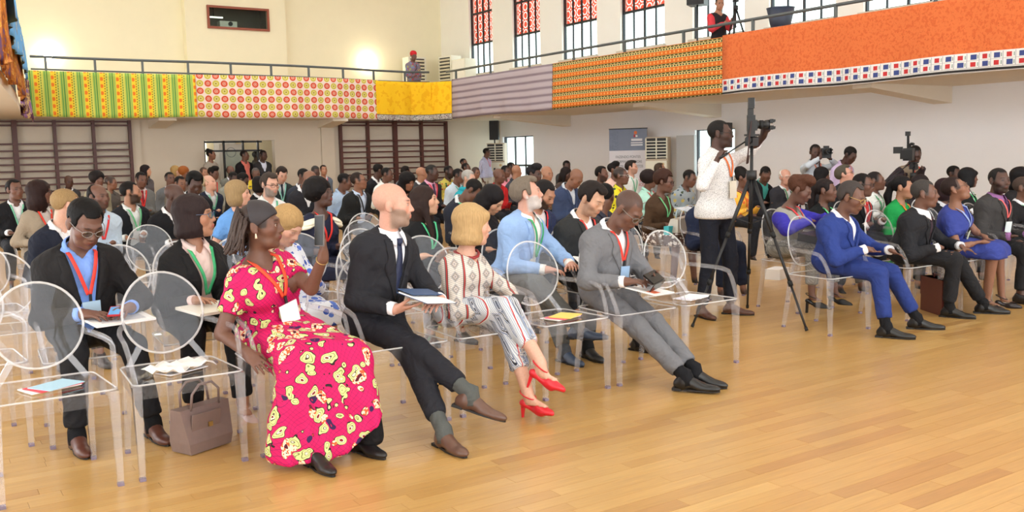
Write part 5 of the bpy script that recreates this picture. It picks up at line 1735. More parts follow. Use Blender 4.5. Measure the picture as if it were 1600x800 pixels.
# man in the grey suit
F4 = person('man in a grey suit looking down at his black phone', (4.115, 4.79, 1.125), hy=18, hp=42, skin=1, hair='none', scalp=((34, 28, 28), .55), jc=(112, 112, 116), lc=(108, 108, 112), sc=(238, 236, 238), zb=.30, lan=(232, 66, 56), badge=(.085, .10, (150, 180, 214)), lanb=.55, lids=True, glasses=(120, 116, 110),
            pelvis=(4.05, 4.98, .565), sy=8, py=12, hands={-1: (3.93, 4.62, .67), 1: (4.16, 4.60, .66)}, elbows={-1: (3.74, 4.86, .64), 1: (4.36, 4.86, .62)}, hdir={-1: (.75, -.6, .05), 1: (-.65, -.6, .1)}, hnorm={-1: (.3, -.1, -.9), 1: (-.3, .2, .8)}, curl=42,
            feet={-1: (4.07, 4.21, .10), 1: (4.19, 4.25, .12)}, knees={-1: (3.88, 4.44, .64), 1: (4.15, 4.42, .66)}, foot_dir={-1: (.55, -.8, 0), 1: (.62, -.74, -.12)}, foot_up={1: (.1, -.1, 1)}, shoe=(22, 20, 20), sock=(20, 20, 24), hem=.88, hs=1.06, wide=1.05)
# standing photographer
F5 = person('standing photographer in a white speckled shirt and orange lanyard', (6.235, 5.99, 1.655), hy=36, hp=0, seat=False, skin=0, hair='fade', haircol=(30, 26, 25), glasses=True, top='shirt', mats=dict(top=M_DOTS), collar=True, sleeve=.97, lc=(28, 30, 40), lan=(238, 120, 60), badge=(.115, .155, (236, 226, 208)), lanb=.60, wide=1.1,
            pelvis=(6.22, 6.03, .955), sy=14, py=8, hands={-1: (6.00, 5.80, 1.425), 1: (6.36, 5.60, 1.63)}, elbows={-1: (5.94, 6.02, 1.18), 1: (6.56, 5.78, 1.30)}, hdir={-1: (.35, -.4, .85), 1: (-.30, -.25, 1)}, hnorm={-1: (.8, .1, -.2), 1: (.4, -.3, .6)}, curl={-1: 70, 1: 60},
            feet={-1: (6.06, 6.05, .09), 1: (6.38, 6.0, .09)}, foot_dir={-1: (-.2, -1, 0), 1: (.5, -.9, 0)}, shoe=(84, 52, 40), hem=.95, beard=((24, 20, 20), .4))
# man in the royal blue suit
F6 = person('man in a royal blue suit with gold glasses', (6.60, 4.87, 1.10), hy=18, hp=20, skin=1, hair='recede', haircol=(64, 58, 56), bald=False, glasses=(196, 160, 90), jc=(42, 60, 126), lc=(40, 57, 120), sc=(236, 236, 240), zb=.25, lids=True,
            pelvis=(6.56, 5.02, .565), sy=10, py=14, wide=1.15, hands={-1: (6.53, 4.68, .69), 1: (6.83, 4.66, .66)}, elbows={-1: (6.24, 4.95, .66), 1: (6.94, 4.92, .64)}, hdir={-1: (.75, -.55, -.1), 1: (.35, -.8, -.3)}, hnorm={-1: (.1, .4, -.9), 1: (0, -.2, -1)}, curl=30,
            feet={-1: (6.50, 4.46, .09), 1: (7.00, 4.52, .09)}, knees={-1: (6.66, 4.50, .64), 1: (7.06, 4.50, .64)}, foot_dir={-1: (.45, -.9, 0), 1: (.6, -.8, 0)}, shoe=(22, 20, 20), sock=(18, 18, 22), hem=.86, hs=1.06)
# man in the black suit
F7 = person('man in a black suit with a striped tie, grey-flecked hair', (7.62, 4.87, 1.09), hy=30, hp=0, skin=1, hair='fade', haircol=(60, 56, 54), jc=(34, 34, 38), lc=(32, 32, 35), sc=(232, 232, 236), tie=(60, 40, 50), zb=.25,
            pelvis=(7.58, 5.02, .565), sy=14, py=16, wide=1.08, hands={-1: (7.55, 4.68, .63), 1: (7.86, 4.66, .62)}, elbows={-1: (7.28, 4.96, .64), 1: (7.98, 4.94, .62)}, hdir={-1: (.4, -.8, -.25), 1: (.2, -.9, -.3)}, hnorm={-1: (.1, 0, -1), 1: (0, 0, -1)}, curl=20,
            feet={-1: (7.70, 4.66, .09), 1: (8.10, 4.58, .09)}, knees={-1: (7.72, 4.52, .64), 1: (8.08, 4.52, .64)}, foot_dir={-1: (.3, -.95, 0), 1: (.55, -.8, 0)}, shoe=(20, 19, 20), sock=(18, 18, 20), hem=.90, hs=1.05)
# woman in royal blue, man with the purple tie
F8 = person('woman in a royal blue dress tilting her chin up', (8.14, 4.90, 1.11), hy=30, hp=-22, sex='f', skin=2, hair='buzz', haircol=(40, 28, 26), top='dress', sc=(54, 66, 140), sleeve=.30, legs='skirt', lc=(54, 66, 140), glasses=(90, 70, 60), wide=1.12, lan=(150, 170, 220), badge=(.06, .09, (216, 220, 190)), lanb=.6,
            pelvis=(8.22, 5.03, .565), sy=16, py=16, hands={-1: (8.20, 4.66, .64), 1: (8.36, 4.64, .62)}, elbows={-1: (7.92, 4.88, .66), 1: (8.52, 4.86, .62)}, hdir={-1: (.7, -.6, -.2), 1: (-.2, -.9, -.3)}, feet={-1: (8.30, 4.66, .11), 1: (8.52, 4.64, .11)}, shoe=(40, 34, 36), shoe_type='pump', lips=(150, 60, 66))
F9 = person('man in a dark grey suit and purple shirt with a large badge', (8.97, 4.95, 1.16), hy=-22, hp=0, skin=0, hair='fade', haircol=(28, 25, 25), jc=(58, 56, 56), lc=(34, 34, 36), sc=(146, 100, 150), tie=(74, 44, 80), lan=(230, 110, 110), badge=(.11, .13, (214, 226, 230), (214, 60, 60)), lanb=.62, beard=((22, 18, 18), .7),
            pelvis=(8.95, 5.05, .565), sy=2, py=6, hands={-1: (8.78, 4.72, .64), 1: (9.1, 4.72, .64)}, wide=1.12)
# second row, left: reading man, woman with cat-eye glasses, blonde reading woman
S1 = person('man in a black jacket and blue shirt reading his phone', (.875, 5.55, 1.185), hy=16, hp=34, skin=1, hair='short', haircol=(16, 14, 14), glasses=(140, 130, 126), top='open', jc=(32, 30, 31), lc=(28, 28, 31), sc=(128, 164, 236), lan=(232, 70, 58), badge=(.095, .12, (178, 206, 228)), lanb=.52, lids=True, sleeve=1.0,
            pelvis=(.86, 5.75, .565), sy=6, hands={-1: (.80, 5.40, .705), 1: (1.05, 5.40, .715)}, elbows={-1: (.56, 5.66, .66), 1: (1.22, 5.64, .66)}, hdir={-1: (.75, -.6, 0), 1: (-.6, -.75, .02)}, hnorm={-1: (.1, .2, -.9), 1: (-.1, .2, -.9)}, curl=38,
            feet={-1: (.72, 5.30, .09), 1: (1.10, 5.27, .09)}, foot_dir={-1: (.05, -1, 0), 1: (.12, -1, 0)}, shoe=(86, 48, 38), sock=(20, 20, 22), hs=1.07, wide=1.05)
S2 = person('woman with cat-eye glasses and a dark bob in a black blazer', (1.50, 5.70, 1.18), hy=62, hp=-3, sex='f', skin=3, hair='bob', haircol=(44, 32, 32), fringe=False, glasses=(70, 84, 110), top='open', jc=(30, 29, 30), lc=(26, 26, 28), sc=(232, 206, 200), lan=(70, 180, 120), badge=False, lanb=.42, wide=1.12, lips=(170, 84, 78),
            pelvis=(1.50, 5.84, .56), sy=16, hands={-1: (1.42, 5.50, .70), 1: (1.62, 5.48, .70)}, hs=1.06, shoe=(200, 170, 160), shoe_type='pump')
S3 = person('blonde woman in a blue and white print looking down', (2.10, 5.78, 1.09), hy=30, hp=38, sex='f', skin=5, hair='wavy', haircol=(172, 138, 92), top='blouse', mats=dict(top=M_BLUEPRINT, legs=M_BLUEPRINT), legs='skirt', sleeve=.9, lids=True, pelvis=(2.13, 5.93, .56), sy=6, lips=(190, 100, 96), shoe=(60, 50, 46), shoe_type='pump')
# second row, centre
S4 = person('grey-bearded man in a pale blue blazer with a green lanyard', (4.02, 5.85, 1.21), hy=56, hp=-8, skin=6, hair='side', haircol=(112, 100, 88), beard=((206, 200, 196), .85), top='open', jc=(146, 176, 220), lc=(92, 92, 90), sc=(238, 236, 232), lan=(64, 168, 108), badge=False, lanb=.45, wide=1.18, full_lips=False, eyes='blue',
            pelvis=(3.94, 5.97, .565), sy=24, py=12, hands={-1: (3.97, 5.56, .66), 1: (4.18, 5.52, .68)}, elbows={-1: (3.66, 5.86, .66), 1: (4.34, 5.80, .66)}, hdir={-1: (.8, -.5, -.05), 1: (-.4, -.8, .1)}, curl=40, feet={-1: (4.0, 5.22, .28), 1: (3.98, 5.35, .09)}, knees={-1: (3.80, 5.36, .82), 1: (3.98, 5.4, .6)}, foot_dir={-1: (.6, -.7, -.2), 1: (0, -1, 0)}, shoe=(60, 72, 92), sock=(70, 72, 76), hs=1.06)
S5 = person('dark-haired man in a charcoal suit and white shirt looking down', (4.53, 5.70, 1.155), hy=18, hp=30, skin=4, hair='side', haircol=(34, 27, 25), jc=(46, 47, 48), lc=(30, 30, 33), sc=(240, 238, 240), zb=.35, lan=(216, 70, 62), badge=False, lids=True, full_lips=False, beard=((60, 46, 40), .3),
            pelvis=(4.50, 5.86, .565), sy=8, feet={-1: (4.20, 5.36, .09), 1: (4.66, 5.32, .09)}, shoe=(26, 25, 24), sock=(20, 20, 22), hs=1.06)
# second row, right: woman with the purple sleeves
S6 = person('woman in a grey vest with purple sleeves and a red lanyard', (7.12, 5.82, 1.12), hy=26, hp=26, sex='f', skin=1, hair='puff', haircol=(84, 52, 38), top='vest', sc=(158, 156, 148), jc=(60, 54, 172), mats=dict(legs=M_PLAID), lan=(240, 74, 80), badge=False, lanb=.6, lids=True, wide=1.1, hem=.80,
            pelvis=(7.10, 5.98, .565), sy=14, hands={-1: (6.98, 5.58, .86), 1: (7.16, 5.56, .88)}, elbows={-1: (6.80, 5.84, .78), 1: (7.42, 5.84, .78)}, hdir={-1: (.8, -.55, 0), 1: (-.6, -.7, 0)}, feet={-1: (6.97, 5.56, .175), 1: (7.27, 5.54, .175)}, foot_dir={-1: (.3, -.95, 0), 1: (.3, -.95, 0)}, shoe=(20, 18, 18), shoe_type='platform')

bracelet(F6, -1, (214, 176, 90), .05); bracelet(F6, 1, (214, 176, 90), .05)
bracelet(S2, 1, (206, 200, 190), .03); bracelet(F3, -1, (200, 196, 190), .02)
bracelet(F1, 1, (214, 190, 120), .02, dial=False, name='bracelet', w=.004)

# ================================================================ THE OTHER ROWS
def B(H, hy, hp, label, kw):
    kw = dict(kw); kw.setdefault('jc', (40, 42, 48)); kw.setdefault('hs', 1.03)
    kw.setdefault('group', None); kw.setdefault('badge', False)
    kw['sy'] = max(-15, min(22, hy * .3))
    return person(label, H, hy=hy, hp=hp, **kw)
CROWD = {}
_B = B
def B(H, hy, hp, label, kw): CROWD[label] = _B(H, hy, hp, label, kw)
B((1.11, 7.85, 1.190), 102, 15, 'fair-haired man in a navy jacket behind the man in the blue shirt', dict(skin=5,hair='short',haircol=(150,122,84),jc=(28,32,46),sc=(226,226,228)))
B((1.26, 12.85, 1.210), 25, 0, 'man in a black suit and white shirt at the far left', dict(skin=1,hair='recede',jc=(20,20,24),lan=(120,190,160)))
B((1.30, 10.85, 1.214), 73, -5, 'woman with big dark curls in a beige blazer and red lanyard', dict(sex='f',skin=1,hair='longcurl',haircol=(40,24,22),glasses=True,jc=(150,136,118),sc=(206,196,190),lan=(226,66,50)))
B((3.03, 20.85, 1.156), 12, 10, 'bald dark head low before the left wall bars', dict(skin=0,hair='none',jc=(60,58,60)))
B((2.72, 15.85, 1.256), 25, 0, 'woman with an afro in a beige jacket before the wall bars', dict(sex='f',skin=1,hair='afro',haircol=(30,24,24),jc=(150,142,118),sc=(170,160,140),hs=.95))
B((3.28, 17.85, 1.161), 60, 5, 'dark-haired woman half hidden behind the afro in the beige jacket', dict(sex='f',skin=2,hair='slick',top='shirt',sc=(90,84,80)))
B((1.69, 9.85, 1.183), 30, 0, 'balding man in a pale blue shirt with a red lanyard', dict(skin=1,hair='recede',bald=True,top='shirt',sc=(190,206,222),lan=(216,60,60),beard=((30,26,26),.5)))
B((2.19, 10.85, 1.185), 71, 0, 'bearded man in a white shirt, dark jacket and pale green lanyard', dict(skin=3,hair='fade',top='open',jc=(26,28,34),sc=(226,230,230),lan=(110,190,140),beard=((30,22,20),.9),badge=False))
B((3.37, 15.85, 1.236), 18, 10, 'man in a grey suit with a red lanyard near the wall bars', dict(skin=1,hair='fade',jc=(112,112,110),sc=(226,210,210),lan=(216,50,46),tie=(150,40,50)))
B((4.54, 20.85, 1.336), 58, 0, 'woman with long dark hair looking right at the rear left', dict(sex='f',skin=4,hair='long',haircol=(32,24,26),top='shirt',sc=(96,90,92)))
B((4.06, 16.85, 1.214), 12, 0, 'man with a moustache in a plain grey suit at the rear', dict(skin=1,hair='fade',jc=(104,106,108)))
B((5.40, 21.85, 1.296), 46, 0, 'blonde head at the very back beside the ginger afro', dict(sex='f',skin=4,hair='bobround',haircol=(176,142,90),top='shirt',sc=(150,140,130)))
B((5.08, 19.85, 1.284), 46, 5, 'person with ginger curly hair at the back', dict(sex='f',skin=2,hair='afro',haircol=(150,86,40),top='shirt',sc=(120,100,90),hs=.9))
B((3.94, 15.70, 1.156), 21, 10, 'man below the ginger curls, mostly hidden', dict(skin=2,hair='fade',jc=(120,112,100)))
B((2.41, 9.85, 1.159), 56, 15, 'bald man in a black suit behind the woman with cat-eye glasses', dict(skin=0,hair='none',jc=(22,22,26),sc=(236,236,238)))
B((2.88, 10.85, 1.260), 5, 30, 'young man with flat-topped hair looking down in a dark suit', dict(skin=0,hair='flat',haircol=(14,12,12),jc=(26,28,36),sc=(210,214,216),lan=(120,190,160)))
B((4.17, 14.85, 1.170), 44, -10, 'fair balding man with raised chin and a pin on his navy suit', dict(skin=5,hair='recede',haircol=(170,150,120),bald=True,jc=(34,40,60),sc=(206,206,210),lan=(110,180,150)))
B((5.75, 20.85, 1.262), 15, 0, 'woman with pulled-back hair just below the doorway', dict(sex='f',skin=3,hair='slick',top='shirt',sc=(110,100,96)))
B((5.39, 18.85, 1.255), 34, 10, 'woman with a red lanyard seated in front of the doorway', dict(sex='f',skin=1,hair='puff',top='shirt',sc=(150,146,130),lan=(214,60,56)))
B((6.34, 20.85, 1.274), 3, 0, "balding man in grey under the doorway's middle post", dict(skin=1,hair='recede',bald=True,jc=(120,120,112)))
B((5.47, 17.85, 1.172), 23, 25, 'man bending forward below the doorway', dict(skin=0,hair='fade',jc=(150,150,140)))
B((5.02, 15.85, 1.172), 53, 30, 'dark head bowed right beside the man with yellow paper', dict(skin=0,hair='short',jc=(44,42,44)))
B((6.24, 18.85, 1.230), -8, 10, 'grey-haired man holding a bright yellow sheet', dict(skin=1,hair='fade',haircol=(90,86,84),top='shirt',sc=(200,190,170),lan=(214,70,60),hands={1:(6.22,18.54,.97),-1:(5.98,18.54,.97)}))
B((4.63, 13.85, 1.139), 132, 0, 'dark bobbed head turned away behind the man in the white shirt', dict(sex='f',skin=1,hair='bobround',haircol=(26,20,20),jc=(22,22,24)))
B((2.75, 8.85, 1.194), 65, 0, 'woman with a light brown bob in a sky blue top', dict(sex='f',skin=5,hair='bobround',haircol=(150,124,88),top='shirt',collar=False,sc=(104,156,220),sleeve=.3,lips=(190,100,96)))
B((3.41, 9.85, 1.241), 16, 8, 'man with glasses and grey beard in a white shirt', dict(skin=5,hair='side',haircol=(62,52,46),glasses=True,top='shirt',sc=(232,234,232),lan=(90,180,140),beard=((130,122,116),.85),badge=False))
B((5.35, 14.85, 1.266), 0, 30, 'dark-haired man in a teal-grey suit looking at his phone', dict(skin=5,hair='side',haircol=(40,30,26),jc=(44,54,56),sc=(226,230,232),tie=(40,44,60),lan=(150,216,206),badge=False))
B((5.34, 13.85, 1.242), 29, 15, 'man in a slate suit half hidden by the big round hair', dict(skin=1,hair='fade',jc=(50,54,66)))
B((5.04, 12.85, 1.213), 49, 35, 'brown bald head bowed behind the big round hair', dict(skin=2,hair='none',jc=(40,40,46)))
B((7.13, 17.85, 1.248), 8, 20, 'grey-haired man lowering his head left of the standing spectator', dict(skin=0,hair='fade',haircol=(60,56,54),jc=(36,40,50)))
B((8.53, 20.85, 1.244), -2, 0, 'man with a pink lanyard and slate blue jacket against the back wall', dict(skin=3,hair='buzz',jc=(104,116,132),lan=(230,100,110)))
B((3.17, 7.85, 1.200), 43, -8, 'woman with big round hair in a navy dress with cream shoulders', dict(sex='f',skin=0,hair='afro',haircol=(20,16,16),top='dress',sc=(34,36,56),legs='skirt',lc=(34,36,56),lan=(226,60,54),sleeve=.95,lips=(130,50,50)))
B((5.35, 11.85, 1.196), 58, -5, 'man with glasses and shaved head in a black jacket', dict(skin=2,hair='buzz',haircol=(40,30,26),glasses=True,top='open',jc=(30,31,32),sc=(190,204,226),lan=(30,34,44),badge=False))
B((5.58, 12.85, 1.167), 72, 15, 'man in a pale blue shirt behind the shaved head with glasses', dict(skin=1,hair='buzz',top='shirt',sc=(172,194,222)))
B((7.57, 15.85, 1.267), 85, 15, 'man in a black suit turned away before the wall bars', dict(skin=0,hair='short',jc=(28,28,32),sc=(240,240,240)))
B((7.25, 14.85, 1.211), 49, 10, 'man in a white shirt with his hand at his chin', dict(skin=1,hair='buzz',top='shirt',sc=(232,234,230)))
B((9.16, 17.85, 1.192), 93, 10, "dark head under the wall bars' middle post", dict(skin=1,hair='recede',top='shirt',sc=(120,124,130)))
B((6.10, 11.85, 1.162), 13, 20, 'woman with long black curls behind the bald man in the suit', dict(sex='f',skin=2,hair='longcurl',haircol=(22,18,18),top='shirt',collar=False,sc=(30,30,32)))
B((7.93, 14.85, 1.202), 92, 5, 'tan bald man seen from behind beside the pink shirt', dict(skin=3,hair='none',jc=(60,60,62),sc=(230,230,232)))
B((7.05, 12.85, 1.258), 41, 10, 'man in a dark suit, pink shirt and purple tie', dict(skin=0,hair='buzz',haircol=(40,38,36),jc=(34,36,40),sc=(232,170,196),tie=(70,56,84),lan=(232,70,90),zb=.25))
B((3.68, 6.85, 1.144), 52, -5, 'woman with long brown hair, black top and mint lanyard', dict(sex='f',skin=4,hair='long',haircol=(46,32,28),top='shirt',collar=False,sc=(26,26,28),lan=(96,214,156),sleeve=.5,lips=(180,96,90)))
B((9.07, 15.85, 1.202), 30, 5, 'bearded man in a yellow, red and green patterned shirt', dict(skin=0,hair='fade',top='shirt',sc=(196,180,90),mats=dict(top=M_AFRO),beard=((16,14,14),.8)))
B((8.11, 13.85, 1.170), 40, 10, 'man in a pale shirt beside the grey-haired woman', dict(skin=1,hair='fade',top='shirt',sc=(196,210,222),lan=(110,190,170)))
B((7.11, 11.85, 1.176), 29, 10, 'woman with short grey hair and a turquoise scarf', dict(sex='f',skin=5,hair='short',haircol=(170,166,160),top='shirt',sc=(40,160,176),lips=(190,90,90)))
B((12.76, 21.50, 1.318), 29, 0, 'head rising highest in the last row right of the wall bars', dict(skin=2,hair='buzz',top='shirt',sc=(170,160,150),size=1.1))
B((11.25, 18.85, 1.221), 39, 0, 'shaved head in the last rows left of the lilac shirt', dict(skin=1,hair='buzz',top='shirt',sc=(150,140,136)))
B((10.29, 16.85, 1.151), 9, 10, 'woman peeping out behind the short grey hair', dict(sex='f',skin=2,hair='slick',top='shirt',sc=(170,170,170)))
B((5.36, 8.85, 1.124), 44, 50, 'man in a dark suit and green lanyard leaning far forward', dict(skin=1,hair='fade',jc=(36,40,52),sc=(220,222,224),lan=(90,210,160),badge=False))
B((4.34, 6.85, 1.126), 28, 40, 'young woman with dark hair leaning forward behind the blonde bob', dict(sex='f',skin=4,hair='long',haircol=(26,22,24),top='shirt',collar=False,sc=(28,26,30),hr=-12))
B((8.29, 12.85, 1.171), 27, 5, 'bald man in a bright red shirt', dict(skin=1,hair='none',top='shirt',sc=(206,44,48),lan=(216,40,50)))
B((10.39, 15.85, 1.178), 17, 5, 'person in a pink top behind the red shirt', dict(sex='f',skin=1,hair='fade',top='shirt',collar=False,sc=(236,150,170)))
B((11.86, 17.85, 1.220), 37, 0, 'head between the pink top and the window', dict(skin=1,hair='buzz',top='shirt',sc=(190,160,160)))
B((9.31, 13.85, 1.202), 116, 10, 'light brown bald head seen from behind, under the bright window', dict(skin=3,hair='none',top='shirt',sc=(60,62,70)))
B((7.60, 10.85, 1.224), 20, 5, 'woman with piled-up black hair behind the grey beard', dict(sex='f',skin=0,hair='puff',haircol=(28,26,30),top='shirt',collar=False,sc=(60,56,60)))
B((8.64, 12.00, 1.197), 9, 10, 'bald man in a beige vest over a white shirt', dict(skin=3,hair='none',top='vest',sc=(150,128,96),jc=(236,234,230)))
B((4.90, 6.85, 1.147), 20, 30, 'dark-bearded man in a navy jacket with a red lanyard', dict(skin=3,hair='short',haircol=(26,22,22),jc=(40,48,78),sc=(224,210,210),lan=(216,50,54),beard=((30,24,22),.9),badge=False))
B((12.68, 16.85, 1.228), -17, 10, 'dark-haired man high up left of the banner stand', dict(skin=0,hair='short',jc=(60,60,62)))
B((10.41, 13.85, 1.137), 23, 15, 'dark woman with long hair left of the bowed bald man', dict(sex='f',skin=0,hair='long',haircol=(30,22,22),top='shirt',sc=(80,66,60)))
B((7.56, 9.85, 1.180), 18, 45, 'bald man in a blue-grey jacket bowing his head', dict(skin=2,hair='none',jc=(54,66,96),sc=(200,206,216)))
B((9.63, 11.85, 1.169), 26, 5, 'bearded man in a light blue shirt with a red lanyard', dict(skin=1,hair='recede',top='shirt',sc=(176,206,236),lan=(216,50,60),beard=((20,16,16),.7)))
B((5.60, 6.85, 1.094), 131, 20, 'back of a black-haired head behind the grey suit', dict(skin=1,hair='short',haircol=(16,14,14),top='shirt',sc=(50,50,60)))
B((10.86, 13.00, 1.197), 30, 0, 'woman with piled-up hair in a peach top at the banner stand', dict(sex='f',skin=1,hair='puff',haircol=(26,22,22),top='shirt',collar=False,sc=(236,196,180)))
B((8.34, 9.85, 1.190), 35, 0, 'woman with glasses in a yellow and black printed dress', dict(sex='f',skin=1,hair='slick',glasses=(190,186,180),top='shirt',collar=True,sc=(214,200,40),mats=dict(top=M_YELLOWPRINT),lan=(200,40,40),badge=False))
B((11.13, 12.85, 1.236), 37, -3, 'tall dark-haired man in a white shirt before the banner stand', dict(skin=5,hair='side',haircol=(40,32,28),top='shirt',sc=(236,240,238),lan=(90,180,140),badge=False,beard=((90,70,60),.4)))
B((7.28, 7.85, 1.171), 35, 10, 'woman in a brown sweater with curly reddish brown hair', dict(sex='f',skin=1,hair='smallafro',haircol=(58,34,26),glasses=True,top='shirt',collar=False,sc=(74,54,38),lan=(120,200,140),badge=False,legs='skirt',lc=(90,70,60),mats=dict(legs=M_BROWNPRINT)))
B((8.86, 9.85, 1.122), 68, 5, 'woman in a mint shirt behind the curly reddish brown hair', dict(sex='f',skin=1,hair='afro',haircol=(34,24,24),top='shirt',sc=(180,226,212),lan=(206,50,60),hs=.95))
B((12.42, 13.50, 1.167), 57, 0, 'head just showing in front of the air conditioner', dict(skin=3,hair='recede',haircol=(70,56,46),top='shirt',sc=(150,150,150)))
B((9.63, 9.85, 1.115), 16, 20, 'man in a patterned grey-green shirt left of the photographer', dict(skin=1,hair='fade',top='shirt',sc=(120,130,120),mats=dict(top=M_GREENPRINT)))
B((7.08, 6.95, 1.082), 25, 10, 'man in a navy suit seated behind the photographer', dict(skin=2,hair='fade',jc=(32,40,64),lc=(30,36,54),shoe=(64,44,36)))
B((9.66, 8.85, 1.123), 23, 5, 'woman in a yellow and orange dress behind the tripod', dict(sex='f',skin=1,hair='updo',top='blouse',sc=(240,180,70),mats=dict(top=M_ORANGEPRINT),lan=(230,120,60)))
B((11.23, 9.85, 1.124), -39, 40, 'man in a black jacket and teal shirt looking down behind the tripod', dict(skin=1,hair='fade',jc=(24,24,28),sc=(70,160,150)))
B((11.40, 9.60, 1.081), -20, 0, 'white-haired bald man with glasses', dict(skin=6,hair='recede',haircol=(220,214,206),bald=True,glasses=(150,140,120),jc=(50,50,56),lan=(90,160,120)))
B((8.11, 6.30, 1.069), 26, 0, 'woman with a ponytail, white earring and green lanyard', dict(sex='f',skin=1,hair='ponytail',haircol=(34,26,26),top='shirt',collar=False,sc=(22,24,26),lan=(110,220,150),badge=False,lips=(120,54,54)))
B((11.30, 8.85, 1.109), 48, 10, 'black-haired woman under the man taking photographs', dict(sex='f',skin=1,hair='bobround',haircol=(24,22,24),top='shirt',sc=(40,40,44)))
B((10.68, 8.00, 1.151), 32, -15, 'man with glasses and grey-brown hair lifting his chin', dict(skin=6,hair='side',haircol=(78,72,62),glasses=(70,40,36),jc=(36,38,44)))
B((8.59, 6.20, 1.114), 21, 5, 'young man with glasses and a red striped tie', dict(skin=1,hair='buzz',glasses=True,top='open',jc=(24,24,28),sc=(236,226,226),tie=(196,60,60),lan=(214,66,66),badge=False))
B((10.37, 7.30, 1.083), 25, -5, 'short-haired girl in a white and green top', dict(sex='f',skin=1,hair='buzz',haircol=(34,28,28),top='shirt',sc=(224,228,224),lan=(60,170,110),badge=False))
B((8.92, 5.95, 1.079), 22, 0, 'woman with a long dark ponytail in a bright green top', dict(sex='f',skin=3,hair='ponytail',haircol=(20,18,20),top='shirt',collar=False,sc=(30,150,76),lan=(240,140,60),badge=False,lips=(150,70,66)))
B((10.40, 6.70, 1.043), 58, 5, 'woman with long dark hair behind the green top', dict(sex='f',skin=1,hair='long',haircol=(34,26,28),top='shirt',sc=(40,36,40)))
B((9.72, 5.95, 1.021), 27, 0, 'woman with a dark red-brown bob and white collar', dict(sex='f',skin=1,hair='bobround',haircol=(40,24,28),top='open',jc=(24,24,28),sc=(226,226,232),mats={},lan=None))
B((13.01, 7.85, 1.093), 1, 5, 'dark head near the right wall left of the black bob', dict(skin=0,hair='fade',top='shirt',sc=(60,56,60)))
B((11.25, 6.60, 1.102), 55, 0, 'woman with a black bob and green lanyard turned away', dict(sex='f',skin=1,hair='bob',haircol=(24,24,26),jc=(26,30,30),lan=(90,200,130),badge=False))
B((11.73, 6.20, 1.091), -22, 0, 'woman with long black hair at the right edge', dict(sex='f',skin=2,hair='longcurl',haircol=(20,18,20),top='shirt',sc=(36,34,36)))
B((10.10, 5.30, 1.040), 13, 0, 'close-cropped woman with a pearl earring at the right edge', dict(sex='f',skin=1,hair='buzz',haircol=(70,56,50),jc=(30,28,30),lan=(80,200,130),badge=False))
# ================================================================ CHAIRS IN PLACE
CH0 = .548
chair(CH0 - .59, 4.795, 'clear armchair cut off by the left edge, front row')
chair(CH0, 4.795, 'leftmost whole clear armchair of the front row, holding coloured leaflets')
chair(CH0 + .59, 4.795, 'empty clear armchair of the front row above the taupe handbag')
chair(CH0 + 1.18, 4.795, 'clear armchair of the woman in the pink dress')
chair(CH0 + 1.77, 4.795, 'clear armchair of the bald man in the black suit and navy tie')
chair(CH0 + 2.36, 4.795, 'clear armchair of the woman with the straight blonde bob')
chair(CH0 + 2.95, 4.795, 'empty clear armchair between the blonde bob and the grey suit')
chair(CH0 + 3.54, 4.795, 'clear armchair of the man in the grey suit')
chair(CH0 + 4.13, 4.795, 'empty clear armchair right of the man in the grey suit')
chair(6.46, 4.99, 'clear armchair of the man in the royal blue suit')
chair(7.50, 4.99, 'clear armchair of the man in the black suit with the striped tie')
chair(8.24, 4.95, 'clear armchair of the woman in the royal blue dress')
chair(8.95, 4.95, 'clear armchair of the man with the purple shirt and large badge')
for x, y, lab in ((.86, 5.62, 'man in the black jacket reading his phone'), (1.50, 5.72, 'woman with cat-eye glasses'), (2.13, 5.80, 'blonde woman in the blue and white print'), (3.94, 5.82, 'grey-bearded man in the pale blue blazer'), (4.50, 5.72, 'dark-haired man in the charcoal suit'), (7.10, 5.84, 'woman with purple sleeves')):
    chair(x, y, 'clear armchair of the ' + lab)
for x, y, lab in ((.28, 5.75, 'empty clear armchair left of the man reading in the blue shirt'), (3.20, 5.74, 'empty clear armchair between the suit man and the blonde bob, second row'), (2.72, 5.76, 'empty clear armchair directly behind the bald man in the suit'),
                  (1.30, 6.72, 'left of the two empty chairs behind the man in the blue shirt'), (1.72, 6.70, 'empty clear armchair just left of the woman with cat-eye glasses, third row'), (.56, 6.72, 'empty clear armchair at the far left of the third row'), (2.62, 6.68, 'empty clear armchair beyond the blonde woman looking down'),
                  (3.16, 6.72, 'first of the nested empty chairs left of the bald head'), (3.62, 7.72, 'second of the nested empty chairs left of the bald head'), (.50, 7.72, 'empty clear armchair at the far left of the fourth row'), (2.14, 6.72, 'empty clear armchair under the woman in the sky blue top'),
                  (4.1, 8.7, 'third of the nested empty chairs left of the bald head'), (1.95, 8.75, 'empty clear armchair behind the bearded man in the white shirt'), (2.6, 7.7, 'empty clear armchair before the man with grey beard and glasses'), (9.35, 5.75, 'empty clear armchair behind the striped tie man'), (5.1, 5.75, 'empty clear armchair at the aisle end of the second row')):
    chair(x, y, lab)
n_ch = 0
for lab, i_ in CROWD.items():
    if i_.dep < 11.5 and i_.P[1] < 11:
        chair(i_.P[0], i_.P[1] - .14, ('clear armchair of the ' + lab)[:200] if len(lab.split()) <= 12 else 'clear armchair of the ' + ' '.join(lab.split()[:12]))
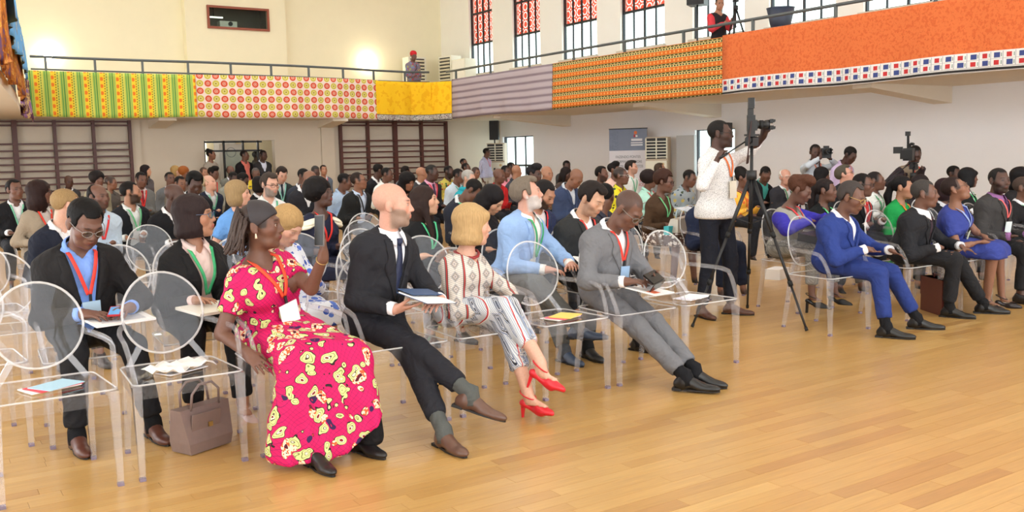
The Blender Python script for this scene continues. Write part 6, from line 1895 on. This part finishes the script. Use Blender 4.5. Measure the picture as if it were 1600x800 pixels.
# ================================================================ PEOPLE STANDING ROUND THE HALL
def stand(H, hy, hp, label, **kw):
    return person(label, H, hy=hy, hp=hp, seat=False, **kw)
stand((6.41, 22.55, 1.66), 60, 0, 'woman with a hair bun standing in the doorway', sex='f', skin=2, hair='bun', top='shirt', sc=(168, 158, 146), collar=False)
stand((7.20, 22.5, 1.63), 55, 0, 'man in a black jacket and salmon shirt standing at the doorway', skin=1, hair='fade', top='open', jc=(26, 25, 28), sc=(226, 124, 110))
stand((7.56, 22.2, 1.62), 20, 15, 'man in a dark suit with clasped hands right of the doorway', skin=0, hair='fade', jc=(46, 44, 46), sc=(206, 210, 226), hands={1: (7.58, 21.86, 1.18), -1: (7.48, 21.86, 1.18)})
stand((7.95, 23.9, 1.62), 100, 0, 'person inside the doorway behind the dark suit', skin=0, hair='fade', top='shirt', sc=(60, 56, 56))
stand((13.74, 21.9, 1.585), 70, 5, 'man in a lilac shirt and pale trousers beside the tall air conditioner', skin=1, hair='fade', top='shirt', sc=(204, 208, 240), lc=(216, 214, 208), lan=(236, 130, 150), badge=False)
R7 = stand((12.0, 9.53, 1.45), -35, 8, 'man in a pale grey shirt taking a photograph by the right wall', skin=0, hair='fade', top='shirt', sc=(196, 204, 212), lan=(222, 124, 96), badge=False, hands={1: (12.02, 9.30, 1.37), -1: (11.88, 9.34, 1.37)}, elbows={1: (12.35, 9.5, 1.1), -1: (11.62, 9.62, 1.1)}, hdir={1: (-.1, -.3, 1), -1: (.1, -.3, 1)}, size=.93, pelvis=(12.0, 9.58, .88))
R8 = stand((12.1, 8.97, 1.395), 0, 35, 'man in a lilac shirt looking down by the right wall', skin=0, hair='short', top='shirt', sc=(206, 186, 220), lan=(230, 150, 130), badge=False, size=.93, pelvis=(12.1, 9.08, .86))
R13 = stand((11.98, 7.82, 1.395), -45, 25, 'cameraman in a beige and brown vest bent behind his video camera', skin=0, hair='fade', top='vest', sc=(150, 132, 112), jc=(52, 44, 50), lan=(220, 80, 66), badge=False, size=.93, pelvis=(12.02, 7.95, .86), hands={1: (11.84, 7.60, 1.20), -1: (11.76, 7.82, 1.12)}, hdir={1: (-.8, -.3, .2), -1: (-.6, -.4, .1)})
# upstairs
up = stand((12.12, 22.95, 4.235 - 2.68), 0, 10, 'spectator in a red cap and colourful shirt on the balcony', skin=1, hair='turban', haircol=(206, 44, 52), top='shirt', mats=dict(top=M_REDPRINT), lc=(40, 42, 50), size=.96, hands={1: (12.2, 22.72, 1.0), -1: (12.0, 22.72, 1.0)}, collar=False)
up.o.location.z = 2.68
MB().tube([up.N - up.org + np.array((.07, -.05, .0)), up.P - up.org + np.array((.02, -.16, .30)), up.P - up.org + np.array((-.15, -.08, .08))], .016, 6, flat=.4).build('bag_strap', plain('dark_strap', (50, 40, 40), .7), up.o)
bc = stand((13.45, 12.95, 1.62), -30, 15, 'camera operator in red and black behind the right balcony railing', skin=3, hair='fade', top='vest', sc=(40, 36, 40), jc=(214, 66, 74), lc=(36, 34, 38), sleeve=.4, hands={1: (13.42, 12.62, 1.25), -1: (13.28, 12.70, 1.2)})
bc.o.location.z = 2.68

# ================================================================ EQUIPMENT
M_CAM = plain('camera_black', (26, 26, 28), .5, vary=.15, scale=60, bump=.1)
M_RUBBER = plain('black_rubber', (18, 18, 18), .7)
def tripod(label, apex, feet, col_top, loc0, pan=None, strap=None, name='tripod', low=None):
    o = empty(name, loc0, label=label, category='tripod'); z0 = np.array(loc0)
    A = np.array(apex) - z0
    low = A - np.array((0, 0, .38)) if low is None else np.array(low) - z0
    MB().cyl(low, np.array(col_top) - z0, .014, 10).build('centre_column', M_CAM, o, True)
    MB().cyl(A - (0, 0, .05), A + (0, 0, .03), .045, 12).build('collar', M_CAM, o, True)
    for f in feet:
        f = np.array(f) - z0; d = unit(f - A); s_ = A + d * .05; m1 = lerp(s_, f, .38); m2 = lerp(s_, f, .70)
        lg = MB().cyl(s_, m1, .017, 10).cyl(m1, m2, .013, 10).cyl(m2, f, .010, 10).build('leg', M_CAM, o, True)
        for m_ in (m1, m2): MB().cyl(m_ - d * .025, m_ + d * .02, .021, 10).build('leg_clamp', M_RUBBER, lg, True)
        MB().cyl(f - d * .03, f, .014, 8).build('foot', M_RUBBER, lg, True)
        MB().bar(lerp(s_, f, .26), lerp(A, low, .9), .012, .006).build('brace', M_CAM, o)
    if pan:
        a, b = np.array(pan[0]) - z0, np.array(pan[1]) - z0
        MB().cyl(a, b, .007, 8).cyl(lerp(a, b, .72), b, .012, 8).build('pan_handle', M_CAM, o, True)
    H_ = np.array(col_top) - z0
    MB().box(H_ + (0, 0, .03), (.035, .045, .035)).cyl(H_ + (-.05, 0, .045), H_ + (.05, 0, .045), .034, 14).box(H_ + (0, 0, .088), (.04, .05, .008)).build('pan_head', M_CAM, o)
    return o
AP = (6.21, 5.60, 1.30)
tripod('black photo tripod with a camera in front of the standing photographer', AP, [(6.22, 5.0, .01), (6.72, 6.10, .01), (5.62, 5.72, .01)], (6.21, 5.60, 1.545), (6.21, 5.60, 0), pan=((6.19, 5.64, 1.585), (5.99, 5.76, 1.44)), low=(6.21, 5.60, .82))
def dslr(loc, ang, label, s_=1.0, flash=True):
    o = empty('camera', loc, math.radians(ang), label=label, category='camera')   # local -Y is the lens direction
    b = MB().box((0, 0, .06), (.072, .032, .052)).box((0, -.0, .125), (.034, .034, .018)).box((-.058, -.03, .055), (.016, .018, .045))
    b.box((0, 0, -.012), (.07, .03, .03)); b.build('body', M_CAM, o)
    l_ = MB().tube([(0, -.03, .06), (0, -.06, .06), (0, -.062, .06), (0, -.115, .06), (0, -.118, .06), (0, -.155, .06)], [.036, .036, .034, .034, .038, .040], 18).build('lens', M_CAM, o, True)
    MB().tube([(0, -.07, .06), (0, -.10, .06)], [.0385, .0385], 18).build('zoom_ring', M_RUBBER, l_, True)
    hb = MB()
    for k in range(4):
        for j in range(5):
            a = k * 1.571 + .35 + j * .19; L = .045 if j in (1, 2, 3) else .03
            c = np.array((math.cos(a) * .043, -.155 - L / 2, .06 + math.sin(a) * .043)); hb.box(c, (.0045, L / 2, .0045))
    hb.build('lens_hood', M_CAM, l_)
    MB().cyl((0, -.150, .06), (0, -.153, .06), .034, 18).build('front_glass', plain('lens_glass', (20, 26, 40), .05), l_)
    if flash:
        f = MB().box((0, .005, .17), (.024, .024, .03)).build('flash', M_CAM, o)
        MB().box((0, .0, .245), (.036, .026, .045)).build('flash_head', M_CAM, f); MB().box((0, -.027, .25), (.03, .002, .03)).build('flash_window', plain('flash_lens', (190, 196, 206), .2), f)
    st = MB().tube([(-.07, 0, .09), (-.10, .02, -.05), (-.085, .03, -.2), (-.02, .03, -.27), (.02, .02, -.2)], .012, 4, flat=.25).build('strap', plain('camera_strap', (60, 40, 38), .7), o)
    return o
dslr((6.20, 5.60, 1.66), 46, 'black camera with flash and hooded lens on the tripod')
dslr((11.95, 9.29, 1.40), -35, 'dark camera held up to the face by the man in the pale grey shirt', flash=False)
# shoulder video camera on its tripod
tripod('black video tripod at the right wall', (11.68, 7.64, 1.12), [(11.4, 7.19, .01), (12.2, 7.54, .01), (11.4, 8.14, .01)], (11.68, 7.64, 1.20), (11.68, 7.64, 0), pan=((11.66, 7.68, 1.28), (11.28, 7.86, .98)))
vc = empty('video_camera', (11.68, 7.72, 1.30), math.radians(-62), label='black professional video camera with a viewfinder and top microphone', category='camera')
MB().box((0, .05, .10), (.06, .17, .085)).box((0, .23, .10), (.05, .04, .06)).build('body', M_CAM, vc)
MB().tube([(0, -.12, .10), (0, -.20, .10), (0, -.21, .10), (0, -.28, .10)], [.05, .05, .06, .07], 16).build('lens', M_CAM, vc, True)
MB().box((0, -.30, .10), (.075, .03, .06)).build('matte_box', M_RUBBER, vc)
MB().bar((0, -.10, .235), (0, .16, .235), .03, .025).bar((0, -.09, .17), (0, -.10, .24), .03, .025).bar((0, .15, .17), (0, .16, .24), .03, .025).build('top_handle', M_CAM, vc)
MB().box((-.13, -.05, .16), (.06, .025, .045)).box((-.08, -.05, .14), (.03, .015, .015)).build('side_screen', M_CAM, vc)
MB().bar((0, -.10, .25), (.0, -.12, .36), .03, .03).box((.0, -.15, .38), (.03, .05, .03)).build('camera_light', M_CAM, vc)
MB().cyl((.05, -.22, .24), (.05, .05, .24), .02, 12).build('microphone', M_RUBBER, vc, True)

# balcony equipment
tripod('tall black tripod standing on the right balcony', (13.35, 12.45, 4.15), [(13.0, 12.25, 2.69), (13.75, 12.2, 2.69), (13.35, 12.95, 2.69)], (13.35, 12.45, 4.25), (13.35, 12.45, 2.68))
o = empty('video_camera', (13.35, 12.5, 4.34), math.radians(-30), label='small camera on the balcony tripod', category='camera')
MB().box((0, 0, .06), (.05, .12, .06)).build('body', M_CAM, o); MB().cyl((0, -.12, .06), (0, -.22, .06), .04, 14).build('lens', M_CAM, o, True)
o = empty('black_tub', (13.3, 11.35, 2.68), label='dark flared tub on a stand on the right balcony', category='tub')
MB().tube([(0, 0, .96), (0, 0, 1.02), (0, 0, 1.28), (0, 0, 1.30), (0, 0, 1.26)], [.16, .18, .24, .25, .22], 20).build('body', plain('dark_blue_plastic', (52, 60, 78), .5), o, True)
MB().box((0, 0, .48), (.16, .16, .48)).build('stand', plain('white_box', (226, 228, 232), .6), o)
def speaker(loc, rz, label, w_, d_, h_, z0, pole):
    o = empty('loudspeaker', loc, rz, label=label, category='speaker')
    MB().box((0, 0, z0 + h_ / 2), (w_ / 2, d_ / 2, h_ / 2)).build('cabinet', M_BLACK, o)
    MB().box((0, -d_ / 2 - .006, z0 + h_ / 2), (w_ * .44, .006, h_ * .46)).build('grille', plain('speaker_grille', (40, 40, 42), .7, bump=.3, scale=200), o)
    if pole:
        MB().cyl((0, 0, 0), (0, 0, z0), .018, 10).build('pole', M_DARKMETAL, o, True)
        for k in range(3):
            a = k * 2.094; MB().bar((.0, 0, .45), (.42 * math.cos(a), .42 * math.sin(a), .012), .022, .014).build('leg', M_DARKMETAL, o)
    else: MB().box((0, d_ / 2 + .05, z0 + h_ / 2), (.05, .05, .05)).build('wall_bracket', M_DARKMETAL, o)
    return o
speaker((14.55, 13.95, 0), math.radians(-70), 'black loudspeaker on a stand behind the photographer', .34, .34, .52, 1.56, True)
speaker((14.45, 22.6, 0), math.radians(-40), 'black loudspeaker on a pole above the far air conditioner', .26, .26, .54, 1.94, True)
speaker((14.2, 14.3, 2.68), math.radians(-60), 'black loudspeaker on a stand on the right balcony', .36, .34, .6, 1.82, True)

# air conditioners
M_ACBODY = plain('ac_cream_white', (238, 234, 216), .4, vary=.02); M_ACSIDE = plain('ac_beige_side', (206, 186, 160), .5); M_SLOT = plain('ac_dark_slot', (44, 44, 44), .6)
def aircon(loc, rz, label, w_=.52, d_=.32, h_=1.84):
    o = empty('air_conditioner', loc, rz, label=label, category='air conditioner')
    MB().box((0, d_ * .1, h_ / 2), (w_ / 2, d_ * .4, h_ / 2)).build('cabinet', M_ACSIDE, o)
    MB().box((0, -d_ * .38, h_ * .36), (w_ / 2 - .012, d_ * .1, h_ * .36 - .02)).build('lower_panel', M_ACBODY, o)
    MB().box((0, -d_ * .33, h_ * .86), (w_ / 2 - .012, d_ * .04, h_ * .125)).build('outlet', M_SLOT, o)
    for k in range(6):
        for sx in (-1, 1): MB().box((sx * w_ * .235, -d_ * .40, h_ * (.755 + .038 * k)), (w_ * .215, .018, .011)).build('louvre', M_ACBODY, o)
    for x in (-1, 0, 1): MB().box((x * w_ * .465, -d_ * .40, h_ * .86), (.012, .02, h_ * .125)).build('outlet_rib', M_ACBODY, o)
    MB().box((-.02, -d_ * .49, h_ * .60), (.028, .004, .045)).build('display', M_SLOT, o)
    MB().cyl((w_ * .3, -d_ * .48, h_ * .665), (w_ * .3, -d_ * .50, h_ * .665), .035, 16).build('round_label', plain('ac_gold_label', (206, 176, 120), .4), o)
    MB().box((0, 0, .02), (w_ / 2, d_ / 2, .02)).build('base', M_ACSIDE, o)
aircon((14.60, 15.95, 0), math.radians(-58), 'tall white air conditioner beside the banner stand')
aircon((14.25, 22.2, 0), math.radians(-50), 'tall white air conditioner in the far corner')
MB().box((14.90, 15.35, .93), (.03, .28, .93)).build('grey_panel', plain('light_grey_panel', (196, 198, 200), .6), None, label='pale grey upright panel against the right wall', category='panel')
for loc, rz, lab in (((13.72, 25.95, 2.68), 0, 'white louvred cabinet against the back balcony wall'), ((14.55, 25.2, 2.68), math.radians(-80), 'white louvred cabinet against the right balcony wall')):
    o = empty('louvred_cabinet', loc, rz, label=lab, category='air conditioner')
    MB().box((0, 0, .93), (.30, .2, .93)).build('cabinet', M_ACBODY, o)
    MB().box((0, -.196, .95), (.24, .012, .86)).build('recess', M_SLOT, o)
    for k in range(17): MB().bar((-.24, -.21, .14 + .1 * k), (.24, -.21, .14 + .1 * k), .035, .05, (0, .6, 1)).build('louvre', plain('louvre_cream', (222, 214, 186), .5), o)
o = empty('white_cabinet', (14.6, 24.45, 2.68), math.radians(-85), label='plain white cabinet below the last high window', category='cabinet')
MB().box((0, 0, .85), (.34, .2, .85)).build('body', M_ACBODY, o)
for z in (.45, 1.28): MB().box((0, -.205, z), (.31, .008, .38)).build('door', M_WHITEPLASTIC, o)

# roll-up banner
o = empty('banner_stand', (14.4, 16.75, 0), math.radians(-62), label='white and grey-blue roll-up banner stand by the right wall', category='banner')
MB().box((0, 0, 1.05), (.47, .004, 1.0)).build('sheet', plain('banner_white', (232, 230, 238), .6), o)
MB().box((0, -.006, 1.80), (.47, .002, .25)).build('header_panel', plain('banner_slate', (128, 138, 160), .6, vary=.08, scale=8), o)
hd = MB(); rb = random.Random(2)
for i in range(16):
    for j in range(5):
        if rb.random() < .7: hd.bar((-.45 + j * .045, -.0095, 1.58 + i * .028), (-.45 + j * .045 + .03, -.0095, 1.58 + i * .028 + rb.choice((-.018, .018))), .003, .006, (0, -1, 0))
hd.build('weave_print', plain('banner_dark_print', (72, 80, 104), .6), o)
MB().cyl((.19, -.008, 1.96), (.19, -.012, 1.96), .04, 16).build('emblem_orange', plain('banner_orange', (232, 120, 60), .6), o)
MB().box((.165, -.01, 1.885), (.02, .002, .03)).build('emblem_red', plain('banner_red', (190, 50, 60), .6), o)
MB().box((.215, -.01, 1.88), (.022, .002, .022)).build('emblem_white', plain('banner_white2', (240, 240, 240), .6), o)
mt, mw = plain('banner_text', (120, 122, 132), .6), plain('banner_text_white', (236, 238, 244), .6)
for z, body, s_ in ((1.79, 'CABINET', .07), (1.72, 'DIALOGO', .05), (1.66, 'NACIONAL', .05)): pass
for z, w_, h_ in ((1.795, .27, .026), (1.725, .29, .012), (1.675, .29, .016)): MB().box((.22, -.0095, z), (w_ / 2, .0015, h_)).build('header_line', mw, o)
for z, body in ((1.40, 'FAZENDO PONTES'), (1.29, 'INFORMANDO PESSOAS'), (1.18, 'CONSTRUINDO DIREITOS')):
    text_obj('banner_text', body, .085, mt, o, (0, -.008, z), (math.pi / 2, 0, 0), xs=.74 if len(body) > 15 else .85)
text_obj('banner_text', '25\nANOS', .09, plain('banner_red2', (206, 80, 84), .6), o, (.28, -.008, .8), (math.pi / 2, 0, 0))
MB().box((0, 0, 1.815 + .24), (.475, .012, .012)).build('top_bar', M_DARKMETAL, o); MB().box((0, 0, .03), (.48, .1, .03)).build('base', M_DARKMETAL, o); MB().cyl((0, .02, .05), (0, .02, 2.04), .008, 8).build('pole', M_DARKMETAL, o)

# ================================================================ THINGS HELD OR LAID DOWN
def slab(name, c, h, rot, mat, label, cat, extra=()):
    o = empty(name, c, label=label, category=cat); o.rotation_euler = rot
    MB().box((0, 0, 0), h).build('body', mat, o)
    for nm, cc, hh, mm in extra: MB().box(cc, hh).build(nm, mm, o)
    return o
R_ = math.radians
M_PHONE = plain('phone_black', (22, 22, 24), .25)
h = F1.Wr[1]
slab('phone', (1.795, 4.475, 1.145), (.0045, .038, .08), (R_(-4), R_(6), R_(12)), plain('phone_grey', (96, 90, 88), .3), 'grey phone held up by the woman in the pink dress', 'phone', [('screen', (-.005, 0, 0), (.0008, .035, .074), M_PHONE)])
fo = empty('folder', (2.44, 4.55, .725), label='dark blue folder with white papers held by the bald man in the black suit', category='folder'); fo.rotation_euler = (R_(14), R_(8), R_(28))
M_FOLD = plain('folder_blue', (48, 78, 120), .5)
MB().box((0, 0, 0), (.15, .105, .002)).build('back_cover', M_FOLD, fo); MB().box((-.01, -.008, .005), (.14, .10, .003)).build('papers', M_PAPER, fo)
fc = MB().box((0, .05, .020), (.15, .055, .002)); fc.build('front_cover', M_FOLD, fo)
slab('phone', (3.045, 4.575, .64), (.038, .075, .005), (R_(20), R_(5), R_(-50)), M_PHONE, 'black phone in the hands of the woman with the blonde bob', 'phone')
slab('wallet_phone', (4.07, 4.49, .70), (.075, .045, .006), (R_(38), R_(-6), R_(20)), M_PHONE, 'black folding phone case held by the man in the grey suit', 'phone', [('flap', (0, -.052, -.03), (.075, .003, .032), M_PHONE)])
slab('document', (4.10, 4.56, .605), (.155, .11, .003), (R_(10), R_(4), R_(24)), M_PAPER, 'white brochure with orange print on the lap of the man in the grey suit', 'paper', [('print_orange', (-.06, -.05, .0035), (.05, .03, .0006), plain('print_orange', (232, 110, 70), .6)), ('print_grey', (.06, .04, .0035), (.06, .04, .0006), plain('print_grey', (196, 196, 200), .6))])
slab('document', (.98, 5.36, .665), (.16, .10, .006), (R_(6), 0, R_(12)), M_PAPER, 'white printed sheets on the lap of the man reading his phone', 'paper', [('print_grey', (0, 0, .0065), (.12, .07, .0006), plain('print_grey', (196, 196, 200), .6))])
slab('phone', (.955, 5.32, .715), (.032, .06, .004), (R_(15), 0, R_(-20)), plain('phone_red', (176, 40, 48), .35), 'small red phone held by the man in the blue shirt', 'phone', [('screen', (0, 0, .0045), (.028, .05, .0006), plain('screen_blue', (110, 170, 226), .2))])
slab('document', (1.50, 5.40, .665), (.17, .12, .008), (R_(5), 0, R_(20)), plain('cream_paper', (236, 232, 220), .7), 'cream papers on the lap of the woman with cat-eye glasses', 'paper')
slab('document', (4.22, 5.38, .70), (.10, .075, .004), (R_(35), R_(10), R_(20)), M_PAPER, 'folded white sheets held by the man in the pale blue blazer', 'paper')
slab('document', (7.12, 5.45, .80), (.12, .09, .003), (R_(40), R_(-8), R_(15)), M_PAPER, 'white sheet held by the woman with purple sleeves', 'paper')
slab('document', (6.10, 18.52, 1.02), (.14, .004, .09), (R_(10), 0, R_(10)), plain('yellow_sheet', (250, 226, 60), .6), 'bright yellow sheet held up in the back rows', 'paper')
slab('phone', (5.46, 14.55, 1.02), (.035, .004, .07), (R_(-30), 0, R_(10)), M_PHONE, 'phone of the man in the teal-grey suit', 'phone')
# leaflets on the empty chairs of the front row
def leaflets(x, y, rz, label, cols, crumple=False):
    o = empty('leaflets', (x, y, .4655), R_(rz), label=label, category='leaflet')
    for i, c in enumerate(cols):
        b = MB().box((.01 * i, -.012 * i, .004 + .005 * i), (.115 - .01 * i, .075, .0022), rotz(.12 * i))
        b.build('sheet', plain('leaflet', c, .6), o)
    if crumple:
        G = np.array([[(-.15 + .30 * i / 9, -.10 + .2 * j / 7, .026 + .011 * math.sin(i * 1.9 + j) + .008 * math.cos(j * 2.3 - i)) for j in range(8)] for i in range(10)])
        link('crumpled_sheet', grid_mesh('crumpled_sheet', G, None, .002), o, M_PAPER)
leaflets(.55, 4.78, 18, 'white, red and blue leaflets on the leftmost empty chair', [(238, 238, 238), (224, 70, 80), (170, 206, 226)])
leaflets(1.14, 4.77, 25, 'crumpled white papers on the empty chair beside the pink dress', [(226, 226, 230)], True)
leaflets(3.50, 4.74, 15, 'pink and yellow leaflets on the empty chair beside the blonde bob', [(240, 236, 236), (236, 110, 130), (240, 214, 110)])
leaflets(4.68, 4.78, 12, 'stack of white papers on the empty chair beside the grey suit', [(236, 234, 240), (230, 224, 234), (240, 240, 244)])

# bags
bag = empty('handbag', (1.27, 4.93, 0), R_(24), label='taupe leather handbag standing under the empty chair', category='bag')
M_TAUPE = plain('taupe_leather', (128, 108, 102), .42, vary=.1, scale=30, bump=.08)
b = MB(); w0, w1, d0, d1, hh = .13, .155, .075, .04, .235
b.add([(-w0, -d0, .004), (w0, -d0, .004), (w0, d0, .004), (-w0, d0, .004), (-w1, -d1, hh), (w1, -d1, hh), (w1, d1, hh), (-w1, d1, hh), (-w0 - .01, -d0 - .005, .06), (w0 + .01, -d0 - .005, .06), (w0 + .01, d0 + .005, .06), (-w0 - .01, d0 + .005, .06)],
      [(0, 3, 2, 1), (4, 5, 6, 7), (0, 1, 9, 8), (1, 2, 10, 9), (2, 3, 11, 10), (3, 0, 8, 11), (8, 9, 5, 4), (9, 10, 6, 5), (10, 11, 7, 6), (11, 8, 4, 7)])
b.build('body', M_TAUPE, bag)
MB().box((-.02, -.066, .15), (.09, .004, .06), rotx(.16)).build('front_flap', M_TAUPE, bag); MB().box((0, -.078, .14), (.012, .004, .012)).build('clasp', plain('gold_clasp', (206, 176, 110), .3, .9), bag)
for sy_ in (-1, 1): MB().tube([(-.09, sy_ * .04, .225), (-.085, sy_ * .05, .31), (-.04, sy_ * .052, .355), (.04, sy_ * .052, .355), (.085, sy_ * .05, .31), (.09, sy_ * .04, .225)], .007, 6).build('handle', M_TAUPE, bag, True)
bag = empty('briefcase', (7.83, 4.86, 0), R_(60), label='dark red leather briefcase standing between two chairs of the right block', category='bag')
MB().box((0, 0, .16), (.19, .05, .16)).build('body', plain('oxblood_leather', (92, 42, 38), .4, vary=.1), bag); MB().box((0, 0, .235), (.193, .054, .085)).build('flap', plain('oxblood_leather', (92, 42, 38), .4, vary=.1), bag)
MB().tube([(-.05, 0, .32), (-.045, 0, .35), (.045, 0, .35), (.05, 0, .32)], .008, 6).build('handle', plain('oxblood_leather', (92, 42, 38), .4, vary=.1), bag, True)
bag = empty('handbag', (7.14, 7.42, .64), R_(10), label='silver and white handbag on the lap of the woman in the brown sweater', category='bag')
MB().add([(-.19, -.08, 0), (.19, -.08, 0), (.19, .08, 0), (-.19, .08, 0), (-.14, -.05, .14), (.19, -.06, .17), (.19, .06, .17), (-.14, .05, .14)], [(0, 3, 2, 1), (4, 5, 6, 7), (0, 1, 5, 4), (1, 2, 6, 5), (2, 3, 7, 6), (3, 0, 4, 7)]).build('body', plain('silver_leather', (196, 190, 180), .35, vary=.1), bag)
MB().box((.1, -.073, .085), (.09, .004, .075), rotx(-.1)).build('grey_panel', plain('grey_leather', (140, 134, 126), .4), bag)
MB().tube([(-.02 + .09 * math.cos(t), 0, .15 + .11 * math.sin(t)) for t in np.linspace(0, 3.14, 14)], .008, 6).build('handle', plain('pale_blue_handle', (190, 214, 226), .4), bag, True)
slab('pouch', (6.92, 7.40, .665), (.05, .03, .045), (0, 0, R_(20)), plain('turquoise_cloth', (70, 190, 200), .7), 'small turquoise pouch beside the silver handbag', 'pouch')
slab('document', (7.12, 7.30, .885), (.14, .09, .004), (R_(12), 0, R_(15)), plain('pale_blue_paper', (206, 214, 224), .6), 'papers held above the silver handbag', 'paper')
bag = empty('tote_bag', (7.02, 5.52, .665), R_(14), label='black bag with tan edge on the lap of the woman with purple sleeves', category='bag')
MB().box((0, 0, .035), (.21, .11, .035), rotx(.15)).build('body', plain('black_leather', (26, 25, 27), .4), bag); MB().tube([(-.2, -.1, .05), (-.1, -.12, .075), (.1, -.12, .075), (.2, -.1, .05)], .008, 6).build('tan_edge', plain('tan_leather', (176, 124, 76), .5), bag, True)
slab('paper_bag', (8.6, 7.35, .06), (.16, .09, .06), (0, 0, R_(20)), M_PAPER, 'white bag lying on the floor behind the tripod', 'bag')
# cream cape on the shoulders of the navy dress, turquoise scarf
for info_, col, zz, lab in ((CROWD.get('woman with big round hair in a navy dress with cream shoulders'), (238, 230, 206), .93, 'cape_collar'), (CROWD.get('woman with short grey hair and a turquoise scarf'), (40, 160, 176), 1.0, 'scarf')):
    i_ = info_; n_ = i_.N - i_.org
    if lab == 'cape_collar':
        for sx in (1, -1):
            for q in range(2):
                Fk = Field(n_ - .32, n_ + .2, .014)
                p_ = n_ + i_.l * sx * (.135 + .015 * q) - i_.u * (.065 + .028 * q)
                Rk = np.stack([i_.l, -i_.f, i_.u], 1) @ roty(sx * .45)
                Fk.add(ell(p_, (.095, .115, .030), Rk), .01); link(lab, net_mesh(lab, Fk, 1), i_.o, fabric(col))
    else:
        Fk = Field(n_ - .2, n_ + .2, .02); Fk.add(tor(n_ + np.array((0, -.01, .01)), .075, .04, np.eye(3)), .02); link(lab, net_mesh(lab, Fk, 1), i_.o, fabric(col))
